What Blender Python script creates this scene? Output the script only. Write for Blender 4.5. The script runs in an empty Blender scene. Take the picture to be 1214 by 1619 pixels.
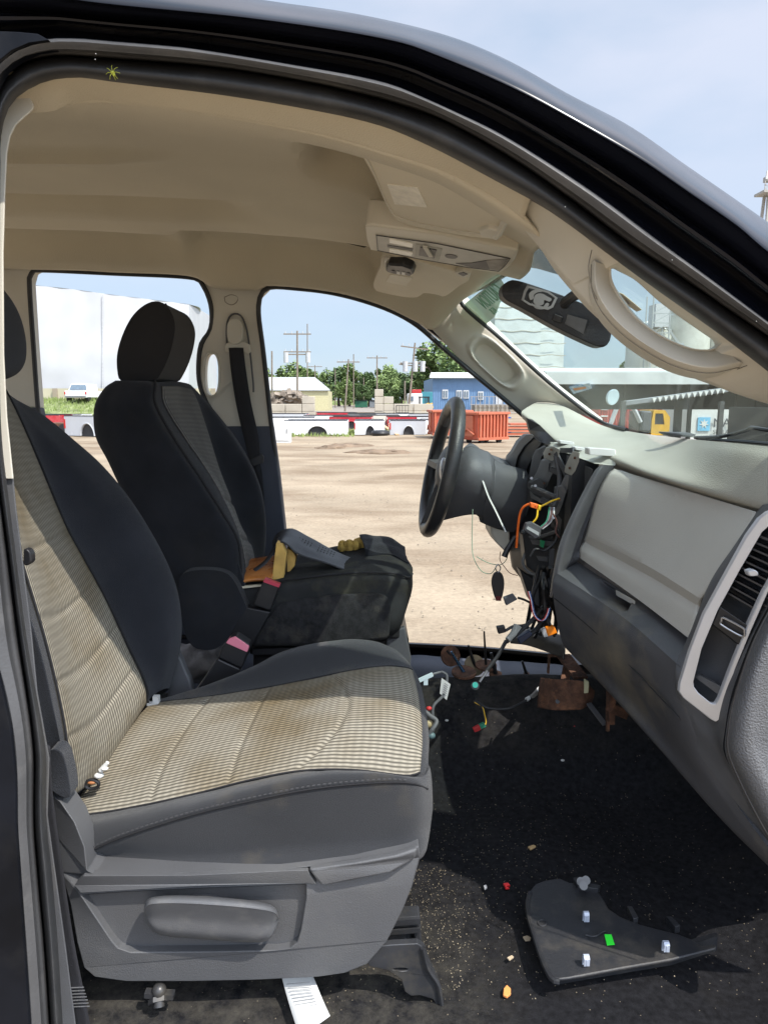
import bpy, bmesh, math, random
from mathutils import Vector, Matrix, noise
from mathutils.geometry import tessellate_polygon
random.seed(7)
SC = bpy.context.scene
R = math.radians
# ------------------------------------------------------------------ camera
CAM = Vector((0, 0, 1.6)); FPX = 1123.0; YAW = R(-1.5); PITCH = R(9.0)
cd = bpy.data.cameras.new('camera'); cam = bpy.data.objects.new('camera', cd)
SC.collection.objects.link(cam); SC.camera = cam
cam.location = CAM; cam.rotation_euler = (R(90) - PITCH, 0, YAW)
cd.sensor_fit = 'VERTICAL'; cd.sensor_height = 36; cd.lens = 36 * FPX / 1619
cd.clip_start = 0.05; cd.clip_end = 3000
# ------------------------------------------------------------------ light
SUN = Vector((0.50, -0.46, 1.0)).normalized()
w = bpy.data.worlds.new('World'); SC.world = w; w.use_nodes = True
nt = w.node_tree; nt.nodes.clear()
wo = nt.nodes.new('ShaderNodeOutputWorld'); bg = nt.nodes.new('ShaderNodeBackground')
sky = nt.nodes.new('ShaderNodeTexSky'); sky.sky_type = 'NISHITA'; sky.sun_disc = False
sky.sun_elevation = math.asin(SUN.z); sky.sun_rotation = math.atan2(SUN.x, SUN.y)
sky.air_density = 1.0; sky.dust_density = 0.5; sky.ozone_density = 2.0
tc = nt.nodes.new('ShaderNodeTexCoord'); mp = nt.nodes.new('ShaderNodeMapping')
mp.inputs['Scale'].default_value = (1.0, 1.0, 2.6)
nz = nt.nodes.new('ShaderNodeTexNoise'); nz.inputs['Scale'].default_value = 1.7
nz.inputs['Detail'].default_value = 7; nz.inputs['Roughness'].default_value = 0.5
rp = nt.nodes.new('ShaderNodeValToRGB'); rp.color_ramp.elements[0].position = 0.34; rp.color_ramp.elements[1].position = 0.60
rp.color_ramp.elements[0].color = (0.0,)*3 + (1,); rp.color_ramp.elements[1].color = (1.0,)*3 + (1,)
mx = nt.nodes.new('ShaderNodeMix'); mx.data_type = 'RGBA'
L = nt.links.new
# thin hazy cloud: blue-grey low down, paler overhead, brighter towards the sun
sx = nt.nodes.new('ShaderNodeSeparateXYZ'); L(tc.outputs['Generated'], sx.inputs[0])
zr_ = nt.nodes.new('ShaderNodeMapRange'); zr_.inputs[1].default_value = 0.0; zr_.inputs[2].default_value = 0.5; L(sx.outputs[2], zr_.inputs[0])
c1_ = nt.nodes.new('ShaderNodeMix'); c1_.data_type = 'RGBA'; c1_.inputs[6].default_value = (2.1, 2.8, 3.65, 1); c1_.inputs[7].default_value = (2.75, 3.05, 3.85, 1); c1_.inputs[7].default_value = (3.9, 4.0, 4.5, 1)
cw_ = nt.nodes.new('ShaderNodeMath'); cw_.operation = 'MULTIPLY'; cw_.use_clamp = True
zb_ = nt.nodes.new('ShaderNodeMath'); zb_.operation = 'MULTIPLY_ADD'; zb_.inputs[1].default_value = 0.85; zb_.inputs[2].default_value = 0.18; L(zr_.outputs[0], zb_.inputs[0])
L(rp.outputs[0], cw_.inputs[0]); L(zb_.outputs[0], cw_.inputs[1]); L(cw_.outputs[0], c1_.inputs[0])
dt = nt.nodes.new('ShaderNodeVectorMath'); dt.operation = 'DOT_PRODUCT'; dt.inputs[1].default_value = SUN; L(tc.outputs['Generated'], dt.inputs[0])
dr_ = nt.nodes.new('ShaderNodeMapRange'); dr_.inputs[1].default_value = 0.25; dr_.inputs[2].default_value = 0.98; dr_.inputs[3].default_value = 1.0; dr_.inputs[4].default_value = 4.2; L(dt.outputs['Value'], dr_.inputs[0])
c2_ = nt.nodes.new('ShaderNodeVectorMath'); c2_.operation = 'SCALE'; L(c1_.outputs[2], c2_.inputs[0]); L(dr_.outputs[0], c2_.inputs[3])
L(c2_.outputs[0], mx.inputs[7])
L(tc.outputs['Generated'], mp.inputs[0]); L(mp.outputs[0], nz.inputs['Vector']); L(nz.outputs[0], rp.inputs[0])
mx.inputs[0].default_value = 0.82; L(sky.outputs[0], mx.inputs[6]); L(mx.outputs[2], bg.inputs[0])
bg.inputs[1].default_value = 0.13; L(bg.outputs[0], wo.inputs[0])
sl = bpy.data.lights.new('sun', 'SUN'); sl.energy = 3.3; sl.angle = R(0.55); sl.color = (1.0, 0.95, 0.87)
so = bpy.data.objects.new('sun', sl); SC.collection.objects.link(so)
so.rotation_euler = SUN.to_track_quat('Z', 'Y').to_euler(); so.location = SUN * 30
SC.view_settings.view_transform = 'Standard'; SC.view_settings.look = 'None'
SC.view_settings.exposure = 0.80; SC.view_settings.gamma = 1.0
SC.render.engine = 'CYCLES'
SC.cycles.max_bounces = 8; SC.cycles.diffuse_bounces = 5; SC.cycles.glossy_bounces = 4
SC.cycles.transparent_max_bounces = 12; SC.cycles.use_denoising = True
SC.cycles.sample_clamp_indirect = 8

# ------------------------------------------------------------------ pixel -> place
RM = cam.rotation_euler.to_matrix()
def ray(x, y):
    return RM @ Vector(((x - 607) / FPX, -(y - 809.5) / FPX, -1))
def P(x, y, d):
    r = ray(x, y); return CAM + r * (d / r.y)
def G(x, y, z=0.0):
    r = ray(x, y); return CAM + r * ((z - CAM.z) / r.z)
def PX(p):   # place -> pixel
    v = RM.transposed() @ (Vector(p) - CAM)
    return 607 + FPX * v.x / -v.z, 809.5 - FPX * v.y / -v.z

# ------------------------------------------------------------------ materials
MATS = {}
def srgb(r, g, b):
    f = lambda c: (c / 255 / 12.92) if c <= 10 else ((c / 255 + 0.055) / 1.055) ** 2.4
    return (f(r), f(g), f(b), 1)
def mat(name, col, rough=0.6, metal=0.0, var=0.12, vscale=6.0, bump=0.0, bscale=400.0, dirt=None, dirt_amt=0.35,
        dscale=3.0, coat=0.0, spec=0.5, col2=None, alpha=1.0, emit=None, tex='Object', sheen=0.0, detail=3.0):
    if name in MATS: return MATS[name]
    m = bpy.data.materials.new(name); m.use_nodes = True; MATS[name] = m
    t = m.node_tree; n = t.nodes; l = t.links.new; b = n['Principled BSDF']
    c = col if len(col) == 4 else tuple(col) + (1,)
    tcn = n.new('ShaderNodeTexCoord')
    def noi(scale, det=detail, rg=0.55):
        q = n.new('ShaderNodeTexNoise'); q.inputs['Scale'].default_value = scale; q.inputs['Detail'].default_value = det
        q.inputs['Roughness'].default_value = rg; l(tcn.outputs[tex], q.inputs['Vector']); return q
    def mix(fac, a, b_, blend='MIX'):
        q = n.new('ShaderNodeMix'); q.data_type = 'RGBA'; q.blend_type = blend
        if isinstance(fac, float): q.inputs[0].default_value = fac
        else: l(fac, q.inputs[0])
        for i, v in ((6, a), (7, b_)):
            if isinstance(v, tuple): q.inputs[i].default_value = v
            else: l(v, q.inputs[i])
        return q.outputs[2]
    def ramp(src, a, b_):
        q = n.new('ShaderNodeMapRange'); q.inputs[1].default_value = a; q.inputs[2].default_value = b_; l(src, q.inputs[0]); return q.outputs[0]
    lo = tuple(v * (1 - var) for v in c[:3]) + (1,); hi = col2 if col2 else tuple(min(1, v * (1 + var)) for v in c[:3]) + (1,)
    nz_ = noi(vscale); out = mix(ramp(nz_.outputs[0], 0.3, 0.7), lo, hi)
    if dirt:
        dn = noi(dscale, 6, 0.65); out = mix(ramp(dn.outputs[0], 0.52, 0.52 + dirt_amt), out, dirt)
    l(out, b.inputs['Base Color'])
    rn = noi(vscale * 3.1); rr = n.new('ShaderNodeMapRange'); l(rn.outputs[0], rr.inputs[0])
    rr.inputs[3].default_value = max(0.02, rough - 0.1); rr.inputs[4].default_value = min(1, rough + 0.1); l(rr.outputs[0], b.inputs['Roughness'])
    b.inputs['Metallic'].default_value = metal; b.inputs['Specular IOR Level'].default_value = spec
    b.inputs['Coat Weight'].default_value = coat; b.inputs['Coat Roughness'].default_value = 0.03
    b.inputs['Sheen Weight'].default_value = sheen
    if bump:
        bn = noi(bscale, 2); bp = n.new('ShaderNodeBump'); bp.inputs['Strength'].default_value = bump
        bp.inputs['Distance'].default_value = 0.004; l(bn.outputs[0], bp.inputs['Height']); l(bp.outputs[0], b.inputs['Normal'])
    if emit: b.inputs['Emission Color'].default_value = emit; b.inputs['Emission Strength'].default_value = 1
    if alpha < 1: b.inputs['Alpha'].default_value = alpha
    return m

# ------------------------------------------------------------------ objects
def link(o): SC.collection.objects.link(o); return o
def thing(name, label, cat, loc=(0, 0, 0), rz=0.0, group=None):
    o = link(bpy.data.objects.new(name, None)); o.empty_display_size = 0.1
    o.location = loc; o.rotation_euler = (0, 0, rz); o['label'] = label; o['category'] = cat
    if group: o['group'] = group
    return o
def tag(o, label=None, cat=None, group=None, kind=None):
    for k, v in (('label', label), ('category', cat), ('group', group), ('kind', kind)):
        if v: o[k] = v
    return o
def world_of(o):
    m = Matrix.Identity(4)
    while o is not None:
        m = Matrix.LocRotScale(o.location, o.rotation_euler, o.scale) @ m if o.parent is None else o.matrix_parent_inverse @ Matrix.LocRotScale(o.location, o.rotation_euler, o.scale) @ m
        o = o.parent
    return m
def put(o, parent, local=False):
    """child of parent; its mesh is in world space unless local"""
    if parent is not None:
        o.parent = parent
        if not local: o.matrix_parent_inverse = world_of(parent).inverted()
    return o
def finish(name, bm, m, parent=None, local=False, smooth=35, bevel=0, sub=0, solid=0, seg=2, recalc=True, origin=None):
    if recalc: bmesh.ops.recalc_face_normals(bm, faces=bm.faces)
    for f in bm.faces: f.smooth = True
    th = R(smooth)
    for e in bm.edges:
        if len(e.link_faces) == 2 and e.calc_face_angle(0) > th: e.smooth = False
    if not bm.loops.layers.uv: bm.loops.layers.uv.new('UVMap')
    me = bpy.data.meshes.new(name); 
    if origin is not None: bmesh.ops.translate(bm, verts=bm.verts, vec=-Vector(origin))
    bm.to_mesh(me); bm.free()
    for q in (m if isinstance(m, (list, tuple)) else [m]): me.materials.append(q)
    o = link(bpy.data.objects.new(name, me))
    if origin is not None: o.location = origin
    if solid:
        s = o.modifiers.new('solid', 'SOLIDIFY'); s.thickness = solid; s.offset = -1
    if bevel:
        s = o.modifiers.new('bevel', 'BEVEL'); s.width = bevel; s.segments = seg; s.limit_method = 'ANGLE'; s.angle_limit = R(30)
        s.harden_normals = False
        wn = o.modifiers.new('weighted', 'WEIGHTED_NORMAL'); wn.keep_sharp = True; wn.weight = 80
    if sub:
        s = o.modifiers.new('sub', 'SUBSURF'); s.levels = sub; s.render_levels = sub
    put(o, parent, local)
    return o
def cr(p0, p1, p2, p3, t):
    return 0.5 * ((2 * p1) + (p2 - p0) * t + (2 * p0 - 5 * p1 + 4 * p2 - p3) * t * t + (3 * p1 - p0 - 3 * p2 + p3) * t * t * t)
def spline(pts, n, closed=False, k=10):
    pts = [Vector(p) for p in pts]; m = len(pts)
    if m < 2: return [pts[0].copy() for _ in range(n)]
    dense = []; segs = m if closed else m - 1
    for i in range(segs):
        if closed: a, b, c, d = pts[(i - 1) % m], pts[i], pts[(i + 1) % m], pts[(i + 2) % m]
        else:
            b, c = pts[i], pts[i + 1]; a = pts[i - 1] if i else b * 2 - c; d = pts[i + 2] if i + 2 < m else c * 2 - b
        for j in range(k): dense.append(cr(a, b, c, d, j / k))
    dense.append(pts[0].copy() if closed else pts[-1].copy())
    L_ = [0.0]
    for i in range(1, len(dense)): L_.append(L_[-1] + (dense[i] - dense[i - 1]).length)
    out = []; tot = L_[-1]; i = 0; cnt = n if not closed else n + 1
    for q in range(cnt):
        s = tot * q / (cnt - 1)
        while i < len(L_) - 2 and L_[i + 1] < s: i += 1
        dl = L_[i + 1] - L_[i]; out.append(dense[i].lerp(dense[i + 1], (s - L_[i]) / dl if dl > 1e-9 else 0))
    return out[:n]
def cols(rows, nv, sharp=(), closed=False):
    """catmull-rom across rows with uniform parameter"""
    n = len(rows); out = []; segs = n if closed else n - 1
    for i in range(segs):
        i0, i1, i2, i3 = i - 1, i, i + 1, i + 2
        for j in range(nv):
            t = j / nv; r = []
            for q in range(len(rows[0])):
                b, c = rows[i1 % n][q], rows[i2 % n][q]
                a = rows[i0 % n][q] if (closed or i0 >= 0) and i1 not in sharp else b * 2 - c
                d = rows[i3 % n][q] if (closed or i3 < n) and (i2 % n) not in sharp else c * 2 - b
                r.append(cr(a, b, c, d, t))
            out.append(r)
    if not closed: out.append([p.copy() for p in rows[-1]])
    return out
def surf(name, rows, m, parent=None, nu=40, nv=5, px=True, closed=False, cap=False, sharp=(), disp=None, mfun=None, **kw):
    rr = []
    for r in rows:
        pts = [P(*p) for p in r] if px else [Vector(p) for p in r]
        rr.append(spline(pts, nu))
    g = cols(rr, nv, sharp, closed)
    bm = bmesh.new(); uvl = bm.loops.layers.uv.new('UVMap')
    vs = []
    for i, r in enumerate(g):
        vr = []
        for j, p in enumerate(r):
            if disp: p = disp(p, j / (nu - 1), i / (len(g) - 1))
            vr.append(bm.verts.new(p))
        vs.append(vr)
    ulen = sum((g[len(g)//2][j+1] - g[len(g)//2][j]).length for j in range(nu-1)); mid = nu//2
    vacc = [0]
    for i in range(1, len(g)): vacc.append(vacc[-1] + (g[i][mid] - g[i-1][mid]).length)
    N = len(g)
    for i in range(N if closed else N - 1):
        i2 = (i + 1) % N
        for j in range(nu - 1):
            try: f = bm.faces.new((vs[i][j], vs[i][j+1], vs[i2][j+1], vs[i2][j]))
            except ValueError: continue
            va, vb = vacc[i], vacc[i2] if i2 else vacc[-1] + 0.01
            for lp, (a, b) in zip(f.loops, ((j, va), (j+1, va), (j+1, vb), (j, vb))): lp[uvl].uv = (a / (nu-1) * ulen, b)
            if mfun: f.material_index = mfun(j / (nu-1), i / nv)
    if cap:
        for j in (0, nu - 1):
            try: bm.faces.new([vs[i][j] for i in range(N)])
            except ValueError: pass
    return finish(name, bm, m, parent, **kw)

class MB:
    """collects simple solids into one bmesh"""
    def __init__(s): s.bm = bmesh.new()
    def box(s, c, size, rot=None, taper=None):
        M = Matrix.Translation(Vector(c)) @ (rot.to_4x4() if rot is not None else Matrix.Identity(4))
        v = []
        for z in (-.5, .5):
            k = 1 if (taper is None or z < 0) else taper
            for x, y in ((-.5, -.5), (.5, -.5), (.5, .5), (-.5, .5)): v.append(s.bm.verts.new(M @ Vector((x*size[0]*k, y*size[1]*k, z*size[2]))))
        for f in ((3,2,1,0),(4,5,6,7),(0,1,5,4),(1,2,6,5),(2,3,7,6),(3,0,4,7)): s.bm.faces.new([v[i] for i in f])
        return s
    def bar(s, a, b, w_, h_, up=(0, 0, 1)):
        a, b = Vector(a), Vector(b); z = (b - a); l_ = z.length; z.normalize(); u = Vector(up)
        if abs(z.dot(u)) > .95: u = Vector((1, 0, 0))
        x = u.cross(z).normalized(); y = z.cross(x)
        rot = Matrix((x, y, z)).transposed(); return s.box((a + b) / 2, (w_, h_, l_), rot)
    def tube(s, path, r, n=8, k=None, cap=True, flat=1.0):
        pts = [Vector(p) for p in path]
        if k and len(pts) > 2: pts = spline(pts, k)
        rings = []; up = Vector((0, 0, 1)); prev = None
        for i, p in enumerate(pts):
            t = (pts[min(i+1, len(pts)-1)] - pts[max(i-1, 0)]).normalized()
            if prev is None:
                x = up.cross(t)
                if x.length < .1: x = Vector((1, 0, 0)).cross(t)
                x.normalize()
            else: x = (prev - t * prev.dot(t)).normalized()
            prev = x; y = t.cross(x)
            rr = r(i / max(1, len(pts)-1)) if callable(r) else r
            rings.append([s.bm.verts.new(p + (x * math.cos(a) + y * math.sin(a) * flat) * rr) for a in (2*math.pi*q/n for q in range(n))])
        for i in range(len(rings)-1):
            for q in range(n): s.bm.faces.new((rings[i][q], rings[i][(q+1)%n], rings[i+1][(q+1)%n], rings[i+1][q]))
        if cap: s.bm.faces.new(rings[0][::-1]); s.bm.faces.new(rings[-1])
        return s
    def cyl(s, a, b, r0, r1=None, n=16):
        r1 = r0 if r1 is None else r1
        return s.tube([a, b], lambda t: r0 + (r1 - r0) * t, n)
    def ball(s, c, rad, rot=None, nu=12, nv=8):
        c = Vector(c); rad = (rad,)*3 if isinstance(rad, (int, float)) else rad
        rows = []
        for i in range(1, nv):
            th = math.pi * i / nv; row = []
            for j in range(nu):
                ph = 2*math.pi*j/nu; v = Vector((rad[0]*math.sin(th)*math.cos(ph), rad[1]*math.sin(th)*math.sin(ph), rad[2]*math.cos(th)))
                if rot is not None: v = rot @ v
                row.append(s.bm.verts.new(c + v))
            rows.append(row)
        t = Vector((0,0,rad[2])); 
        if rot is not None: t = rot @ t
        a, b = s.bm.verts.new(c + t), s.bm.verts.new(c - t)
        for i in range(len(rows)-1):
            for j in range(nu): s.bm.faces.new((rows[i][j], rows[i+1][j], rows[i+1][(j+1)%nu], rows[i][(j+1)%nu]))
        for j in range(nu): s.bm.faces.new((a, rows[0][j], rows[0][(j+1)%nu])); s.bm.faces.new((b, rows[-1][(j+1)%nu], rows[-1][j]))
        return s
    def prism(s, loop, vec, holes=()):
        """solid between a planar-ish loop (with holes) and its copy moved by vec"""
        vec = Vector(vec); loops = [[Vector(p) for p in l_] for l_ in (loop, *holes)]
        flat = [p for l_ in loops for p in l_]
        tri = tessellate_polygon(loops)
        A = [s.bm.verts.new(p) for p in flat]; B = [s.bm.verts.new(p + vec) for p in flat]
        fa = []
        for t in tri:
            try: fa.append(s.bm.faces.new([A[i] for i in t])); fa.append(s.bm.faces.new([B[i] for i in reversed(t)]))
            except ValueError: pass
        k = 0
        for l_ in loops:
            n = len(l_)
            for i in range(n):
                try: s.bm.faces.new((A[k+i], A[k+(i+1)%n], B[k+(i+1)%n], B[k+i]))
                except ValueError: pass
            k += n
        return s
    def build(s, name, m, parent=None, **kw): return finish(name, s.bm, m, parent, **kw)

def slab(name, px_loop, t, m, parent=None, holes=(), curve=0, vec=None, mb=None, **kw):
    """loop of (px, py, depth) points -> a panel with real thickness t away from the camera"""
    f = lambda lp: [P(*p) for p in lp]
    lo = f(px_loop); ho = [f(h) for h in holes]
    if curve: lo = spline(lo, curve, closed=True)
    b = mb or MB(); b.prism(lo, Vector(vec) if vec else Vector((0, t, 0)), ho)
    return b if mb else b.build(name, m, parent, **kw)
def ell(cx, cy, rx, ry, d, n=20, rot=0, pw=2.0):
    o = []
    for i in range(n):
        a = 2*math.pi*i/n; c, s_ = math.cos(a), math.sin(a)
        x = rx * math.copysign(abs(c)**(2/pw), c); y = ry * math.copysign(abs(s_)**(2/pw), s_)
        o.append((cx + x*math.cos(rot) - y*math.sin(rot), cy + x*math.sin(rot) + y*math.cos(rot), d))
    return o
def plane(a, b, c):
    """f(x, y, off): where the line of sight meets the plane through a, b, c moved off metres towards the camera"""
    n_ = (b - a).cross(c - a).normalized()
    if n_.dot(CAM - a) < 0: n_ = -n_
    def f(x, y, off=0.0):
        r_ = ray(x, y); return CAM + r_ * ((a + n_*off - CAM).dot(n_) / r_.dot(n_))
    f.n = n_; return f
def plate(name, f, pts, off, t, m, parent, **kw):
    b = MB(); b.prism([f(x, y, off) for x, y in pts], f.n * -t); return b.build(name, m, parent, **kw)
def copy_tree(o, loc, rz=None, label=None):
    kids = [c for c in bpy.data.objects if c.parent is o]
    r = o.copy(); SC.collection.objects.link(r); r.location = loc
    if rz is not None: r.rotation_euler = (0, 0, rz)
    if label: r['label'] = label
    for ch in kids:
        c = ch.copy(); SC.collection.objects.link(c); c.parent = r
        for g in [q for q in bpy.data.objects if q.parent is ch]:
            d = g.copy(); SC.collection.objects.link(d); d.parent = c
    return r
# ================================================================== materials of the cab
M_paint = mat('black_paint', (0.006, 0.007, 0.012), 0.2, coat=0.08, var=0.3, spec=0.22, dirt=(0.014, 0.014, 0.015, 1), dirt_amt=0.9, dscale=4)
M_seal = mat('rubber_seal', (0.028, 0.029, 0.031), 0.55, var=0.25, bump=0.15, bscale=300, dirt=(0.075, 0.073, 0.07, 1), dscale=9)
M_sealg = mat('dusty_rubber', (0.062, 0.062, 0.064), 0.5, var=0.25, bump=0.12, bscale=250, dirt=(0.13, 0.125, 0.12, 1), dscale=11)
M_beige = mat('beige_plastic', (0.585, 0.55, 0.465), 0.55, var=0.05, bump=0.10, bscale=500, dirt=(0.50, 0.44, 0.34, 1), dirt_amt=0.6, dscale=4)
M_head = mat('headliner_cloth', (0.575, 0.51, 0.385), 0.95, var=0.09, vscale=2.2, bump=0.35, bscale=500, spec=0.1, sheen=0.2)
M_dkplas = mat('charcoal_plastic', (0.082, 0.084, 0.090), 0.5, var=0.15, bump=0.25, bscale=700, dirt=(0.15, 0.135, 0.11, 1), dirt_amt=0.5, dscale=5)
M_grplas = mat('grey_plastic', (0.12, 0.122, 0.128), 0.5, var=0.1, bump=0.4, bscale=420, dirt=(0.2, 0.185, 0.16, 1), dirt_amt=0.6, dscale=5)
M_black = mat('black_plastic', (0.014, 0.014, 0.016), 0.45, var=0.2, dirt=(0.05, 0.047, 0.04, 1), dirt_amt=0.7, dscale=14)
M_navy = mat('dark_blue_plastic', (0.045, 0.052, 0.072), 0.6, var=0.1, bump=0.2)
M_metal = mat('bare_metal', (0.35, 0.35, 0.36), 0.4, metal=0.9, var=0.2)
M_pale = mat('pale_plastic', (0.62, 0.62, 0.6), 0.45, var=0.05)
M_silver = mat('silver_bezel', (0.62, 0.63, 0.66), 0.38, metal=0.55, var=0.04)
M_rust = mat('rusty_steel', (0.095, 0.045, 0.026), 0.9, var=0.5, vscale=45, bump=0.8, bscale=160, dirt=(0.22, 0.10, 0.05, 1), dirt_amt=0.2, dscale=38)
M_white = mat('white_tag', (0.58, 0.58, 0.56), 0.6, var=0.06)

def carpet_mat():
    m = mat('carpet', (0.016, 0.016, 0.018), 1.0, var=0.4, vscale=90, bump=0.9, bscale=900, spec=0.1, dirt=(0.034, 0.031, 0.027, 1), dirt_amt=0.5, dscale=4)
    t = m.node_tree; n = t.nodes; l = t.links.new; b = n['Principled BSDF']
    src = b.inputs['Base Color'].links[0].from_socket
    tcn = n.new('ShaderNodeTexCoord'); v = n.new('ShaderNodeTexVoronoi'); v.inputs['Scale'].default_value = 170; l(tcn.outputs['Object'], v.inputs['Vector'])
    q = n.new('ShaderNodeTexNoise'); q.inputs['Scale'].default_value = 5; q.inputs['Detail'].default_value = 4; l(tcn.outputs['Object'], q.inputs['Vector'])
    ad = n.new('ShaderNodeMath'); ad.operation = 'MULTIPLY'; ad.inputs[1].default_value = 0.30; l(q.outputs[0], ad.inputs[0])
    lt = n.new('ShaderNodeMath'); lt.operation = 'LESS_THAN'; l(v.outputs['Distance'], lt.inputs[0]); l(ad.outputs[0], lt.inputs[1])
    th = n.new('ShaderNodeSeparateColor'); l(v.outputs['Color'], th.inputs[0])
    gt = n.new('ShaderNodeMath'); gt.operation = 'GREATER_THAN'; gt.inputs[1].default_value = 0.93; l(th.outputs[0], gt.inputs[0])
    mu = n.new('ShaderNodeMath'); mu.operation = 'MULTIPLY'; l(lt.outputs[0], mu.inputs[0]); l(gt.outputs[0], mu.inputs[1])
    mxn = n.new('ShaderNodeMix'); mxn.data_type = 'RGBA'; l(mu.outputs[0], mxn.inputs[0]); l(src, mxn.inputs[6]); mxn.inputs[7].default_value = (0.30, 0.25, 0.18, 1)
    # ground-in dust where feet and the seat rail have worn the pile
    sp = n.new('ShaderNodeSeparateXYZ'); l(tcn.outputs['Object'], sp.inputs[0])
    a1 = n.new('ShaderNodeMapRange'); a1.interpolation_type = 'SMOOTHSTEP'; a1.inputs[1].default_value = .30; a1.inputs[2].default_value = .05; l(sp.outputs[0], a1.inputs[0])
    a2 = n.new('ShaderNodeMapRange'); a2.interpolation_type = 'SMOOTHSTEP'; a2.inputs[1].default_value = 1.35; a2.inputs[2].default_value = 1.05; l(sp.outputs[1], a2.inputs[0])
    a3 = n.new('ShaderNodeMath'); a3.operation = 'MULTIPLY'; l(a1.outputs[0], a3.inputs[0]); l(a2.outputs[0], a3.inputs[1])
    a4 = n.new('ShaderNodeMapRange'); a4.interpolation_type = 'SMOOTHSTEP'; a4.inputs[1].default_value = 1.62; a4.inputs[2].default_value = 1.74; a4.inputs[4].default_value = .45; l(sp.outputs[1], a4.inputs[0])
    a5 = n.new('ShaderNodeMath'); a5.operation = 'ADD'; l(a3.outputs[0], a5.inputs[0]); l(a4.outputs[0], a5.inputs[1])
    q2 = n.new('ShaderNodeTexNoise'); q2.inputs['Scale'].default_value = 26; q2.inputs['Detail'].default_value = 8; q2.inputs['Roughness'].default_value = .75; l(tcn.outputs['Object'], q2.inputs['Vector'])
    a6 = n.new('ShaderNodeMapRange'); a6.inputs[1].default_value = .38; a6.inputs[2].default_value = .68; l(q2.outputs[0], a6.inputs[0])
    a7 = n.new('ShaderNodeMath'); a7.operation = 'MULTIPLY'; a7.use_clamp = True; l(a5.outputs[0], a7.inputs[0]); l(a6.outputs[0], a7.inputs[1])
    m3 = n.new('ShaderNodeMix'); m3.data_type = 'RGBA'; l(a7.outputs[0], m3.inputs[0]); l(mxn.outputs[2], m3.inputs[6]); m3.inputs[7].default_value = (.082, .075, .063, 1)
    l(m3.outputs[2], b.inputs['Base Color'])
    return m
M_carpet = carpet_mat()

def glass_mat(name, tint, dust, gloss=0.06):
    m = bpy.data.materials.new(name); m.use_nodes = True; t = m.node_tree; n = t.nodes; l = t.links.new
    n.remove(n['Principled BSDF']); o = n['Material Output']
    tr = n.new('ShaderNodeBsdfTransparent'); tr.inputs[0].default_value = tint
    df = n.new('ShaderNodeBsdfDiffuse'); df.inputs[0].default_value = (0.75, 0.78, 0.76, 1)
    gl = n.new('ShaderNodeBsdfGlossy'); gl.inputs['Roughness'].default_value = 0.03
    tcn = n.new('ShaderNodeTexCoord'); q = n.new('ShaderNodeTexNoise'); q.inputs['Scale'].default_value = 3; q.inputs['Detail'].default_value = 6
    l(tcn.outputs['Object'], q.inputs['Vector']); mr = n.new('ShaderNodeMapRange'); l(q.outputs[0], mr.inputs[0])
    mr.inputs[1].default_value = 0.3; mr.inputs[2].default_value = 0.75; mr.inputs[3].default_value = dust * 0.6; mr.inputs[4].default_value = dust * 1.5
    a = n.new('ShaderNodeMixShader'); l(mr.outputs[0], a.inputs[0]); l(tr.outputs[0], a.inputs[1]); l(df.outputs[0], a.inputs[2])
    c = n.new('ShaderNodeMixShader'); c.inputs[0].default_value = gloss
    l(a.outputs[0], c.inputs[1]); l(gl.outputs[0], c.inputs[2]); l(c.outputs[0], o.inputs[0]); return m
M_glass = glass_mat('windshield_glass', (0.84, 0.95, 0.91, 1), 0.20)

# ================================================================== the cab
truck = thing('pickup_truck', 'black pickup cab with its doors removed, seen through the open passenger doorway', 'truck', (0, 1.6, 0))
def dd(y, o=0.0): return 0.97 - (y - 100) * (0.10 / 1500) + o
def crv(pts, off): return [(x, y, dd(y, off)) for x, y in pts]
C0 = [(103,1700),(99,1619),(90,1478),(80,1363),(72,1286),(73,1237),(72,1183),(57,1095),(41,1000),(23,860),(10,757),(3,690),(0,600),(0,420),(1,260),(5,185),(18,162),(45,141),(80,126),(110,123),(150,126),(200,132),(350,150),(500,175),(607,200),(700,240),(785,285),(869,332),(933,379),(996,426),(1060,472),(1123,516),(1214,585),(1320,670),(1420,760),(1500,850)]
C1 = [(84,1700),(80,1619),(72,1500),(63,1401),(54,1286),(56,1237),(54,1172),(42,1080),(30,1000),(12,860),(-2,757),(-8,690),(-10,600),(-12,420),(-11,260),(-8,160),(2,134),(20,112),(42,98),(65,92),(100,89),(200,95),(350,108),(500,133),(607,159),(700,190),(806,249),(860,286),(912,323),(996,387),(1081,442),(1166,501),(1214,533),(1320,610),(1420,690),(1500,770)]
C3 = [(50,1700),(46,1619),(38,1497),(30,1382),(25,1306),(24,1229),(17,1153),(0,1076),(-20,1000),(-30,860),(-36,757),(-40,690),(-42,600),(-45,420),(-45,260),(-30,150),(-15,115),(0,97),(20,80),(45,68),(75,63),(110,61),(200,68),(300,77),(450,101),(607,131),(700,169),(785,209),(869,260),(954,317),(1039,381),(1123,442),(1214,510),(1320,590),(1420,670),(1500,740)]
def mixc(a, b, t, off):
    A = spline([Vector((x, y, 0)) for x, y in a], 60); B = spline([Vector((x, y, 0)) for x, y in b], 60)
    return [((p.x*(1-t)+q.x*t), (p.y*(1-t)+q.y*t), dd(p.y*(1-t)+q.y*t, off)) for p, q in zip(A, B)]
surf('door_seal', [mixc(C0,C1,-.06,.05), mixc(C0,C1,0.0,.012), mixc(C0,C1,.25,-.012), mixc(C0,C1,.6,-.018), mixc(C0,C1,.9,-.004), mixc(C0,C1,1.0,.02)], M_seal, truck, nu=160, nv=4)
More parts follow.
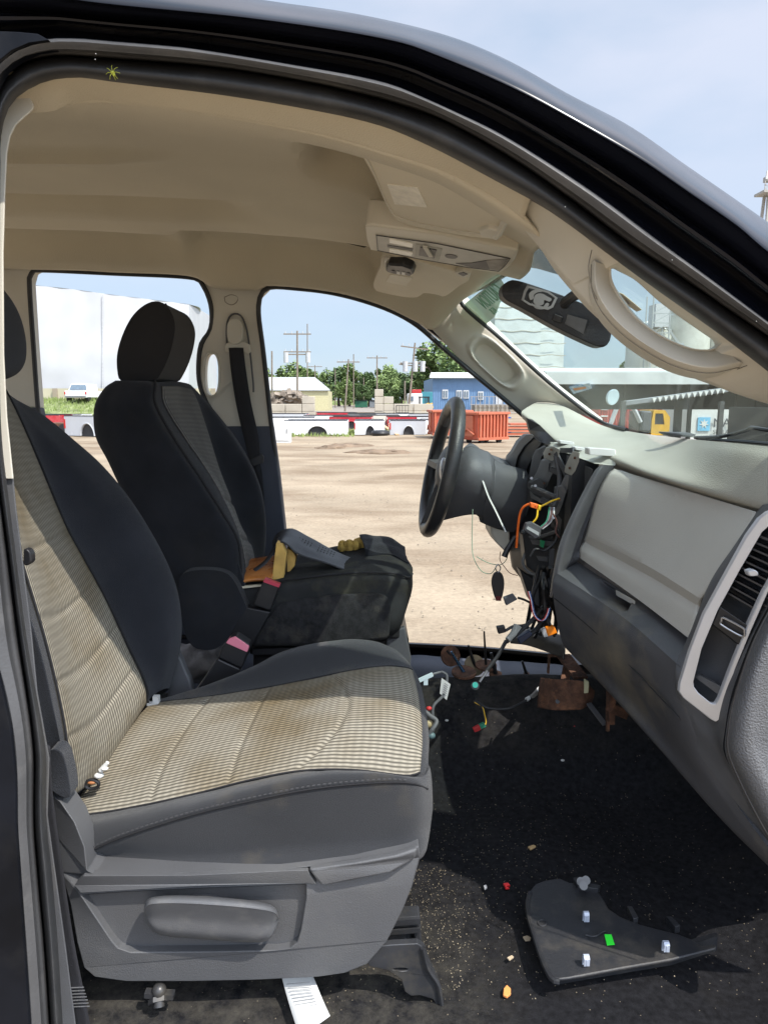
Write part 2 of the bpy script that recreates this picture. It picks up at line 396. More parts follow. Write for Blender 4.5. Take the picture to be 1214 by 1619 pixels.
surf('door_frame_flange', [mixc(C1,C3,0.0,.02), mixc(C1,C3,.12,-.012), mixc(C1,C3,.3,-.022), mixc(C1,C3,.42,-.042), mixc(C1,C3,.95,-.048), mixc(C1,C3,1.04,-.01)], M_sealg, truck, nu=160, nv=4, sharp=(3,))
# painted body round the door: channel, rain gutter, outer skin and roof
C5 = [(-400,-40),(-60,-25),(150,5),(400,30),(607,62),(700,92),(835,152),(996,243),(1081,300),(1166,359),(1214,400),(1320,478),(1420,560),(1500,630)]
C6 = [(-400,-110),(-60,-90),(150,-45),(400,-2),(560,22),(700,55),(800,95),(899,150),(996,201),(1081,260),(1166,319),(1214,353),(1320,428),(1420,500),(1500,560)]
C3t = C3[17:]
C3x = [(-400,60),(-200,70),(-30,76)] + C3[20:]
def mixd(a, b, t, d):
    A = spline([Vector((x, y, 0)) for x, y in a], 60); B = spline([Vector((x, y, 0)) for x, y in b], 60)
    return [((p.x*(1-t)+q.x*t), (p.y*(1-t)+q.y*t), d + (-.0001 * max(0, p.x-600)*.6)) for p, q in zip(A, B)]
surf('roof_rail', [mixd(C3x,C5,-.03,1.0), mixd(C3x,C5,.02,.985), mixd(C3x,C5,.30,.99), mixd(C3x,C5,.42,.955), mixd(C3x,C5,.52,.95), mixd(C3x,C5,.60,.965), mixd(C3x,C5,.72,.945), mixd(C3x,C5,.97,.925), mixd(C3x,C5,1.0,.918),
     mixd(C5,C6,.08,.915), mixd(C5,C6,.4,.925), mixd(C5,C6,.75,.955), mixd(C5,C6,1.0,1.0), mixd(C5,C6,1.03,1.06)], M_paint, truck, nu=120, nv=3, sharp=(4, 7))
# roof skin (outer) and dark lining so that no light leaks through
rf = [[(-1.9,.98,2.00),(-1.0,.98,2.035),(-.3,.985,2.02),(0,.99,1.98),(.30,1.0,1.90)],
      [(-1.9,1.1,2.06),(-1.0,1.1,2.09),(-.3,1.1,2.07),(0,1.1,2.03),(.30,1.1,1.94)],
      [(-1.9,1.6,2.10),(-1.0,1.6,2.13),(-.3,1.6,2.12),(0.05,1.6,2.08),(.34,1.6,1.985)],
      [(-1.9,2.15,2.05),(-1.0,2.15,2.08),(-.3,2.15,2.06),(0,2.15,2.02),(.28,2.15,1.95)],
      [(-1.9,2.32,1.97),(-1.0,2.32,2.0),(-.3,2.32,1.98),(0,2.32,1.94),(.26,2.32,1.88)]]
surf('roof_skin', rf, M_paint, truck, nu=30, nv=5, px=False, solid=0.004)
# rear door panel beside the doorway (dark glossy paint)
rd = [(78,63),(60,53),(30,50),(-60,47),(-500,40),(-500,1750),(50,1750),(46,1619),(38,1497),(30,1382),(25,1306),(24,1229),(17,1153),(0,1076),(-20,1000),(-33,860),(-43,600),(-48,260),(-34,150),(-4,98),(20,79),(48,67)]
slab('rear_door_edge', [(x, y, dd(y, -.055)) for x, y in rd], .03, mat('door_edge_paint', (0.006,0.007,0.010), .35, var=.4, vscale=8, spec=.12, dirt=(.02,.02,.02,1), dscale=6), truck, bevel=.004, seg=3)
slab('rear_cab_wall', [(-500,0,1.02),(-20,30,1.02),(-20,1100,1.0),(20,1200,.99),(70,1750,.98),(-600,1750,.98)], .01, M_dkplas, truck)
# B-pillar trim beside the seal
slab('upper_pillar_trim', crv([(-3,260),(2,185),(15,163),(43,143),(48,155),(53,166),(52,172),(46,178),(25,197),(16,215),(11,240),(8,300),(5,400),(6,560),(11,660),(21,757),(4,757),(-2,690)], .035), .003, M_beige, truck, bevel=.0008)
slab('lower_pillar_trim', crv([(5,757),(21,757),(25,800),(38,905),(50,1003),(59,1095),(78,1200),(75,1290),(85,1363),(104,1500),(122,1640),(90,1640),(60,1286),(60,1190),(30,1000)], .04), .003, M_dkplas, truck, bevel=.0008)

# ---- headliner
H0 = [(-500,106,.975),(-100,110,.975),(0,112,.975),(110,114,.975),(200,122,.975),(350,140,.975),(500,165,.975),(607,189,.975),(700,227,.975),(790,274,.975),(842,305,.975)]
H1 = [(-500,172,1.02),(-100,172,1.02),(0,173,1.02),(75,172,1.02),(112,158,1.02),(150,153,1.02),(200,157,1.02),(350,178,1.02),(500,205,1.02),(607,235,1.02),(700,265,1.02),(772,300,1.02),(830,340,1.02)]
H2 = [(-520,176,1.10),(-100,182,1.08),(0,184,1.08),(120,170,1.06),(200,170,1.06),(350,189,1.06),(500,217,1.06),(607,248,1.06),(700,282,1.06),(800,340,1.06),(862,382,1.08)]
H3 = [(-500,225,1.35),(-100,226,1.35),(200,230,1.35),(450,247,1.35),(600,277,1.35),(720,325,1.35),(800,365,1.35),(850,392,1.35)]
H4 = [(-420,303,1.7),(-100,306,1.7),(200,312,1.7),(450,325,1.7),(600,350,1.7),(700,380,1.7),(770,408,1.7),(820,422,1.7)]
H5 = [(-330,362,2.05),(0,371,2.05),(200,380,2.05),(400,392,2.05),(550,406,2.05),(650,425,2.05),(715,447,2.05),(768,452,2.0)]
H6 = [(-280,420,2.2),(62,425,2.2),(180,429,2.2),(300,435,2.2),(340,454,2.2),(405,458,2.2),(425,451,2.2),(520,459,2.2),(600,480,2.2),(660,508,2.2),(682,520,2.2),(705,500,2.2),(729,471,2.2)]
def ss(a, b, x): t = max(0, min(1, (x-a)/(b-a))); return t*t*(3-2*t)
def g_(x): return math.exp(-x*x)
def hdisp(p, u, v):
    X, Y = p.x, p.y; z = 0
    if v > .3:
        rear = 1 - ss(-.40, -.22, X)
        z += .050 * ss(1.68, 1.72, Y) * (1 - ss(1.78, 1.86, Y)) * rear                 # long rear channel
        z -= .022 * g_((Y-1.40)/.025) * (1 - ss(-.5, -.3, X))
        z += .065 * ss(1.93, 2.02, Y) * (1-ss(2.12, 2.2, Y)) * (ss(-.52, -.44, X) * (1-ss(.0, .08, X)))  # recess over far door
        z += .05 * ss(1.98, 2.04, Y) * (1-ss(2.1, 2.17, Y)) * (1 - ss(-.6, -.4, X))
        z += .070 * ss(-.12, -.05, X) * (1-ss(.06, .16, X)) * ss(1.12, 1.2, Y) * (1-ss(1.40, 1.5, Y))      # pocket round the near visor
        z -= .026 * ss(.0, .05, X) * ss(1.42, 1.5, Y) * (1-ss(1.68, 1.78, Y))                              # boss that carries the console
        z += .003 * noise.noise(Vector((X*4, Y*4, 0)))
    return Vector((X, Y, p.z + z))
surf('headliner', [H0, H1, H2, H3, H4, H5, H6], M_head, truck, nu=110, nv=16, disp=hdisp, sharp=(1,), solid=.004)

# ---- near A-pillar trim with its grab handle
inner = [(785,292),(802,324),(827,353),(857,387),(882,425),(912,461),(937,489),(971,518),(1005,541),(1070,583),(1141,611),(1214,636),(1330,665),(1450,700)]
outer = [(1450,770),(1320,658),(1214,573),(1123,506),(1060,461),(996,415),(933,368),(869,321),(790,272)]
lp = spline([P(x, y, 1.05 if i > 0 else 1.0) for i, (x, y) in enumerate(inner)], 40) + spline([P(x, y, .985) for x, y in outer], 30)
hole = [(966,422),(976,421),(988,427),(1012,440),(1045,470),(1080,497),(1120,525),(1137,537),(1140,546),(1132,551),(1105,552),(1078,545),(1042,528),(1008,503),(985,475),(970,447)]
b = MB(); b.prism(lp, (0, .02, 0), [spline([P(x, y, 1.01) for x, y in hole], 40, closed=True)])
atrim = b.build('near_pillar_trim', M_beige, truck, bevel=.003)
hp0 = [(962,420),(964,447),(982,477),(1006,506),(1041,532),(1077,549),(1106,556),(1145,553)]
hp1 = [(951,418),(953,452),(970,484),(996,514),(1035,543),(1075,561),(1114,568),(1156,562)]
hp2 = [(938,412),(939,452),(954,486),(982,518),(1022,548),(1070,573),(1122,584),(1172,575)]
hm = [((a[0]*.45+b[0]*.55), (a[1]*.45+b[1]*.55)) for a, b in zip(hp1, hp2)]
surf('grab_handle', [[(x+4,y-3,1.045) for x,y in hp0],[(x,y,1.014) for x,y in hp0],[(x,y,1.000) for x,y in hm],[(x,y,1.002) for x,y in hp2],[(x-6,y+9,1.022) for x,y in hp2],[(x-10,y+16,1.055) for x,y in hp2]], M_beige, atrim, nu=60, nv=8)
M_seam = mat('seam_shadow_gap', (.22,.20,.165), .8)
MB().tube([P(x-4,y+6,1.010) for x,y in hp2], .0006, 6, k=50).build('handle_seam', M_seam, atrim)
MB().tube([P(*p) for p in [(935,395,.985),(930,425,.985),(938,462,1.0),(960,495,1.02),(1005,530,1.035),(1075,570,1.04),(1150,585,1.03),(1180,578,.99)]], .0007, 6, k=50).build('trim_seam', M_seam, atrim)

# ---- far side of the cab
fr_open = [(455,960,2.33),(447,835,2.32),(438,745,2.30),(430,680,2.28),(417,560,2.26),(409,495,2.24),(413,466,2.235),(428,454,2.23),(470,456,2.23),(520,462,2.23),(570,474,2.23),(620,492,2.23),(660,515,2.23),(700,550,2.24),(740,584,2.25),(800,634,2.27),(835,664,2.29)]
re_open = [(75,760,2.30),(62,660,2.28),(53,540,2.26),(47,446,2.24),(51,432,2.235),(64,427,2.23),(180,432,2.23),(298,438,2.23),(320,450,2.235),(333,480,2.24),(335,510,2.245),(330,527,2.25),(318,545,2.25),(314,580,2.26),(317,612,2.265),(330,642,2.27),(352,675,2.28)]
bp = slab('far_pillar_trim', [(300,436,2.24),(322,452,2.24),(334,480,2.24),(336,510,2.24),(331,528,2.245),(319,546,2.25),(315,580,2.26),(318,612,2.265),(331,642,2.27),(352,674,2.28),(428,674,2.28),(416,560,2.26),(408,495,2.24),(411,468,2.235),(427,452,2.23),(400,440,2.22),(350,430,2.22)], .05, M_beige, truck,
     holes=[ell(335,592,12,34,2.26,20,pw=2.6)], bevel=.006, seg=3)
slab('far_lower_pillar', [(352,674,2.275),(430,674,2.275),(440,745,2.29),(450,835,2.31),(462,1000,2.34),(470,1040,2.35),(250,1040,2.35),(270,800,2.3)], .06, M_navy, truck, bevel=.004)
MB().tube([P(*p) for p in ell(335,592,12.5,34.5,2.25,24,pw=2.6)] + [P(347.5,592,2.25)], .004, 8).build('pillar_window_rim', M_beige, bp)
MB().tube([P(*p) for p in fr_open], .0075, 8, k=90).build('far_front_door_seal', M_seal, truck)
MB().tube([P(*p) for p in re_open], .0075, 8, k=90).build('far_rear_door_seal', M_seal, truck)
slab('far_rear_pillar', [(-60,380,2.22),(70,420,2.22),(50,430,2.235),(46,446,2.24),(52,540,2.26),(60,645,2.28),(20,640,2.28),(-60,640,2.28)], .05, M_beige, truck, bevel=.004)
slab('far_rear_lower_trim', [(-60,640,2.27),(60,645,2.27),(70,700,2.29),(82,900,2.33),(-60,900,2.33)], .05, M_navy, truck, bevel=.003)
# far A-pillar trim with its moulded pull
def adisp(p, u, v):
    x, y = PX(p); a = R(43); cx, cy = x-784, y-573
    e, f = cx*math.cos(a)+cy*math.sin(a), -cx*math.sin(a)+cy*math.cos(a)
    k = (abs(e)/44)**3 + (abs(f)/19)**3
    return Vector((p.x, p.y + .035*(1-ss(.55, 1.0, k)) - .008*math.exp(-((k-1.4)/.4)**2), p.z))
surf('far_windshield_pillar', [[(684,522,2.245),(740,582,2.255),(800,633,2.275),(840,664,2.29)], [(690,508,2.225),(752,566,2.235),(812,618,2.255),(860,652,2.27)], [(705,490,2.215),(775,548,2.22),(832,596,2.225),(905,652,2.23)], [(729,470,2.22),(792,534,2.22),(868,604,2.22),(948,666,2.22)], [(735,466,2.26),(797,530,2.26),(873,600,2.26),(952,662,2.26)]], M_beige, truck, nu=90, nv=14, disp=adisp, solid=.003)
MB().tube([P(*p) for p in [(727,466,2.2),(733,485,2.2),(792,536,2.2),(868,605,2.2),(945,664,2.18),(990,680,1.9)]], .006, 8, k=50).build('windshield_gasket', M_black, truck)
# roof cross-section over the far doors, outer rail
MB().tube([P(-300,395,2.33),P(60,404,2.33),P(300,412,2.33),P(430,428,2.33),P(520,438,2.33),P(620,465,2.34),P(700,520,2.36),P(800,600,2.4),P(880,680,2.4)], .035, 10, k=50).build('far_roof_rail', M_paint, truck)

# ---- windshield
wsq = [P(727,468,2.2), P(852,384,1.35), P(930,330,1.0), P(1500,720,.93), P(1214,702,1.12), P(1080,690,1.45), P(1000,680,1.8), P(945,668,2.18)]
rows = [[P(727,468,2.2), P(800,425,1.75), P(852,386,1.38), P(925,330,1.02)],
        [P(838,570,2.2), P(930,545,1.78), P(1010,525,1.4), P(1210,520,.98)],
        [P(948,668,2.2), P(1010,682,1.8), P(1090,692,1.42), P(1500,742,.95)]]
def glass_grid(rows, n=16):
    rr = [spline(r, n) for r in rows]; return cols(rr, 8)
bm = bmesh.new(); gg = glass_grid(rows); vv = [[bm.verts.new(p) for p in r] for r in gg]
for i in range(len(vv)-1):
    for j in range(len(vv[0])-1): bm.faces.new((vv[i][j], vv[i][j+1], vv[i+1][j+1], vv[i+1][j]))
wsh = finish('windshield', bm, M_glass, truck)

# ---- floor, tunnel, sills
FZ = .66
fl = [[(-1.9,.78,FZ),(-.5,.78,FZ),(.3,.78,FZ),(.75,.78,FZ),(1.2,.78,FZ)],
      [(-1.9,1.0,FZ),(-.5,1.0,FZ+.0),(.3,1.0,FZ),(.75,1.0,FZ),(1.15,1.0,FZ+.3)],
      [(-1.9,1.3,FZ),(-.5,1.3,FZ),(.3,1.3,FZ),(.75,1.3,FZ),(1.15,1.3,FZ+.35)],
      [(-1.9,1.56,FZ+.0),(-.5,1.56,FZ+.0),(.3,1.56,FZ+.0),(.75,1.56,FZ),(1.15,1.56,FZ+.35)],
      [(-1.9,1.66,FZ+.05),(-.5,1.66,FZ+.05),(.3,1.66,FZ+.06),(.75,1.66,FZ+.10),(1.15,1.66,FZ+.4)],
      [(-1.9,1.76,FZ+.10),(-.5,1.76,FZ+.14),(.3,1.76,FZ+.165),(.75,1.76,FZ+.19),(1.15,1.76,FZ+.4)],
      [(-1.9,1.86,FZ+.11),(-.5,1.86,FZ+.15),(.3,1.86,FZ+.185),(.75,1.86,FZ+.21),(1.15,1.86,FZ+.4)],
      [(-1.9,1.95,FZ+.04),(-.5,1.95,FZ+.07),(.3,1.95,FZ+.07),(.75,1.95,FZ+.09),(1.15,1.95,FZ+.35)],
      [(-1.9,2.26,FZ-.02),(-.5,2.26,FZ-.02),(.3,2.26,FZ-.02),(.75,2.26,FZ),(1.15,2.26,FZ+.3)]]
def fdisp(p, u, v):
    return p + Vector((0, 0, .006*noise.noise(p*9) + .0018*noise.noise(p*60)))
surf('carpet_floor', fl, M_carpet, truck, nu=150, nv=9, px=False, disp=fdisp)
# far sill
sl_ = [[(x, y-8, 2.27) for x, y in ((250,1010),(470,1018),(650,1026),(760,1032),(900,1045))],
       [(x, y, 2.30) for x, y in ((250,1010),(470,1018),(650,1026),(760,1032),(900,1045))],
       [(x, y+2, 2.38) for x, y in ((250,1000),(470,1008),(650,1016),(760,1022),(900,1035))],
       [(x, y+60, 2.42) for x, y in ((250,1000),(470,1008),(650,1016),(760,1022),(900,1035))]]
surf('far_sill', sl_, M_paint, truck, nu=30, nv=5)
surf('far_sill_trim', [[(250,1026,2.24),(650,1036,2.24),(760,1042,2.24),(900,1052,2.24)], [(250,1050,2.17),(650,1058,2.17),(760,1064,2.17),(900,1072,2.17)], [(250,1110,2.10),(650,1110,2.10),(760,1110,2.10),(900,1110,2.10)]], M_navy, truck, nu=60, nv=8, disp=lambda p, u, v: p + Vector((0, 0, .006*noise.noise(Vector((p.x*14, p.y*4, 0))))))
# firewall and far footwell, rear wall
MB().box((1.22, 1.6, 1.1), (.03, 1.5, .95)).box((1.0, 1.6, 1.36), (.5, 1.5, .01)).build('firewall', M_black, truck)
b = MB(); b.box((-1.93, 1.6, .95), (.04, 1.45, .7)).box((-1.93, 1.6, 2.0), (.04, 1.4, .18)).box((-1.93, 1.0, 1.6), (.04, .16, .7)).box((-1.93, 2.22, 1.6), (.04, .16, .7))
b.build('rear_wall', M_beige, truck)
MB().box((-.2, 1.6, .48), (3.2, 1.35, .1)).box((-.4, 2.36, .6), (3.0, .1, .2)).box((-.4, .88, .5), (3.0, .1, .2)).build('frame_rail', M_black, truck)
# ================================================================== seats
def weave(name, light, dark, ribs=True, pitch=.0076, dirt=None):
    """ribbed seat cloth: pale wavy ribs across the seat with darker thread between, in the cloth's own UV (metres)"""
    m = bpy.data.materials.new(name); m.use_nodes = True; t = m.node_tree; n = t.nodes; l = t.links.new; b = n['Principled BSDF']
    uv = n.new('ShaderNodeUVMap'); uv.uv_map = 'UVMap'; sp = n.new('ShaderNodeSeparateXYZ'); l(uv.outputs[0], sp.inputs[0])
    def M(op, a, b_=None, c_=None):
        q = n.new('ShaderNodeMath'); q.operation = op
        for i, v in enumerate((a, b_, c_)):
            if v is None: continue
            if isinstance(v, (int, float)): q.inputs[i].default_value = v
            else: l(v, q.inputs[i])
        return q.outputs[0]
    u, v = sp.outputs[0], sp.outputs[1]
    # ribs run along v, spaced in u; each rib is pinched every ~18 mm, alternate rows shifted
    wob = M('MULTIPLY', M('SINE', M('MULTIPLY', u, 2*math.pi/.022)), .00015)
    uu = M('MULTIPLY', M('ADD', v, wob), 2*math.pi/pitch)
    rib = M('MULTIPLY_ADD', M('SINE', uu), .5, .5)
    dash = M('MULTIPLY_ADD', M('SINE', M('MULTIPLY', u, 2*math.pi/.013)), .5, .5)
    k = M('MULTIPLY', M('POWER', rib, .8), M('MULTIPLY_ADD', dash, .25, .75))
    tcn = n.new('ShaderNodeTexCoord'); nz = n.new('ShaderNodeTexNoise'); nz.inputs['Scale'].default_value = 5; nz.inputs['Detail'].default_value = 6; l(tcn.outputs['Object'], nz.inputs['Vector'])
    mx = n.new('ShaderNodeMix'); mx.data_type = 'RGBA'; l(k, mx.inputs[0]); mx.inputs[6].default_value = dark; mx.inputs[7].default_value = light
    out = mx.outputs[2]
    if dirt:
        mr = n.new('ShaderNodeMapRange'); l(nz.outputs[0], mr.inputs[0]); mr.inputs[1].default_value = .45; mr.inputs[2].default_value = .68; mr.inputs[4].default_value = .9
        md = n.new('ShaderNodeMix'); md.data_type = 'RGBA'; l(mr.outputs[0], md.inputs[0]); l(out, md.inputs[6]); md.inputs[7].default_value = dirt; md.blend_type = 'MULTIPLY'; out = md.outputs[2]
    l(out, b.inputs['Base Color']); b.inputs['Roughness'].default_value = .95; b.inputs['Specular IOR Level'].default_value = .15
    bp = n.new('ShaderNodeBump'); bp.inputs['Strength'].default_value = .7; bp.inputs['Distance'].default_value = .0015; l(k, bp.inputs['Height']); l(bp.outputs[0], b.inputs['Normal'])
    return m
M_ins = weave('ribbed_cloth', (0.34, 0.31, 0.25, 1), (0.075, 0.068, 0.055, 1), dirt=(0.62, 0.52, 0.36, 1))
M_cloth = mat('charcoal_cloth', (0.033, 0.034, 0.037), 0.97, var=0.12, vscale=5, bump=0.6, bscale=1100, spec=0.12, sheen=0.15, dirt=(0.12, 0.10, 0.068, 1), dirt_amt=0.3, dscale=3.6)
M_clothn = mat('navy_cloth', (0.022, 0.0245, 0.031), 0.97, var=0.2, vscale=7, bump=0.7, bscale=700, spec=0.1, sheen=0.12, dirt=(0.040, 0.041, 0.044, 1), dirt_amt=0.5, dscale=5)
M_clothb = mat('black_cloth', (0.031, 0.029, 0.029), 0.97, var=0.1, vscale=5, bump=0.5, bscale=1100, spec=0.1, sheen=0.12)
M_clothd = mat('dark_seat_cloth', (0.019, 0.0205, 0.025), 0.97, var=0.25, vscale=9, bump=0.5, bscale=900, spec=0.1, sheen=0.1, dirt=(0.035, 0.034, 0.030, 1), dirt_amt=0.4, dscale=5)
M_stitch = mat('stitching', (0.012, 0.012, 0.014), 0.9)
M_trim = mat('seat_side_plastic', (0.080, 0.081, 0.085), 0.5, var=0.08, bump=0.28, bscale=650, dirt=(0.14, 0.135, 0.12, 1), dirt_amt=0.8, dscale=6)
M_leath = mat('worn_vinyl', (0.035, 0.037, 0.043), 0.6, var=0.2, bump=0.15, bscale=200, dirt=(0.06, 0.055, 0.05, 1), dscale=8)
M_foam = mat('yellow_foam', (0.50, 0.33, 0.08), 0.95, var=0.35, vscale=25, bump=0.9, bscale=90)
M_red = mat('red_button', (0.55, 0.05, 0.09), 0.4); M_pink = mat('faded_red_button', (0.72, 0.22, 0.30), 0.5)
M_web = mat('belt_webbing', (0.016, 0.016, 0.02), 0.8, bump=0.5, bscale=900, var=0.3)

# ---------------------------------------------- front passenger seat
seat = thing('front_seat', 'near front seat with dirty tan ribbed cloth and a long recliner lever', 'car seat', P(300, 1560, 1.25), group='front seats')
def crown(amp, c=.5):
    return lambda p, u, v: p
# cushion: rows run from the backrest to the front edge, going round the cross-section
A = [(120,1385,1.03),(300,1385,1.01),(450,1376,1.01),(600,1364,1.01),(655,1352,1.02),(668,1330,1.05),(664,1310,1.09)]
B = [(124,1350,1.015),(300,1350,.995),(450,1335,.99),(600,1325,.99),(664,1310,1.00),(682,1290,1.05),(682,1280,1.09)]
C = [(135,1350,1.005),(200,1322,.992),(300,1290,.985),(400,1266,.982),(500,1247,.982),(600,1238,.985),(650,1239,.995),(676,1248,1.02),(683,1240,1.08)]
D = [(115,1312,1.02),(200,1290,1.01),(300,1264,1.005),(400,1240,1.0),(480,1224,1.0),(560,1218,1.0),(640,1226,1.005),(668,1228,1.03),(680,1215,1.08)]
E = [(112,1293,1.055),(200,1279,1.05),(300,1258,1.045),(400,1233,1.045),(480,1219,1.045),(560,1218,1.045),(640,1227,1.045),(668,1225,1.06),(677,1205,1.10)]
F = [(140,1240,1.14),(240,1216,1.14),(340,1192,1.14),(440,1172,1.14),(520,1155,1.14),(600,1150,1.14),(650,1158,1.14),(670,1162,1.15),(678,1165,1.17)]
H = [(190,1165,1.26),(290,1148,1.26),(390,1130,1.26),(470,1117,1.26),(540,1102,1.26),(600,1096,1.26),(645,1100,1.26),(664,1106,1.27),(672,1115,1.28)]
I = [(240,1112,1.385),(330,1102,1.385),(430,1086,1.385),(490,1074,1.385),(560,1060,1.385),(610,1054,1.385),(640,1056,1.385),(655,1064,1.385),(664,1080,1.385)]
J = [(262,1106,1.425),(330,1082,1.43),(400,1054,1.435),(450,1033,1.44),(520,1019,1.445),(575,1017,1.445),(615,1026,1.44),(640,1042,1.43),(655,1062,1.42)]
K = [(262,1125,1.48),(330,1098,1.49),(400,1070,1.49),(450,1045,1.495),(520,1028,1.50),(575,1024,1.50),(615,1034,1.495),(640,1050,1.48),(655,1070,1.46)]
Lr = [(262,1190,1.50),(330,1180,1.50),(450,1160,1.50),(575,1150,1.50),(640,1150,1.49),(655,1160,1.47)]
N_ = [(262,1230,1.46),(450,1210,1.46),(575,1200,1.46),(640,1200,1.46),(655,1205,1.44)]
def cushd(p, u, v):
    return p + Vector((0, 0, .0025*noise.noise(p*7) + .0012*noise.noise(p*28)))
cush = surf('cushion', [A,B,C,D,E,F,H,I,J,K,Lr,N_], [M_cloth], seat, nu=100, nv=8, closed=True, disp=cushd)
# the ribbed insert: a thin sheet lying on the cushion, sewn in panels
def stitchdisp(lines, base=.0035, amp=.009, wd=.012, off=None):
    def f(p, u, v):
        k = 0
        for fn in lines: k = max(k, math.exp(-((u - fn(v))/wd)**2))
        e = min(v, 1-v, u*1.2 + .02, (1-u)*1.5 + .0)
        pill = 1 - math.exp(-max(0, e)/.03)
        return p + off * (base*pill + .002 - (amp-base)*k*pill*.8 - .0012) + Vector((0, 0, .0025*noise.noise(p*7) + .0012*noise.noise(p*28)))
    return f
ln1 = [lambda v: .23+.0*v, lambda v: .455+.0*v, lambda v: .70+.10*math.sin(math.pi*v)**1 - .05 + .03*v]
E1 = E[:-2]+[(664,1222,1.055)]; I1 = I[:-2]+[(652,1060,1.385)]; F1 = F[:-2]+[(668,1164,1.145)]; H1_ = H[:-2]+[(662,1104,1.265)]
surf('seat_insert', [E1,F1,H1_,I1], [M_ins], seat, nu=220, nv=26, disp=stitchdisp(ln1, .004, .008, .008, Vector((0,0,1))), solid=.003)
for rw in (C, E1, I1): MB().tube([P(*p) + Vector((0, -.002, .002)) for p in rw[:8]], .0016, 6, k=60).build('piping', M_stitch, cush)
b = MB(); pts = spline([P(x, y-7, d) for x, y, d in C[:7]], 130)
for i in range(0, 128, 2): b.bar(pts[i] + Vector((0,-.004,.001)), pts[i+1] + Vector((0,-.004,.001)), .0018, .0012)
b.build('seam_stitches', mat('grey_thread', (0.05,0.05,0.053), .8), cush)
# backrest rows: top of the back -> bottom, going round from the outer rear edge
a0 = [(-170,480,1.10),(-160,640,1.09),(-110,800,1.08),(-60,950,1.07),(-20,1100,1.06),(10,1200,1.06),(40,1290,1.06)]
a1 = [(-120,480,1.06),(-90,620,1.05),(-40,770,1.03),(5,900,1.02),(45,1020,1.01),(70,1110,1.01),(88,1180,1.015),(105,1270,1.02)]
a2 = [(-70,520,1.08),(-45,640,1.06),(-2,780,1.05),(35,900,1.04),(68,1010,1.03),(92,1110,1.03),(104,1180,1.03),(114,1262,1.04)]
a3 = [(-40,560,1.22),(-20,650,1.20),(30,790,1.19),(75,900,1.18),(110,1010,1.17),(145,1110,1.17),(160,1170,1.17),(165,1215,1.17)]
a4 = [(-10,590,1.36),(22,645,1.37),(60,730,1.37),(103,832,1.365),(135,890,1.36),(165,945,1.36),(200,1020,1.36),(228,1080,1.36),(232,1112,1.36)]
a5 = [(-5,600,1.42),(30,640,1.43),(90,700,1.43),(150,765,1.43),(200,832,1.43),(240,900,1.43),(262,970,1.42),(268,1030,1.41),(258,1090,1.41)]
a6 = [(-20,605,1.47),(15,628,1.48),(60,652,1.49),(110,690,1.49),(165,740,1.49),(222,815,1.48),(268,900,1.48),(285,965,1.47),(283,1030,1.46),(268,1090,1.45)]
a7 = [(-60,620,1.50),(0,660,1.50),(100,760,1.50),(180,860,1.50),(220,950,1.50),(240,1030,1.49),(240,1090,1.47)]
a8 = [(-140,600,1.46),(-80,700,1.46),(0,850,1.46),(60,980,1.45),(100,1080,1.45),(130,1150,1.44)]
backr = surf('backrest', [a0,a1,a2,a3,a4,a5,a6,a7,a8], [M_clothn], seat, nu=70, nv=8, closed=True, cap=True, disp=lambda p,u,v: p+Vector((.003*noise.noise(p*6),0,0)))
off = Vector((1, -.15, .35)).normalized()
r2 = [(p[0], p[1], p[2]) for p in a2]; 
surf('backrest_insert', [a2, a3, a4], [M_ins], seat, nu=220, nv=26, disp=stitchdisp([lambda v: .45+.055*math.sin(math.pi*v)*0-.0+.03*abs(v-.5), lambda v: .60+.02*v, lambda v: .735+.02*v, lambda v: .86+.02*v], .005, .009, .008, off), solid=.003)
b = MB(); b.tube([P(*p)+off*.004 for p in a4], .002, 6, k=60); b.build('piping', M_stitch, backr); MB().tube([P(*p)+off*.004 for p in a2], .002, 6, k=60).build('piping', M_stitch, backr)
# head restraint (only its edge shows past the door frame)
def head_rest(name, cx, cy, d, rx, ry, rz_, tilt, parent, yaw=0, m=M_clothn):
    """rounded block; centre at pixel, half sizes in metres (fore-aft, across, up)"""
    c = P(cx, cy, d); bm = bmesh.new(); bmesh.ops.create_cube(bm, size=2)
    bmesh.ops.subdivide_edges(bm, edges=bm.edges[:], cuts=7, use_grid_fill=True)
    rot = Matrix.Rotation(yaw, 3, 'Z') @ Matrix.Rotation(tilt, 3, 'Y')
    for v in bm.verts:
        p = v.co; q = Vector((p.x, p.y, p.z)); n4 = (abs(q.x)**3.2 + abs(q.y)**3.6 + abs(q.z)**3.4) ** (1/3.4)
        q = q / n4 if n4 > 0 else q
        k = 1 - .16 * ss(-.2, -1, q.z) - .06*ss(.3, 1, q.z); fx = rx * (k - .0); 
        x = q.x * rx * (.88 + .12*ss(-1, .2, q.z)) - .018 * ss(.0, 1, q.z); y = q.y * ry * (.90 + .10*ss(-1, -.1, q.z) - .08*ss(.2, 1, q.z))
        v.co = c + rot @ Vector((x, y, q.z * rz_))
    return finish(name, bm, m, parent, sub=1)
hr = head_rest('headrest', -52, 505, 1.25, .055, .13, .105, R(-14), seat)
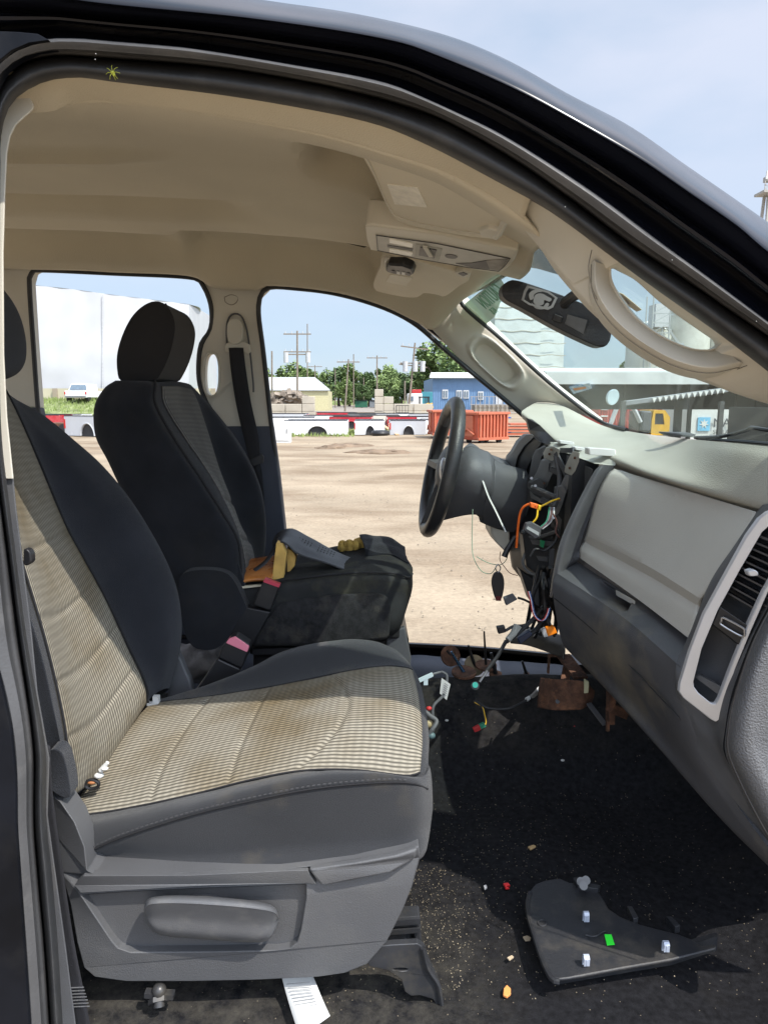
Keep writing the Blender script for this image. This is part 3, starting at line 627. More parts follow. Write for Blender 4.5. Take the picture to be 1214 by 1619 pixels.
# side shield with its recess and lever
shield = [(78,1255,1.0),(96,1268,.985),(118,1300,.975),(134,1340,.97),(138,1378,.965),(150,1384,.965),(300,1380,.965),(450,1374,.965),(560,1362,.965),(625,1350,.967),(662,1338,.975),(664,1356,.975),(652,1400,.972),(636,1440,.97),(612,1488,.97),(580,1525,.97),(548,1538,.97),(500,1545,.97),(400,1550,.97),(300,1552,.97),(200,1552,.97),(150,1545,.97),(133,1530,.97),(122,1490,.97),(112,1430,.98),(98,1380,.99),(86,1320,1.0)]
recess = [(128,1415,.967),(200,1410,.967),(330,1404,.967),(484,1398,.967),(484,1420,.967),(476,1470,.967),(470,1490,.967),(458,1500,.967),(440,1503,.967),(330,1505,.967),(205,1506,.967),(188,1500,.967),(175,1485,.967)]
sh = slab('side_shield', shield, .045, M_trim, seat, holes=[[(x,y,.967) for x,y,_ in recess]], bevel=.006, seg=3)
slab('recess_panel', [(x,y,.981) for x,y,_ in recess], .01, M_trim, sh)
# raised lip under the cushion (a second, softer step on the shield)
slab('shield_rail', [(132,1385,.961),(300,1384,.960),(450,1377,.960),(486,1376,.960),(500,1398,.961),(484,1396,.962),(330,1400,.962),(128,1412,.964),(118,1400,.966)], .014, M_trim, sh, bevel=.004, seg=3)
slab('shield_front', [(488,1376,.956),(560,1366,.957),(625,1354,.96),(660,1342,.968),(657,1358,.968),(625,1378,.96),(560,1392,.958),(520,1400,.958),(505,1398,.958)], .014, M_trim, sh, bevel=.005, seg=3)
lt = [(228,1446),(230,1428),(244,1419),(290,1417),(360,1421),(410,1427),(434,1435),(441,1450)]; lb = [(230,1450),(236,1464),(250,1477),(290,1483),(360,1488),(410,1490),(430,1481),(440,1458)]
def lrow(t, d, k=0): return [(a[0]*(1-t)+b[0]*t, a[1]*(1-t)+b[1]*t, d + (.012 if i in (0, 7) else .004 if i in (1, 6) else 0)) for i, (a, b) in enumerate(zip(lt, lb))]
M_lev = mat('lever_plastic', (0.085,0.087,0.092), .38, var=.12, bump=.15, bscale=700, dirt=(.17,.165,.155,1), dirt_amt=.35, dscale=14)
surf('recliner_lever', [lrow(.02,.965), lrow(-.02,.952), lrow(.04,.938), lrow(.17,.930), lrow(.24,.932), lrow(.55,.939), lrow(.86,.940), lrow(.98,.948), lrow(1.0,.965)], M_lev, seat, nu=50, nv=5, sharp=(3,))
slab('lever_shaft', ell(310,1450,40,16,.95,16), .04, M_trim, seat)
# small oval cap at the recliner hinge
slab('hinge_cover', [(80,1186,.985),(90,1185,.985),(100,1195,.985),(108,1225,.985),(112,1255,.985),(108,1262,.985),(96,1260,.985),(82,1250,.985),(72,1230,.99),(74,1200,.99)], .03, M_clothn, seat, curve=30, bevel=.008, seg=3)
# seat track
M_trk = mat('painted_track_steel', (.045,.046,.05), .38, metal=.3, var=.3, vscale=12, dirt=(.12,.105,.08,1), dscale=14)
tr = slab('seat_track', [(x,y,.98) for x,y in ((560,1500),(620,1494),(660,1492),(672,1500),(680,1525),(690,1545),(698,1568),(700,1590),(692,1592),(684,1580),(664,1574),(650,1575),(640,1568),(634,1548),(614,1534),(585,1528))], .012, M_trk, seat, holes=[[(x,y,.98) for x,y,_ in ell(633,1533,12,3,.98,12)]], bevel=.003)
MB().tube([P(x,y,.978) for x,y in ((668,1498),(676,1530),(692,1556),(698,1588))], .004, 6, k=20).build('track_lip', M_trk, tr)
slab('track_bracket', [(624,1452,1.06),(664,1450,1.06),(667,1496,1.06),(600,1500,1.06)], .03, M_trk, seat, holes=[ell(648,1482,7,6,1.06,8,pw=5)], bevel=.003)
MB().bar(P(622,1458,1.055), P(664,1455,1.055), .006, .01).bar(P(612,1474,1.055), P(664,1470,1.055), .004, .008).build('track_step', M_trk, seat)
MB().bar(P(180,1500,1.16), P(640,1470,1.16), .05, .03).bar(P(180,1440,1.42), P(640,1350,1.42), .05, .03).build('slide_rail', M_black, seat)
b = MB(); b.cyl(P(252,1558,.975), P(252,1592,.96), .008); b.cyl(P(252,1578,.97), P(252,1586,.965), .016, n=6); b.bar(P(230,1570,.97), P(276,1573,.97), .012, .008); b.ball(P(252,1566,.97), .011); b.build('anchor_bolt', M_trk, seat)
# belt buckles, guide and webbing belonging to the near seat
bk = slab('buckle', [(374,1006,1.50),(395,1020,1.50),(386,1050,1.5),(382,1058,1.5),(345,1040,1.5),(350,1024,1.5),(364,1008,1.5)], .035, M_black, seat, bevel=.004, seg=3)
slab('buckle_button', [(362,1010,1.497),(372,1007,1.497),(394,1022,1.497),(391,1032,1.497),(357,1017,1.497)], .02, M_pink, bk, bevel=.002)
slab('buckle_stalk', [(344,1041,1.505),(381,1058,1.505),(366,1085,1.505),(340,1110,1.5),(296,1110,1.5),(318,1080,1.505)], .02, M_black, seat, bevel=.004)
slab('inner_side_cover', [(280,1030,1.485),(300,1075,1.485),(304,1090,1.485),(298,1125,1.485),(262,1125,1.485),(268,1080,1.485)], .025, M_dkplas, seat, bevel=.004)
bb = slab('belt_stop_button', [(37,868,.99),(44,868,.99),(50,876,.99),(51,888,.99),(46,894,.99),(39,895,.99),(36,890,.99)], .014, M_black, seat, bevel=.004)
web = [[(x, y, .955) for x, y in ((62,1170),(70,1250),(78,1330),(92,1440),(106,1530),(122,1640))], [(x, y, .952) for x, y in ((80,1180),(84,1252),(96,1344),(116,1478),(133,1566),(147,1640))]]
surf('seat_belt', web, M_web, seat, nu=50, nv=3, solid=.0015)
b = MB()
for i in range(7): b.bar(P(112+i*.8, 1562+i*5, .9515), P(133+i*1.5, 1561+i*5, .950), .0012, .0012)
b.build('belt_stitching', M_grplas, seat)
# white clips and a chip of paint left on the seat
c1 = thing('plastic_clip', 'white push-in trim clip lying in the fold of the near seat cushion', 'clip', P(160,1225,1.10))
b = MB(); b.ball(P(157,1226,1.09), (.008,.007,.0045)); b.cyl(P(160,1221,1.09)+Vector((0,0,.003)), P(171,1208,1.09)+Vector((0,0,.003)), .0045, .003, 10); b.ball(P(166,1215,1.088), (.006,.005,.003)); b.build('clip_body', M_white, c1)
c2 = thing('trim_button', 'small black and orange cap lying beside the white clip on the near seat', 'cap', P(146,1241,1.09))
b = MB(); b.tube([P(*p) for p in ell(146,1240,11,7,1.088,16)] + [P(157,1240,1.088)], .0028, 6); b.build('cap_rim', M_black, c2)
MB().ball(P(146,1236,1.09), (.008,.006,.004)).build('cap_core', mat('orange_brown', (.35,.14,.05), .7), c2)
c3 = thing('plastic_clip', 'square white clip wedged where the near backrest meets its cushion', 'clip', P(245,1112,1.385))
b = MB(); b.box(P(248,1111,1.38)+Vector((0,0,.008)), (.012,.012,.014)); b.box(P(243,1115,1.375)+Vector((0,0,.004)), (.022,.014,.005)); b.build('clip_body', M_white, c3)

# ---------------------------------------------- driver's seat
ds = thing('front_seat', 'far front seat with torn dark cushion, grey back stripe and tall headrest', 'car seat', P(480, 1020, 1.95), group='front seats')
# backrest
e0 = [(183,602,1.80),(165,615,1.78),(150,645,1.77),(152,690,1.765),(172,730,1.76),(200,790,1.75),(232,850,1.745),(262,905,1.74),(285,950,1.74)]
e1 = [(195,602,1.74),(185,612,1.73),(175,645,1.71),(185,690,1.70),(205,740,1.70),(240,800,1.70),(275,850,1.70),(305,900,1.70),(325,950,1.70)]
e2 = [(228,602,1.74),(228,608,1.72),(228,640,1.695),(250,690,1.69),(285,745,1.69),(320,800,1.69),(348,850,1.69),(358,900,1.69),(362,950,1.69)]
e3 = [(244,604,1.75),(245,612,1.735),(245,640,1.715),(272,690,1.71),(315,755,1.71),(350,810,1.71),(375,855,1.71),(380,900,1.71),(380,950,1.71)]
e4 = [(252,604,1.80),(256,612,1.79),(260,640,1.78),(290,690,1.78),(325,740,1.78),(352,785,1.78),(372,830,1.78),(384,870,1.78),(392,930,1.78)]
e5 = [(278,603,1.92),(283,612,1.92),(288,640,1.92),(312,690,1.92),(335,740,1.92),(355,785,1.92),(375,830,1.92),(390,870,1.92),(400,930,1.92)]
e6 = [(296,606,2.06),(303,616,2.06),(314,640,2.06),(330,690,2.06),(345,740,2.06),(362,785,2.06),(378,830,2.06),(398,870,2.06),(405,930,2.06)]
e7 = [(300,608,2.12),(310,618,2.12),(338,650,2.12),(368,690,2.12),(395,735,2.12),(412,775,2.12),(420,820,2.12),(420,860,2.12),(412,930,2.12)]
e8 = [(292,608,2.17),(305,625,2.17),(330,660,2.17),(360,705,2.17),(380,750,2.17),(390,800,2.17),(395,860,2.17),(395,930,2.17)]
e9 = [(200,608,2.05),(190,640,2.05),(200,690,2.05),(230,760,2.05),(260,820,2.05),(290,880,2.05),(310,950,2.05)]
dsb = surf('backrest', [e0,e1,e2,e3,e4,e5,e6,e7,e8,e9], [M_clothd], ds, nu=60, nv=8, closed=True, cap=True)
M_gins = weave('grey_ribbed_cloth', (0.22, 0.21, 0.195, 1), (0.04, 0.04, 0.042, 1), dirt=(.7,.7,.7,1))
surf('backrest_insert', [[(x+1,y,d-.004) for x,y,d in e4[1:]],[(x,y,d) for x,y,d in e5[1:]],[(x,y,d) for x,y,d in e6[1:]]], [M_gins], ds, nu=140, nv=14, disp=stitchdisp([lambda v: .56, lambda v: .76], .006, .016, .012, off), solid=.003)
MB().tube([P(*p)+Vector((.003,-.003,.002)) for p in e3], .003, 6, k=60).build('piping', M_stitch, dsb)
hro = [(188,598),(185,566),(192,535),(206,505),(222,487),(240,477),(256,478),(269,490),(277,512),(274,540),(266,567),(255,590),(246,600),(215,603),(197,602)]
hr2 = slab('headrest', [(x,y,1.80) for x,y in hro], .2, M_clothb, ds, vec=(.0,.21,.0), curve=60, bevel=.03, seg=5)
sm_ = [(262,480),(272,500),(274,520),(268,548),(258,575),(246,598)]
MB().tube([P(x,y,1.806) for x,y in sm_], .0022, 6, k=40).build('headrest_seam', M_stitch, hr2)
MB().cyl(P(232,590,1.86), P(230,620,1.86), .007).build('headrest_post', M_metal, ds); MB().cyl(P(265,592,1.96), P(262,620,1.96), .007).build('headrest_post', M_metal, ds)
# pivot housing between the seats
pvt = [(283,930,1.66),(285,912,1.66),(300,903,1.66),(330,901,1.66),(355,905,1.66),(370,918,1.66),(388,955,1.66),(390,962,1.66),(375,985,1.66),(360,1010,1.66),(345,1024,1.66),(325,1028,1.66),(305,1022,1.66),(292,1000,1.66),(286,965,1.66)]
slab('armrest_pivot', pvt, .09, M_clothd, ds, curve=50, bevel=.022, seg=4)
slab('armrest_base', [(284,908,1.70),(320,888,1.70),(375,885,1.70),(388,925,1.70),(380,935,1.70),(355,905,1.70),(300,902,1.70)], .06, M_clothd, ds, bevel=.008)
# cushion
q0 = [(395,1022,1.72),(450,1018,1.71),(540,1015,1.71),(600,1008,1.72),(628,998,1.75),(636,985,1.79)]
q1 = [(385,960,1.70),(450,945,1.69),(540,938,1.69),(605,935,1.70),(640,940,1.74),(651,935,1.80)]
q2 = [(380,935,1.71),(440,922,1.705),(520,912,1.70),(580,908,1.70),(625,910,1.72),(646,916,1.76),(652,910,1.82)]
q3 = [(375,925,1.78),(440,905,1.78),(520,897,1.78),(590,890,1.79),(630,893,1.80),(648,900,1.83),(652,898,1.86)]
q4 = [(375,905,1.95),(450,893,1.95),(540,880,1.95),(600,873,1.95),(630,876,1.95),(645,884,1.95)]
q5 = [(385,895,2.08),(470,878,2.10),(540,862,2.12),(580,853,2.12),(605,857,2.12),(630,870,2.10)]
q6 = [(390,905,2.17),(500,890,2.18),(580,870,2.19),(610,872,2.18),(630,884,2.15)]
q7 = [(390,990,2.18),(500,985,2.18),(610,975,2.18),(625,975,2.15)]
q8 = [(395,1030,2.05),(500,1028,2.05),(600,1018,2.05),(628,1003,2.0)]
dc = surf('cushion', [q0,q1,q2,q3,q4,q5,q6,q7,q8], [mat('dusty_seat_cloth', (0.030,0.031,0.032), .95, var=.2, vscale=8, bump=.5, bscale=900, spec=.1, dirt=(.10,.095,.06,1), dirt_amt=.3, dscale=5)], ds, nu=60, nv=7, closed=True, cap=True, disp=lambda p,u,v: p+Vector((0,0,.006*noise.noise(p*11)+.002*noise.noise(p*40))))
surf('carpet_side_panel', [[(400,1020,1.69),(500,1018,1.685),(600,1010,1.685),(612,1004,1.69)],[(425,975,1.683),(500,970,1.677),(600,965,1.677),(616,965,1.68)],[(445,952,1.685),(520,941,1.682),(595,938,1.682),(612,945,1.685)]], mat('dusty_carpet', (0.022,0.022,0.024), 1.0, var=.5, vscale=60, bump=1.0, bscale=700, dirt=(.12,.105,.08,1), dscale=12), ds, nu=40, nv=8, solid=.006)
MB().tube([P(x,y-3,d-.006) for x,y,d in q2], .0025, 6, k=50).build('piping', M_stitch, dc)
b = MB()
for i in range(46):
    t = i/45; b.ball(P(540+34*t+random.uniform(-4,4), 862+random.uniform(-5,6)+4*(1-t), 2.05+random.uniform(-.04,.03)), random.uniform(.008,.017), nu=7, nv=5)
b.build('exposed_foam', M_foam, dc)
surf('torn_cover', [[(568,852,2.06),(590,850,2.06),(615,856,2.06),(640,872,2.02)],[(574,864,1.98),(590,866,1.97),(615,869,1.96),(642,884,1.93)],[(578,874,1.9),(595,880,1.9),(618,882,1.9),(646,896,1.86)]], M_clothd, dc, nu=30, nv=10, disp=lambda p,u,v: p+Vector((0,0,.012+.008*noise.noise(p*20)-(.02 if v>.95 else 0))), solid=.004)
slab('seat_riser', [(400,1020,1.72),(600,1008,1.72),(632,990,1.76),(646,1010,1.78),(650,1060,1.8),(400,1070,1.72)], .3, M_black, ds, bevel=.004)
slab('front_bracket', [(612,1000,1.76),(640,992,1.76),(650,1040,1.76),(648,1062,1.76),(632,1056,1.76),(610,1030,1.76)], .02, M_dkplas, ds, bevel=.003)
MB().bar(P(400,1030,1.70), P(600,1022,1.70), .012, .015).bar(P(405,1045,1.74), P(600,1040,1.74), .02, .02).build('seat_track', M_black, ds)
b2 = slab('buckle', [(418,916,1.66),(443,925,1.66),(430,962,1.66),(425,966,1.66),(400,957,1.66),(406,940,1.66)], .03, M_black, ds, bevel=.004, seg=3)
slab('buckle_button', [(419,915,1.657),(443,924,1.657),(441,929,1.657),(416,920,1.657)], .015, M_red, b2)
slab('buckle_stalk', [(388,960,1.665),(428,968,1.665),(405,1010,1.665),(385,1050,1.665),(362,1060,1.665),(352,1030,1.665),(370,990,1.665)], .02, M_black, ds, bevel=.003)
# things left on the driver's seat
fp = thing('perforated_flap', 'loose black perforated upholstery flap draped over the far seat', 'upholstery flap', P(510,880,1.9))
M_perf = mat('perforated_vinyl', (0.018,0.019,0.023), .5, var=.1, bump=.2, bscale=300)
fl_ = surf('flap_sheet', [[(x,y,1.90) for x,y in [(430,858),(441,842),(463,836),(492,851),(535,872),(571,887),(587,899)]], [(x,y,1.82) for x,y in [(431,864),(442,849),(459,848),(482,862),(522,879),(558,894),(588,904)]],
    [(x,y,1.74) for x,y in [(433,870),(445,856),(457,862),(471,874),(507,886),(544,899),(586,908)]]], M_perf, fp, nu=60, nv=10, disp=lambda p,u,v: p+Vector((0,0,.004*noise.noise(p*14))), solid=.003)
MB().tube([P(440,850,1.79), P(434,868,1.77), P(420,888,1.75), P(402,902,1.74)], .006, 6, k=20, flat=.3).build('torn_strip', M_perf, fp)
for cx, cy in ((470,850), (506,865)):
  b = MB()
  for r_ in range(4):
    for c_ in range(6):
        if 1:
            q = P(cx+c_*4.6-r_*1.5, cy+c_*2.1+r_*3.0, 1.855-.014*r_); b.ball(q + Vector((0,-.002,.0035)), .0016, nu=6, nv=4)
  b.build('perforations', M_black, fp)
ob = thing('orange_manual', 'torn orange booklet lying flat on the far seat by its backrest', 'booklet', P(405,905,1.78))
surf('cover', [[(375,926,1.70),(395,924,1.70),(430,921,1.70)],[(385,905,1.77),(405,900,1.77),(436,898,1.77)],[(398,888,1.86),(415,886,1.86),(448,886,1.86)]], mat('orange_card', (0.50,0.14,0.02), .3, var=.5, vscale=18, col2=(.60,.24,.06,1), dirt=(.08,.04,.02,1), dscale=18), ob, nu=24, nv=6, disp=lambda p,u,v: p+Vector((0,0,.01+.006*noise.noise(p*20))), solid=.006)
slab('page_edge', [(375,928,1.698),(418,924,1.698),(418,927,1.698),(376,931,1.698)], .01, mat('paper', (.6,.55,.42), .8), ob)
yb = thing('yellow_sponge', 'pair of upright yellow foam blocks under the black perforated flap', 'foam block', P(445,890,1.74))
slab('front_block', [(437,858,1.72),(446,862,1.72),(453,876,1.72),(450,900,1.72),(447,926,1.72),(430,919,1.72),(433,888,1.72)], .035, mat('yellow_card', (.52,.33,.09), .8, var=.25, vscale=20, dirt=(.33,.18,.05,1), dscale=25), yb, bevel=.0015, smooth=20)
slab('rear_block', [(453,867,1.77),(461,870,1.77),(468,880,1.77),(466,895,1.77),(454,909,1.77)], .05, MATS['yellow_card'], yb, bevel=.0015, smooth=20)
# seat belt on the far pillar (part of the cab)
gl = slab('belt_guide', [(358,543,2.215),(364,540,2.215),(388,541,2.215),(395,545,2.215),(396,556,2.215),(392,560,2.215),(386,556,2.215),(385,550,2.215),(366,550,2.215),(363,558,2.215),(357,556,2.215),(355,549,2.215)], .012, M_beige, bp, bevel=.003)
slab('belt_adjuster', ell(371,524,12,20,2.20,20,pw=2.8), .035, M_beige, bp, bevel=.008, seg=3)
MB().tube([P(359,550,2.232), P(359,515,2.232), P(364,500,2.232), P(373,496,2.232), P(383,502,2.232), P(392,530,2.232), P(400,600,2.236), P(401,620,2.24)], .003, 6, k=40).build('adjuster_slot', M_dkplas, bp)
surf('far_seat_belt', [[(362,550,2.21),(366,590,2.21),(374,640,2.22),(388,700,2.24),(396,730,2.25)],[(385,550,2.208),(390,590,2.21),(398,640,2.215),(409,690,2.23),(412,725,2.24)]], M_web, truck, nu=30, nv=3, solid=.002)
slab('belt_tongue', [(392,728,2.225),(414,718,2.225),(417,722,2.225),(416,732,2.225),(400,738,2.225)], .01, M_black, truck, bevel=.002)
surf('lap_belt', [[(400,736,2.24),(408,760,2.25),(414,800,2.27)],[(412,732,2.24),(416,760,2.25),(419,800,2.27)]], M_web, truck, nu=14, nv=2, solid=.002)
MB().tube([P(*p) for p in [(355,470,2.238),(366,466,2.238),(376,470,2.238),(374,478,2.238),(366,482,2.238),(357,478,2.238),(355,470,2.238)]], .0012, 6, k=30).build('airbag_emblem', mat('moulded_grey', (.25,.22,.18), .6), bp)
# grey bundle on the rear floor, seen between the seats
bn = thing('moving_blanket', 'crumpled grey cloth bundle on the cab floor between the two front seats', 'blanket', P(320,1060,2.0))
surf('cloth_bundle', [[(270,1080,1.93),(320,1082,1.93),(380,1078,1.93)],[(268,1050,1.90),(320,1052,1.90),(380,1046,1.90)],[(270,1024,1.97),(320,1024,1.97),(380,1020,1.97)],[(272,1018,2.1),(320,1018,2.1),(380,1015,2.1)]], mat('grey_blanket', (.22,.21,.21), .95, var=.4, vscale=14, bump=.5, bscale=120), bn, nu=40, nv=10, disp=lambda p,u,v: p+Vector((0,.02*noise.noise(p*18),.015*noise.noise(p*25))), solid=.01)
# ================================================================== dashboard
dash = link(bpy.data.objects.new('dashboard', None)); put(dash, truck, True); dash.location = (0, 0, 0); dash.matrix_parent_inverse = world_of(truck).inverted()
M_pad = mat('dash_pad', (0.40, 0.385, 0.325), 0.6, var=0.05, bump=0.35, bscale=480, dirt=(0.31, 0.28, 0.21, 1), dirt_amt=0.5, dscale=3.5)
M_glove = mat('glovebox_plastic', (0.50, 0.48, 0.43), 0.5, var=0.04, bump=0.3, bscale=520, dirt=(0.56, 0.54, 0.49, 1), dirt_amt=0.9, dscale=5)
surf('dash_top_pad', [[(848,636,2.24),(885,640,2.22),(950,672,2.12),(1000,683,1.84),(1080,693,1.46),(1214,706,1.13),(1500,740,.92)],
    [(840,640,2.20),(880,650,2.15),(935,680,1.98),(985,693,1.78),(1075,708,1.42),(1214,730,1.10),(1500,790,.90)],
    [(830,646,2.13),(868,662,2.05),(915,688,1.88),(965,702,1.70),(1065,735,1.36),(1214,778,1.07),(1500,850,.88)],
    [(824,652,2.09),(848,670,1.99),(892,700,1.78),(955,716,1.60),(1030,748,1.38),(1200,800,1.08),(1500,890,.86)],
    [(826,662,2.09),(850,682,2.0),(888,710,1.8),(952,728,1.61),(1030,755,1.40),(1200,808,1.10),(1500,900,.88)],
    [(838,668,2.12),(862,690,2.03),(900,716,1.84),(960,736,1.66),(1040,764,1.46),(1210,820,1.16),(1500,905,.95)]], M_pad, dash, nu=90, nv=8, sharp=())
# lines the pad shows: passenger airbag seam and the defrost slot with a sensor puck
slab('sensor_cover', [(1046,683,1.50),(1090,684,1.44),(1101,687,1.42),(1097,691,1.42),(1058,690,1.48)], .03, M_dkplas, dash, bevel=.002)
b = MB(); b.tube([P(*p) for p in [(1100,692,1.43),(1140,690,1.33),(1180,680,1.26),(1186,676,1.25),(1214,680,1.2),(1300,690,1.1)]], .006, 8, k=30, flat=.6); b.tube([P(*p) for p in [(1105,695,1.42),(1160,697,1.28),(1300,708,1.05)]], .006, 6, k=20, flat=.5); b.build('wiper_cowl', M_black, dash)
surf('gauge_hood_throat', [[(829,660,2.09),(834,672,2.08),(842,686,2.05),(852,706,2.0),(860,730,1.95)],[(845,662,2.12),(856,678,2.12),(866,694,2.1),(872,712,2.05),(876,730,2.0)],[(850,676,1.97),(868,690,1.92),(880,700,1.88),(884,712,1.86),(886,730,1.86)]], M_black, dash, nu=20, nv=6, solid=.004)
# glove box door
surf('glove_box_door', [[(970,741,1.525),(1080,774,1.285),(1194,809,1.085)],[(958,752,1.52),(1075,792,1.28),(1186,828,1.083)],[(942,785,1.515),(1062,830,1.275),(1170,860,1.08)],[(926,845,1.52),(1020,893,1.30),(1106,946,1.12)],[(922,856,1.535),(1017,906,1.315),(1103,958,1.135)],[(916,868,1.525),(1012,925,1.305),(1098,976,1.125)],[(916,882,1.52),(1006,946,1.305),(1088,1009,1.125)],[(922,886,1.55),(1012,948,1.335),(1092,1010,1.155)]], M_glove, dash, nu=50, nv=8, sharp=(0,3,4,6), solid=.004)
slab('glove_latch', [(975,934,1.375),(1004,950,1.315),(1003,958,1.315),(976,943,1.375)], .01, M_glove, dash, bevel=.002)
# frame beside the glove box (towards the centre)
surf('centre_frame', [[(972,736,1.535),(961,756,1.53),(930,822,1.53),(916,866,1.53),(917,884,1.53),(908,890,1.55)],[(955,735,1.515),(945,752,1.51),(915,815,1.505),(897,860,1.505),(886,900,1.505),(884,912,1.50)],[(948,736,1.52),(936,750,1.515),(905,810,1.51),(885,858,1.51),(876,900,1.51),(872,935,1.51)],[(950,738,1.56),(934,760,1.56),(904,815,1.56),(884,860,1.56),(874,905,1.56),(868,943,1.55)],[(960,745,1.62),(936,770,1.62),(906,825,1.62),(888,870,1.62),(880,910,1.62),(872,945,1.62)]], M_dkplas, dash, nu=50, nv=7, sharp=(2,))
# lower dash: ledge, knee panel
surf('knee_panel', [[(905,884,1.565),(1000,944,1.345),(1090,1008,1.165),(1130,1040,1.12)],[(895,893,1.54),(992,958,1.315),(1080,1028,1.125),(1120,1060,1.09)],[(880,906,1.505),(982,974,1.28),(1068,1048,1.085),(1110,1085,1.06)],[(873,925,1.50),(975,1000,1.275),(1070,1080,1.08),(1120,1125,1.05)],[(876,955,1.495),(982,1052,1.27),(1072,1135,1.075),(1140,1190,1.02)],[(884,1000,1.51),(1000,1110,1.28),(1090,1200,1.08),(1160,1265,1.0)],[(893,1024,1.53),(950,1082,1.40),(1040,1182,1.20),(1130,1285,1.06),(1214,1368,.97),(1290,1440,.9)],[(915,1035,1.58),(965,1082,1.46),(1060,1182,1.27),(1150,1285,1.13),(1240,1380,1.05)],[(960,1020,1.6),(1030,1082,1.5),(1120,1182,1.3),(1220,1285,1.2),(1300,1380,1.1)]], mat('scuffed_charcoal', (0.075,0.076,0.082), .5, var=.2, bump=.3, bscale=650, dirt=(.20,.175,.13,1), dirt_amt=.22, dscale=4.2, detail=8), dash, nu=70, nv=7, sharp=(2,), disp=lambda p,u,v: p + (Vector((.05,0,-.028)) * math.exp(-((u-.36)/.10)**4) * math.exp(-((v-.125)/.07)**4)))
MB().tube([P(*p) for p in [(876,946,1.490),(930,990,1.37),(985,1042,1.262),(1050,1110,1.10),(1100,1165,1.055),(1150,1215,1.005)]], .0012, 6, k=50).build('knee_panel_seam', M_black, dash)
surf('dash_edge_trim', [[(1202,800,1.105),(1190,816,1.10),(1157,866,1.10),(1122,920,1.105),(1098,980,1.12),(1086,1012,1.125),(1068,1050,1.085),(1070,1110,1.08),(1100,1185,1.05),(1160,1265,1.0),(1214,1330,.965)],
   [(1206,798,1.07),(1194,818,1.06),(1164,866,1.055),(1130,920,1.06),(1106,980,1.07),(1084,1030,1.085),(1074,1066,1.07),(1082,1112,1.062),(1112,1170,1.03),(1168,1258,.99),(1220,1325,.955)],
   [(1230,795,1.02),(1218,820,1.01),(1200,880,1.0),(1190,940,1.0),(1170,1000,1.01),(1150,1040,1.02),(1130,1080,1.03),(1125,1130,1.02),(1135,1180,1.0),(1175,1250,.98),(1225,1320,.95)],
   [(1300,790,.95),(1290,820,.95),(1262,880,.945),(1222,945,.95),(1192,1000,.955),(1172,1050,.96),(1155,1100,.965),(1146,1150,.965),(1144,1190,.965),(1170,1238,.955),(1232,1320,.94)]], M_dkplas, dash, nu=70, nv=6)
M_louv = mat('louvre_black', (.03,.03,.033), .35)
# silver framed vent and pocket
def bz(pts, a=1.045, b=.94): return [(x, y, a + (b-a)*max(0, min(1.3, (x-1075)/150))) for x, y in pts]
bzo = bz([(1290,790),(1240,800),(1213,810),(1200,820),(1181,846),(1149,904),(1113,970),(1090,1030),(1074,1082),(1073,1094),(1080,1104),(1122,1137),(1131,1142),(1138,1137),(1146,1110),(1162,1058),(1188,995),(1213,938),(1255,860),(1300,810)], 1.035)
bzi = bz([(1275,815),(1240,822),(1216,831),(1204,842),(1170,900),(1133,968),(1108,1028),(1096,1076),(1097,1086),(1104,1096),(1124,1112),(1131,1113),(1136,1105),(1156,1052),(1182,988),(1206,936),(1245,868),(1285,822)], 1.035)
bez = slab('vent_bezel', bzo, .008, M_silver, dash, holes=[[(p) for p in bzi]], bevel=.003, seg=3)
slab('vent_housing', [(x,y,d+.055) for x,y,d in bzi], .006, M_black, dash)
b = MB(); q1 = [P(x,y,d+.016) for x,y,d in bzi]; q2_ = [P(x,y,d+.056) for x,y,d in bzi]
va = [b.bm.verts.new(p) for p in q1]; vb = [b.bm.verts.new(p) for p in q2_]
for i in range(len(va)): b.bm.faces.new((va[i], va[(i+1)%len(va)], vb[(i+1)%len(va)], vb[i]))
b.build('vent_well', M_black, dash)
for i in range(10):
    t = i/9; x0, y0 = 1200-52*t, 850+88*t; x1, y1 = x0+70-12*t, y0+28+6*t
    bd = lambda x: 1.035 - .105*max(0, min(1.3, (x-1075)/150))
    MB().prism([P(x0, y0, bd(x0)+.016), P(x1, y1, bd(x1)+.016), P(x1, y1-3, bd(x1)+.040), P(x0, y0-3, bd(x0)+.040)], (0,.0,.0028)).build('louvre', M_louv, dash)
slab('vent_knob', bz([(1181,903),(1192,900),(1199,905),(1199,911),(1184,912)],1.02), .012, M_silver, dash, bevel=.002)
slab('pocket_bar', bz([(1137,958),(1131,972),(1124,986),(1170,1022),(1178,1006),(1184,990)], 1.04), .02, M_black, dash, bevel=.002)
MB().tube([P(*p) for p in bz([(1140,982),(1143,977),(1172,992),(1176,998),(1172,1006),(1140,988),(1140,982)], 1.03)], .0016, 6, k=40).build('airbag_lamp', M_metal, dash)
slab('pocket_floor', bz([(1100,1072),(1106,1068),(1148,1090),(1140,1102)], 1.05), .02, M_dkplas, dash)
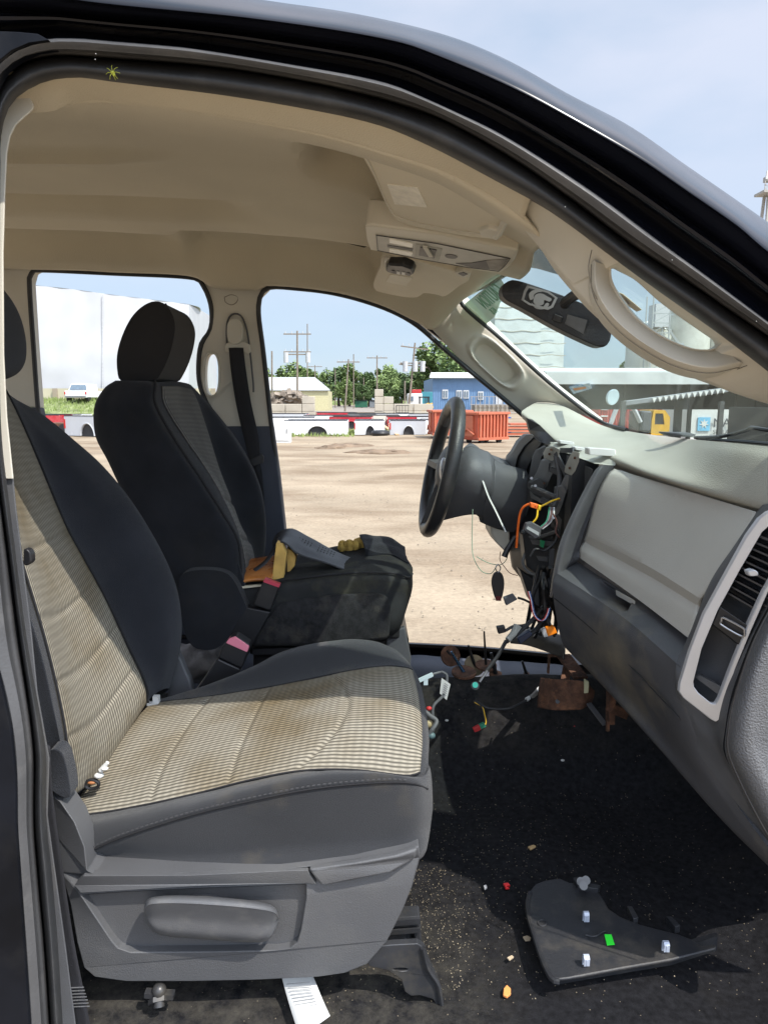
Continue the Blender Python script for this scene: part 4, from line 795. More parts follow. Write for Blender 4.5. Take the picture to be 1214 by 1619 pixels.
# (end of the vent)
# padded end of the dash beside the door opening
M_endcap = mat('grained_grey', (0.105, 0.107, 0.113), 0.5, var=0.06, bump=0.7, bscale=360, dirt=(.15,.15,.15,1), dirt_amt=.8)
surf('dash_end_pad', [[(1300,770,.97),(1270,860,.96),(1224,950,.955),(1195,1000,.96),(1172,1060,.96),(1156,1110,.96),(1148,1150,.96),(1146,1190,.96),(1164,1236,.96),(1190,1290,.955),(1225,1350,.95)],
   [(1310,775,.92),(1280,865,.915),(1236,955,.91),(1205,1010,.91),(1182,1065,.912),(1168,1110,.915),(1161,1150,.915),(1160,1190,.915),(1180,1236,.91),(1206,1290,.905),(1240,1345,.90)],
   [(1330,780,.91),(1295,880,.905),(1252,965,.90),(1226,1015,.90),(1206,1065,.90),(1195,1110,.90),(1190,1150,.90),(1192,1185,.90),(1210,1230,.895),(1235,1280,.89),(1270,1340,.89)],
   [(1345,790,.93),(1310,885,.925),(1266,970,.92),(1240,1018,.92),(1220,1068,.92),(1209,1110,.92),(1205,1150,.92),(1207,1182,.92),(1224,1225,.915),(1250,1275,.91),(1285,1335,.91)],
   [(1500,800,.90),(1500,900,.90),(1500,1100,.90),(1500,1250,.90),(1500,1340,.90)]], M_endcap, dash, nu=80, nv=7)
MB().tube([P(*p) for p in [(1262,880,.9),(1218,960,.895),(1190,1015,.895),(1170,1070,.897),(1157,1115,.90),(1151,1150,.90),(1150,1188,.90),(1168,1234,.90),(1196,1290,.895),(1230,1350,.89)]], .0012, 6, k=50).build('end_pad_seam', M_black, dash)

slab('dash_core', [(905,722,1.6),(975,748,1.6),(1200,810,1.6),(1260,900,1.6),(1214,1320,1.6),(1120,1210,1.6),(1010,1100,1.6),(950,1050,1.6),(905,1010,1.6),(892,930,1.6),(900,850,1.6)], .05, M_black, dash)
# ---- gutted centre stack
cs = link(bpy.data.objects.new('centre_stack', None)); put(cs, truck, True); cs.matrix_parent_inverse = world_of(truck).inverted()
slab('stack_back', [(828,700,1.98),(870,690,1.9),(950,720,1.72),(940,760,1.72),(905,830,1.72),(880,900,1.72),(875,950,1.72),(868,1000,1.75),(850,985,1.78),(835,930,1.85),(812,900,1.9),(806,860,1.95),(812,800,1.98)], .03, M_black, cs)
for (x0,y0,x1,y1,d) in ((884,696,908,704,1.74),(930,708,974,722,1.56),(908,706,928,714,1.66)):
    MB().prism([P(x0,y0,d),P(x1,y0+3,d),P(x1,y1,d),P(x0,y1-3,d)], (0,.03,0)).build('clip_pad', M_pale, cs, bevel=.003)

b = MB()
b.tube([P(840,770,1.74),P(856,776,1.72),P(878,786,1.68)], .006, 8)
b.tube([P(826,840,1.78),P(842,850,1.74),P(862,846,1.70),P(884,838,1.68)], .005, 8, k=16)
b.tube([P(832,870,1.76),P(826,890,1.74),P(836,905,1.72),P(860,912,1.70),P(874,916,1.70)], .004, 8, k=20)
b.tube([P(878,720,1.70),P(884,760,1.69),P(876,800,1.68)], .006, 8, k=12)
b.build('stack_braces', M_dkplas, cs)
slab('duct_opening', [(826,846,1.76),(838,838,1.74),(858,840,1.72),(876,836,1.70),(872,870,1.70),(866,896,1.70),(846,906,1.72),(832,896,1.74)], .05, M_black, cs, bevel=.002)
slab('lower_duct', [(822,902,1.76),(840,914,1.74),(866,918,1.72),(868,960,1.72),(858,976,1.72),(838,950,1.74)], .05, M_black, cs, bevel=.002)
for x, y, d in ((872,716,1.735),(912,726,1.60),(846,768,1.72),(875,818,1.60),(905,708,1.70),(840,756,1.75)): MB().cyl(P(x,y,d), P(x,y,d+.012), .0035, n=8).build('screw', M_metal, cs)
random.seed(3)
W = {k: mat('wire_'+k, c, .5) for k, c in dict(orange=(.85,.16,.02), yellow=(.8,.5,.02), green=(.03,.22,.13), grey=(.22,.22,.24), white=(.7,.7,.7), brown=(.14,.06,.05), black=(.012,.012,.013), blue=(.03,.08,.3), red=(.5,.03,.03)).items()}
def wire(nm, c, pts, r=.0016, par=cs): return MB().tube([P(*p) for p in pts], r, 6, k=30).build(nm, W[c], par)
wire('orange_wire','orange',[(816,866,1.66),(819,830,1.65),(824,806,1.64),(836,797,1.63),(848,800,1.62)], .003)
wire('yellow_wire','yellow',[(852,802,1.62),(862,797,1.62),(872,792,1.62),(884,788,1.63)], .0022)
wire('yellow_wire','yellow',[(850,804,1.62),(848,818,1.61),(842,826,1.61),(838,830,1.61)], .0022)
slab('butt_connector', [(838,794,1.62),(852,798,1.62),(851,806,1.62),(838,802,1.62)], .01, W['orange'], cs, bevel=.002)
slab('butt_connector', [(851,798,1.615),(857,800,1.615),(854,808,1.615),(850,806,1.615)], .01, W['yellow'], cs, bevel=.002)
for c, o_ in (('green',0),('grey',4),('brown',8),('grey',12),('white',15)):
    wire(c+'_wire', c, [(868+o_*.5,802,1.63),(866+o_*.6,815,1.615),(862+o_*.5,826,1.61),(850+o_*.5,836,1.61)], .0016)
slab('radio_plug', [(832,828,1.60),(842,826,1.60),(856,834,1.60),(854,848,1.60),(846,852,1.60),(828,838,1.60)], .02, M_dkplas, cs, bevel=.002)
slab('plug_label', [(834,832,1.597),(852,842,1.597),(851,847,1.597),(832,836,1.597)], .004, M_grplas if False else mat('label_grey', (.4,.42,.42), .6), cs)
wire('brown_wire','brown',[(874,812,1.60),(880,826,1.60),(878,840,1.60),(884,850,1.6)], .0018)
wire('black_cable','black',[(874,820,1.62),(880,850,1.62),(862,870,1.62),(846,868,1.62),(838,880,1.62)], .003)
slab('green_plug', [(855,854,1.70),(861,856,1.69),(859,866,1.69),(854,864,1.70)], .01, mat('green_plastic', (.02,.25,.11), .5), cs)
def dl(x, o=0.0): return 2.05 - (x-800)*.0038 + o
def crisp(nm, pts, m_, o=0.0, t=.02, **kw): return slab(nm, [(x, y, dl(x, o)) for x, y in pts], t, m_, cs, bevel=.0012, seg=1, smooth=20, **kw)
M_brk = mat('bracket_grey', (.16,.165,.17), .5, var=.12, bump=.1, dirt=(.26,.25,.22,1), dirt_amt=.4, dscale=14)
M_top = mat('stack_top_pale', (.42,.42,.37), .5, var=.1, dirt=(.25,.24,.2,1), dirt_amt=.4, dscale=18)
crisp('gauge_side_panel', [(801,736),(804,722),(811,714),(820,698),(832,687),(840,686),(845,690),(828,706),(818,722),(813,744)], M_brk, .0, .04)
crisp('gauge_rear_panel', [(812,744),(817,722),(827,706),(843,690),(856,700),(848,712),(840,726),(830,748),(822,760)], M_black, .01, .04)
crisp('outer_bracket', [(844,722),(849,712),(862,705),(866,710),(856,722),(850,748),(840,764),(838,774),(843,786),(836,804),(828,826),(820,850),(814,850),(822,816),(830,790),(835,768),(840,744)], M_dkplas, -.02, .02)
crisp('left_bracket_head', [(861,717),(866,708),(874,705),(885,710),(883,722),(872,729),(862,725)], M_top, -.05)
crisp('left_bracket', [(859,729),(866,725),(883,722),(879,740),(871,753),(864,770),(860,776),(846,780),(837,773),(837,765),(846,758),(852,748),(856,738)], M_brk, -.04, .03, holes=[[(x, y, dl(x,-.04)) for x, y in [(868,733),(876,729),(872,742),(866,748)]]])
crisp('left_bracket_box', [(837,764),(850,757),(859,761),(861,775),(873,785),(867,791),(842,779)], M_dkplas, -.07)
crisp('left_bracket_rail', [(838,776),(844,783),(866,794),(872,790),(872,796),(864,800),(840,788)], M_brk, -.075, .01)
crisp('right_bracket_head', [(904,722),(909,714),(916,716),(915,730),(909,745),(903,752),(895,748),(897,737)], M_top, -.06)
crisp('right_bracket_neck', [(896,753),(905,751),(902,765),(897,779),(889,783),(885,776),(891,764)], M_brk, -.05)
crisp('right_bracket_plate', [(879,771),(890,768),(895,777),(889,797),(883,812),(876,819),(869,808),(871,797),(878,785)], M_brk, -.06)
crisp('right_bracket_foot', [(868,808),(880,812),(888,822),(884,850),(876,850),(872,826)], M_dkplas, -.05)
crisp('far_right_rail', [(926,736),(938,742),(930,764),(912,802),(902,830),(896,828),(906,798),(918,764)], M_dkplas, .02)
slab('stack_top_plate', [(872,706,1.77),(876,700,1.78),(900,702,1.74),(930,708,1.66),(952,716,1.60),(975,728,1.54),(972,737,1.53),(940,733,1.56),(910,722,1.64),(884,712,1.72)], .05, M_top, cs, bevel=.002)
slab('hood_shade_patch', [(832,661,1.985),(841,663,1.98),(853,672,1.95),(865,684,1.88),(878,697,1.80),(868,703,1.80),(853,707,1.88),(845,696,1.93),(837,680,1.965)], .02, M_black, dash)  # black slab stands in for the shade inside the gauge hood
for a_ in ((871,711,1.715),(908,724,1.57),(845,768,1.77),(884,790,1.63),(900,740,1.60),(868,718,1.725),(860,764,1.74)): MB().cyl(P(*a_), P(a_[0],a_[1],a_[2]+.012), .003, n=8).build('screw', M_rust, cs)
for a_, b_ in (((878,716,1.7),(900,760,1.66)),((886,712,1.7),(906,712,1.66)),((856,790,1.74),(880,800,1.69)),((870,742,1.73),(884,748,1.70)),((836,856,1.75),(874,860,1.69)),((828,880,1.76),(866,884,1.70)),((846,905,1.73),(848,970,1.70)),((872,868,1.70),(868,930,1.70)),((815,850,1.85),(838,870,1.78))):
    MB().bar(P(*a_), P(*b_), .005, .012).build('stack_rib', M_dkplas, cs)
# looms below the stack
for i in range(11):
    x = 866 + random.uniform(-14, 14); pts = []
    y = 905 + random.uniform(-12, 12)
    while y < 1010:
        pts.append((x, y, 1.68 + random.uniform(-.05, .05))); y += random.uniform(18, 30); x += random.uniform(-13, 11)
    wire('loom_cable', 'black', pts, random.uniform(.003, .006))
for c, dx in (('red',0),('white',1.5),('blue',3)):
    wire(c+'_wire', c, [(834+dx,935,1.62),(838+dx,950,1.61),(842+dx,970,1.61),(850+dx,980,1.61),(858+dx,980,1.61),(864+dx,970,1.61),(866+dx,962,1.62)], .0014)
b = MB(); b.tube([P(818,945,1.64),P(828,948,1.64),P(842,955,1.65),(P(862,965,1.68))], .003, 6, k=16); b.build('pigtail', W['black'], cs)
slab('pigtail_plug', [(796,946,1.63),(812,940,1.63),(818,948,1.63),(800,958,1.63)], .015, mat('plug_grey', (.07,.075,.085), .4), cs, bevel=.002)
b = MB(); b.tube([P(866,950,1.66),P(846,975,1.64),P(820,1000,1.62),P(800,1015,1.61)], .005, 8, k=20); b.tube([P(868,962,1.67),P(850,992,1.65),P(838,1002,1.64),P(822,1014,1.63)], .006, 8, k=20)
b.build('thick_loom', W['black'], cs)
slab('square_plug', [(785,992,1.62),(798,990,1.62),(800,1000,1.62),(788,1003,1.62)], .015, M_black, cs, bevel=.002)
MB().tube([P(799,997,1.625),P(812,990,1.63),P(830,988,1.64),P(852,975,1.66)], .0035, 6, k=16).build('plug_lead', W['black'], cs)
MB().tube([P(818,990,1.63),P(812,1002,1.62),P(802,1012,1.61)], lambda t: .011-.004*t, 10).build('cloth_taped_joint', mat('taped_cloth', (.36,.36,.32), .9, bump=.5), cs)
MB().tube([P(800,1013,1.6),P(786,1038,1.58),P(768,1062,1.56)], .0045, 8, k=12).build('shift_cable', M_black, cs)
MB().tube([P(770,1060,1.558),P(758,1078,1.55)], .003, 8).build('cable_rod', M_metal, cs)
b = MB(); b.cyl(P(751,1084,1.545), P(751,1084,1.56), .0095, n=16); b.build('cable_eyelet', M_black, cs)
MB().cyl(P(751,1083,1.54), P(751,1083,1.545), .0065, n=16).build('eyelet_bush', mat('teal_plastic', (.02,.33,.26), .4), cs)
slab('blue_black_plug', [(817,1010,1.61),(838,998,1.61),(842,1004,1.61),(822,1020,1.61)], .02, mat('plug_navy', (.012,.02,.045), .4), cs, bevel=.003)
slab('orange_plug', [(863,993,1.62),(876,990,1.62),(881,1001,1.62),(866,1007,1.62)], .015, mat('orange_plastic', (.9,.25,.01), .4), cs, bevel=.002)
slab('white_plug_tip', [(856,997,1.62),(862,994,1.62),(866,1006,1.62),(860,1008,1.62)], .015, M_white, cs, bevel=.001)
# steel plate and rusty bracket at the foot of the stack
surf('support_plate', [[(806,1016,1.78),(835,1020,1.74),(880,1036,1.68),(890,1042,1.66)],[(815,1000,1.80),(840,1005,1.76),(882,1020,1.70),(892,1024,1.68)],[(826,990,1.86),(845,992,1.82),(880,1002,1.76),(892,1005,1.74)]], mat('oily_steel', (.10,.09,.075), .5, metal=.5, var=.3, vscale=20), cs, nu=24, nv=6, solid=.004)
rb = surf('rusty_bracket', [[(856,1072,1.60),(853,1090,1.59),(851,1118,1.59)],[(880,1074,1.54),(878,1095,1.535),(876,1122,1.535)],[(920,1077,1.52),(918,1097,1.515),(912,1120,1.52)],[(938,1092,1.54),(936,1102,1.54),(932,1112,1.55)]], M_rust, cs, nu=24, nv=9, solid=.004, disp=lambda p,u,v: p+Vector((0,-.004*math.exp(-((v-.72)/.08)**2)*ss(.5,.8,u),0)))
MB().cyl(P(881,1109,1.525), P(881,1109,1.55), .005, n=12).build('bracket_hole', M_black, rb)
slab('pale_clip', [(924,1074,1.51),(931,1078,1.51),(930,1096,1.51),(923,1097,1.51)], .008, mat('aged_clip', (.45,.44,.28), .6), cs, bevel=.002)
b = MB(); b.bar(P(868,1034,1.7), P(866,1064,1.7), .01, .004); b.bar(P(868,1036,1.7), P(890,1036,1.7), .01, .006); b.bar(P(890,1036,1.7), P(918,1072,1.6), .035, .006); b.bar(P(896,1055,1.66), P(893,1075,1.62), .02, .004)
b.build('rusty_arm', M_rust, cs)
b = MB(); b.bar(P(966,1080,1.46), P(964,1142,1.46), .026, .012); b.bar(P(960,1140,1.455), P(960,1156,1.45), .008, .006); b.bar(P(964,1118,1.45), P(988,1128,1.46), .022, .02); b.build('lower_bracket', M_rust, cs); MB().bar(P(930,1112,1.52), P(956,1146,1.47), .012, .004).build('bracket_leg', M_dkplas, cs)
# pedals / rods standing on the tunnel edge
random.seed(5)
# ---- steering column and wheel
wc = P(697, 739, 1.97)
up = (P(717, 655, 1.97) - P(678, 824, 1.97)); up.y = 0; up.normalize()
ax = Vector((-up.z, 0, up.x)) if True else None
if ax.x > 0: ax = -ax
yv = Vector((0, 1, 0)); Rw = .178
sw = link(bpy.data.objects.new('steering_wheel', None)); put(sw, truck, True); sw.matrix_parent_inverse = world_of(truck).inverted()
ax = (ax + Vector((0, -.02, 0))).normalized(); yv = up.cross(ax).normalized()
if yv.y < 0: yv = -yv
pts = [wc + up * (math.cos(a)*Rw) + yv * (math.sin(a)*Rw) for a in (2*math.pi*i/48 for i in range(49))]
M_wheel = mat('worn_rim_leather', (0.028,0.028,0.03), .38, var=.25, bump=.25, bscale=350, dirt=(.10,.09,.07,1), dirt_amt=.5, dscale=9)
MB().tube(pts[:-1] + [pts[0]], .0195, 14, cap=False, flat=1.1).build('rim', M_wheel, sw)
b = MB(); b.ball(wc - ax*.025, (.075,.075,.075), None, 20, 12)
for v in b.bm.verts:
    q = v.co - (wc - ax*.025); k = q.dot(ax); v.co = (wc - ax*.025) + (q - ax*k) * 1.0 + ax * k * .5
b.build('hub', M_dkplas, sw)
b = MB()
for s in (-1, 1): b.bar(wc - ax*.02, wc + yv*s*Rw*.97 + ax*.0, .04, .018)
b.bar(wc - ax*.02, wc - up*Rw*.97 + yv*.03, .05, .018); b.build('spokes', M_dkplas, sw)
b = MB(); b.ball(wc + yv*-.09 + ax*.004, (.012,.03,.035)); b.build('button_cluster', M_silver, sw)
for s in (0,):
    MB().tube([p for p in pts[4:7]], .0202, 10, flat=1.1).build('rim_insert', M_dkplas, sw)
col_ = surf('column_shroud', [[(722,738,1.88),(722,760,1.87),(700,795,1.9),(690,818,1.93)],[(738,716,1.92),(742,740,1.86),(744,772,1.86),(742,806,1.9)],[(765,722,1.92),(768,746,1.87),(768,776,1.87),(762,812,1.92)],[(772,732,1.92),(772,750,1.88),(768,786,1.88),(756,816,1.93)],
   [(790,742,1.93),(792,756,1.9),(786,796,1.9),(780,826,1.95)],[(826,750,1.95),(830,766,1.93),(826,806,1.93),(815,836,1.97)]], M_dkplas, truck, nu=30, nv=7, sharp=(2,3), solid=.02)
surf('shroud_top', [[(722,738,1.88),(730,712,1.97),(742,700,2.05)],[(738,716,1.92),(745,710,1.98),(752,704,2.05)],[(765,722,1.92),(768,720,2.0),(770,716,2.06)],[(826,750,1.95),(828,744,2.02),(830,738,2.08)]], M_dkplas, col_, nu=12, nv=6, solid=.004)
slab('column_cap', [(722,714,1.93),(736,711,1.93),(742,716,1.93),(740,723,1.93),(722,723,1.93)], .05, mat('cap_beige', (.3,.29,.22), .5), col_, bevel=.003)
slab('steering_column', [(812,765,1.97),(850,750,1.97),(860,900,1.97),(815,850,1.97)], .08, M_black, col_)
slab('lower_column_cover', [(775,830,1.95),(790,826,1.95),(806,838,1.95),(806,870,1.95),(800,874,1.95),(784,858,1.95),(776,844,1.95)], .1, M_beige, truck, bevel=.01, seg=3)
# pull strip and thin wire hanging from the column
strip = MB().tube([P(*p) for p in [(763,760,1.84),(772,785,1.83),(782,805,1.82),(795,832,1.80),(800,842,1.79)]], .004, 6, k=20, flat=.4).build('white_strap', M_white, truck)
hw = thing('key_fob', 'black leather key fob hanging on a thin green wire below the steering column', 'key fob', P(788,925,1.74))
MB().tube([P(*p) for p in [(747,805,1.8),(746,850,1.79),(748,880,1.77),(760,902,1.76),(775,907,1.75),(783,898,1.74),(786,893,1.74)]], .0011, 6, k=40).build('thin_wire', mat('green_wire_thin', (.25,.35,.25), .5), hw)
MB().tube([P(*p) for p in [(753,880,1.76),(772,890,1.75),(790,893,1.74),(800,885,1.73),(803,872,1.72)]], .0011, 6, k=30).build('thin_wire', MATS['green_wire_thin'], hw)
MB().tube([P(*p) for p in [(791,872,1.73),(790,885,1.74),(797,896,1.73),(806,906,1.72),(818,910,1.70)]], .001, 6, k=30).build('thin_wire', W['brown'], hw)
MB().tube([P(*p) for p in [(787,892,1.74),(783,898,1.74),(787,905,1.74),(791,898,1.74),(787,892,1.74)]], .0015, 6, k=20).build('split_ring', M_metal, hw)
slab('fob_body', [(787,904,1.74),(794,908,1.74),(797,920,1.74),(796,934,1.74),(792,948,1.74),(784,948,1.74),(779,934,1.74),(777,920,1.74),(780,908,1.74)], .008, M_black, hw, curve=28, bevel=.002)
slab('fob_tip', [(784,943,1.738),(792,943,1.738),(792,950,1.738),(784,950,1.738)], .012, mat('dark_red', (.12,.01,.012), .5), hw)
MB().tube([P(*p) for p in [(797,880,1.71),(802,868,1.71),(808,858,1.71),(814,848,1.71)]], lambda t: .008-.003*t, 8).build('hanging_plug', M_black, cs)

# ================================================================== overhead: visors, console, mirror
def spline2(pts, n=60): return [(p.x, p.y) for p in spline([Vector((x, y, 0)) for x, y in pts], n, closed=True)]
M_vis = mat('visor_vinyl', (.66,.60,.48), .8, var=.04, bump=.15, bscale=600); M_cons = mat('console_plastic', (.66,.61,.50), .5, var=.04)
fv = plane(P(560,228,1.10), P(797,322,1.11), P(645,356,1.36))
v1 = plate('near_sun_visor', fv, spline2([(560,228),(572,223),(640,244),(720,280),(794,320),(798,330),(794,364),(786,376),(768,378),(700,368),(645,356),(622,345),(608,322),(592,285),(574,252)]), .0, .016, M_vis, truck, bevel=.006, seg=3)
plate('visor_label', fv, [(612,292),(660,297),(675,328),(624,323)], .0015, .002, mat('label_pale', (.80,.76,.66), .6, var=.12, vscale=60), v1)
plate('visor_pivot', fv, [(756,366),(770,362),(790,366),(794,374),(778,379),(760,374)], .008, .012, M_beige, v1, bevel=.003)
MB().tube([fv(783,374,.006), fv(792,362,.004), fv(798,350,.0), fv(812,343,.0), fv(820,341,-.01)], .006, 8, k=20).build('visor_arm', M_beige, v1)
MB().tube([fv(566,232,.001), fv(586,262,.001), fv(604,305,.001), fv(622,338,.001), fv(648,349,.001), fv(700,361,.001), fv(762,370,.001)], .0012, 6, k=40).build('visor_piping', M_beige, v1)
fc = plane(P(577,357,1.44), P(819,397,1.43), P(586,396,1.62))
cons = plate('overhead_console', fc, [(577,357),(590,357),(700,372),(819,397),(815,410),(803,424),(790,432),(760,429),(690,414),(620,401),(586,396),(580,380)], .012, .05, M_cons, truck, bevel=.005, seg=3)
plate('console_plate', fc, [(595,372),(690,385),(806,409),(797,421),(788,429),(740,423),(660,409),(597,396)], .0135, .003, mat('console_grey', (.48,.46,.41), .5, var=.08, vscale=25), cons, bevel=.001)
MB().tube([fc(*p, .0138) for p in [(595,372),(690,385),(806,409),(797,421),(788,429),(740,423),(660,409),(597,396),(595,372)]], .0009, 5).build('plate_gap', M_black, cons)
for pl in ([(615,378),(653,386),(652,392),(615,384)], [(615,393),(653,400),(651,405),(615,399)]):
    plate('reading_lamp', fc, pl, .016, .003, mat('lamp_lens', (.85,.82,.72), .25), cons, bevel=.001)
plate('lamp_slot', fc, [(612,387.5),(653,394),(652,397),(612,391)], .0145, .002, M_black, cons)
plate('switch_frame', fc, [(657,386),(699,394),(693,413),(656,406)], .015, .003, mat('switch_grey', (.36,.35,.30), .5), cons, bevel=.001)
plate('switch_hole', fc, [(664,391),(690,396),(686,409),(662,404)], .0165, .002, M_black, cons)
plate('switch_knob', fc, [(668,391),(675,392),(685,407),(678,407)], .0195, .004, M_beige, cons)
plate('microphone_hole', fc, [(x,y) for x,y,_ in ell(713,406,10,3.2,0,14,rot=.12)], .0145, .002, M_black, cons)
plate('glasses_bin', fc, [(720,416.5),(745,416),(768,412),(774,426),(748,424)], .0145, .002, M_black, cons)
plate('bin_door', fc, [(768,412),(803,410),(796,421),(788,428),(774,426)], .0147, .002, mat('bin_grey', (.22,.20,.17), .5, var=.35, vscale=40), cons)
fw = plane(P(612,404,1.72), P(741,440,1.68), P(640,470,2.10))
v2 = plate('far_sun_visor', fw, spline2([(612,404),(700,424),(741,440),(724,454),(703,469),(690,466),(669,464),(661,470),(640,470),(600,462),(592,457),(590,448),(600,424)]), .0, .016, M_vis, truck, bevel=.005, seg=3)
plate('visor_clip', fw, [(718,431),(730,428),(744,432),(742,438),(732,440),(722,437)], .006, .012, M_beige, v2, bevel=.003)
plate('clip_hole', fw, [(724,433),(732,431),(739,434),(732,437)], .0075, .002, M_dkplas, v2)
plate('vanity_label', fw, [(617,434),(652,439),(642,452),(610,446)], .0015, .002, mat('visor_pale', (.72,.67,.56), .7), v2)
gd = plate('garage_opener', fw, [(609,428),(613,419),(635,420),(651,426),(654,433),(648,437),(630,435),(612,431)], .02, .022, M_black, v2, bevel=.005)
for i in range(4): plate('opener_button', fw, [(619+i*8,428+i*1.2),(624+i*8,429+i*1.2),(624+i*8,433+i*1.2),(619+i*8,432+i*1.2)], .0215, .003, M_pale if i in (1,2) else M_dkplas, gd)
MB().tube([fw(610,421,.01), fw(609,412,.012), fw(614,406,.008)], .004, 6).build('visor_rod', M_beige, v2)
# rear-view mirror
mh = [(793,462,1.52),(796,450,1.52),(804,444,1.52),(816,443,1.52),(850,453,1.50),(900,471,1.47),(945,490,1.44),(962,502,1.43),(967,516,1.43),(965,535,1.43),(960,545,1.43),(950,549,1.44),(930,542,1.45),(880,518,1.48),(830,490,1.51),(800,474,1.52)]
mir = slab('rear_view_mirror', mh, .04, mat('mirror_shell', (0.02,0.021,0.024), .5, var=.2, bump=.2, bscale=300, dirt=(.09,.085,.075,1), dirt_amt=.5, dscale=20), truck, curve=60, bevel=.013, seg=4)
MB().tube([P(893,482,1.45), P(893,476,1.44)], .010, 10).tube([P(893,478,1.44), P(906,468,1.40), P(922,460,1.34)], .0105, 10, k=8).build('mirror_stem', M_black, mir)
slab('mirror_switch', [(876,496,1.468),(889,501,1.465),(886,511,1.468),(872,506,1.47)], .006, M_black, mir, bevel=.001)
def spl2(pts, n=26): return [(p.x, p.y) for p in spline([Vector((x, y, 0)) for x, y in pts], n, closed=True)]
M_emb = mat('emblem_grey', (.28,.28,.28), .5)
# shield-shaped mark with a curled horned head, pale grey on the black shell
def mp_(x, y, off=.0): return P(x, y, 1.52 - (x-800)*.00054 - .0015 - off)
b = MB(); oc = [(833,451),(868,461),(881,471),(874,486),(866,490),(836,482),(824,474),(828,460)]
cxm, cym = 853, 471
b.prism([mp_(*p) for p in oc], (0,.003,0), [[mp_(cxm+(x-cxm)*.86, cym+(y-cym)*.80) for x, y in oc]])
b.build('maker_emblem', M_emb, mir)
for pts in ([(838,474),(836,465),(842,459),(851,458),(857,461),(850,462),(844,466),(843,472)], [(846,466),(856,464),(864,468),(872,473),(868,477),(860,474),(859,481),(850,483),(843,478)], [(840,478),(848,485),(858,485),(863,479),(868,480),(864,487),(856,489),(846,487)]):
    b = MB(); b.prism([mp_(*p) for p in spl2(pts)], (0,.003,0)); b.build('emblem_stroke', M_emb, mir)
slab('pale_sticker', [(897,497,1.455),(928,506,1.44),(922,528,1.447),(893,512,1.46)], .002, mat('film_grey', (.09,.095,.10), .35, var=.2, vscale=30), mir)
# paint-marker writing at the top corner of the glass, small stickers
def textobj(name, s, m, parent, o, xdir, ydir, size, ext=.0005, flip=False):
    cu = bpy.data.curves.new(name, 'FONT'); cu.body = s; cu.size = size; cu.extrude = ext; cu.align_x = 'LEFT'
    ob = bpy.data.objects.new(name, cu); SC.collection.objects.link(ob); bpy.context.view_layer.update()
    dg = bpy.context.evaluated_depsgraph_get(); me = bpy.data.meshes.new_from_object(ob.evaluated_get(dg)); bpy.data.objects.remove(ob)
    X = Vector(xdir).normalized(); Z = X.cross(Vector(ydir)).normalized(); Y = Z.cross(X)
    Mx = Matrix((X, Y, Z)).transposed().to_4x4(); Mx.translation = Vector(o)
    me.transform(Mx); me.materials.clear(); me.materials.append(m); me.name = name
    r = link(bpy.data.objects.new(name, me)); put(r, parent); return r
def gp(x, y):   # point just inside the windshield along this line of sight
    a_, b_, c_ = rows[0][0], rows[2][0], rows[0][2]; n_ = (b_-a_).cross(c_-a_); r_ = ray(x, y); return CAM + r_ * ((a_-CAM).dot(n_)/r_.dot(n_)) * .995
M_mark = mat('green_marker', (.10,.26,.17), .7); 
M_patch = glass_mat('pale_green_film', (.62,.72,.62,1), .45, .03)
def film(name, pts, m, off=.004):
    n_ = (rows[2][0]-rows[0][0]).cross(rows[0][2]-rows[0][0]).normalized()
    if n_.y > 0 and n_.z > 0: n_ = -n_
    b = MB(); b.prism([gp(*p) for p in pts], n_*-.001); return b.build(name, m, wsh)
film('marker_wash', [(735,480),(758,462),(790,440),(800,455),(792,475),(782,500),(768,513),(750,498)], M_patch)
xr = gp(740,494)-gp(797,448); yr = gp(760,470)-gp(772,505)
tn_ = Vector((0,-.012,-.006))
textobj('marker_writing', 'CAUTION', M_mark, wsh, gp(799,462)+tn_, gp(745,503)-gp(799,462), gp(757,462)-gp(768,495), .062)
textobj('marker_writing', 'AS IS', M_mark, wsh, gp(786,490)+tn_, gp(762,508)-gp(786,490), gp(757,462)-gp(768,495), .030)
film('visor_reflection', [(752,461),(800,430),(842,398),(862,384),(900,410),(918,448),(895,438),(850,425),(832,422),(815,428),(770,456)], glass_mat('reflection_film', (.52,.50,.47,1), .10, .03))  # grey film laid on the glass as a painted reflection of the visor
stk = film('blue_sticker', [(899,612),(931,606),(935,614),(906,623)], mat('sticker_blue', (.10,.32,.62), .5, var=.3, vscale=60, col2=(.6,.65,.68,1)))
film('orange_stripe', [(905,614),(925,611),(927,614),(908,618)], mat('sticker_orange', (.6,.25,.08), .5))
film('inspection_sticker', [(976,462),(984,465),(1014,490),(1006,493),(990,482)], mat('sticker_cream', (.65,.6,.45), .6)); film('sticker_emblem', [(980,466),(987,469),(998,480),(993,481)], mat('sticker_purple', (.12,.08,.3), .5)); film('white_sticker_mark', [(861,395),(866,392),(878,408),(872,405)], M_white)
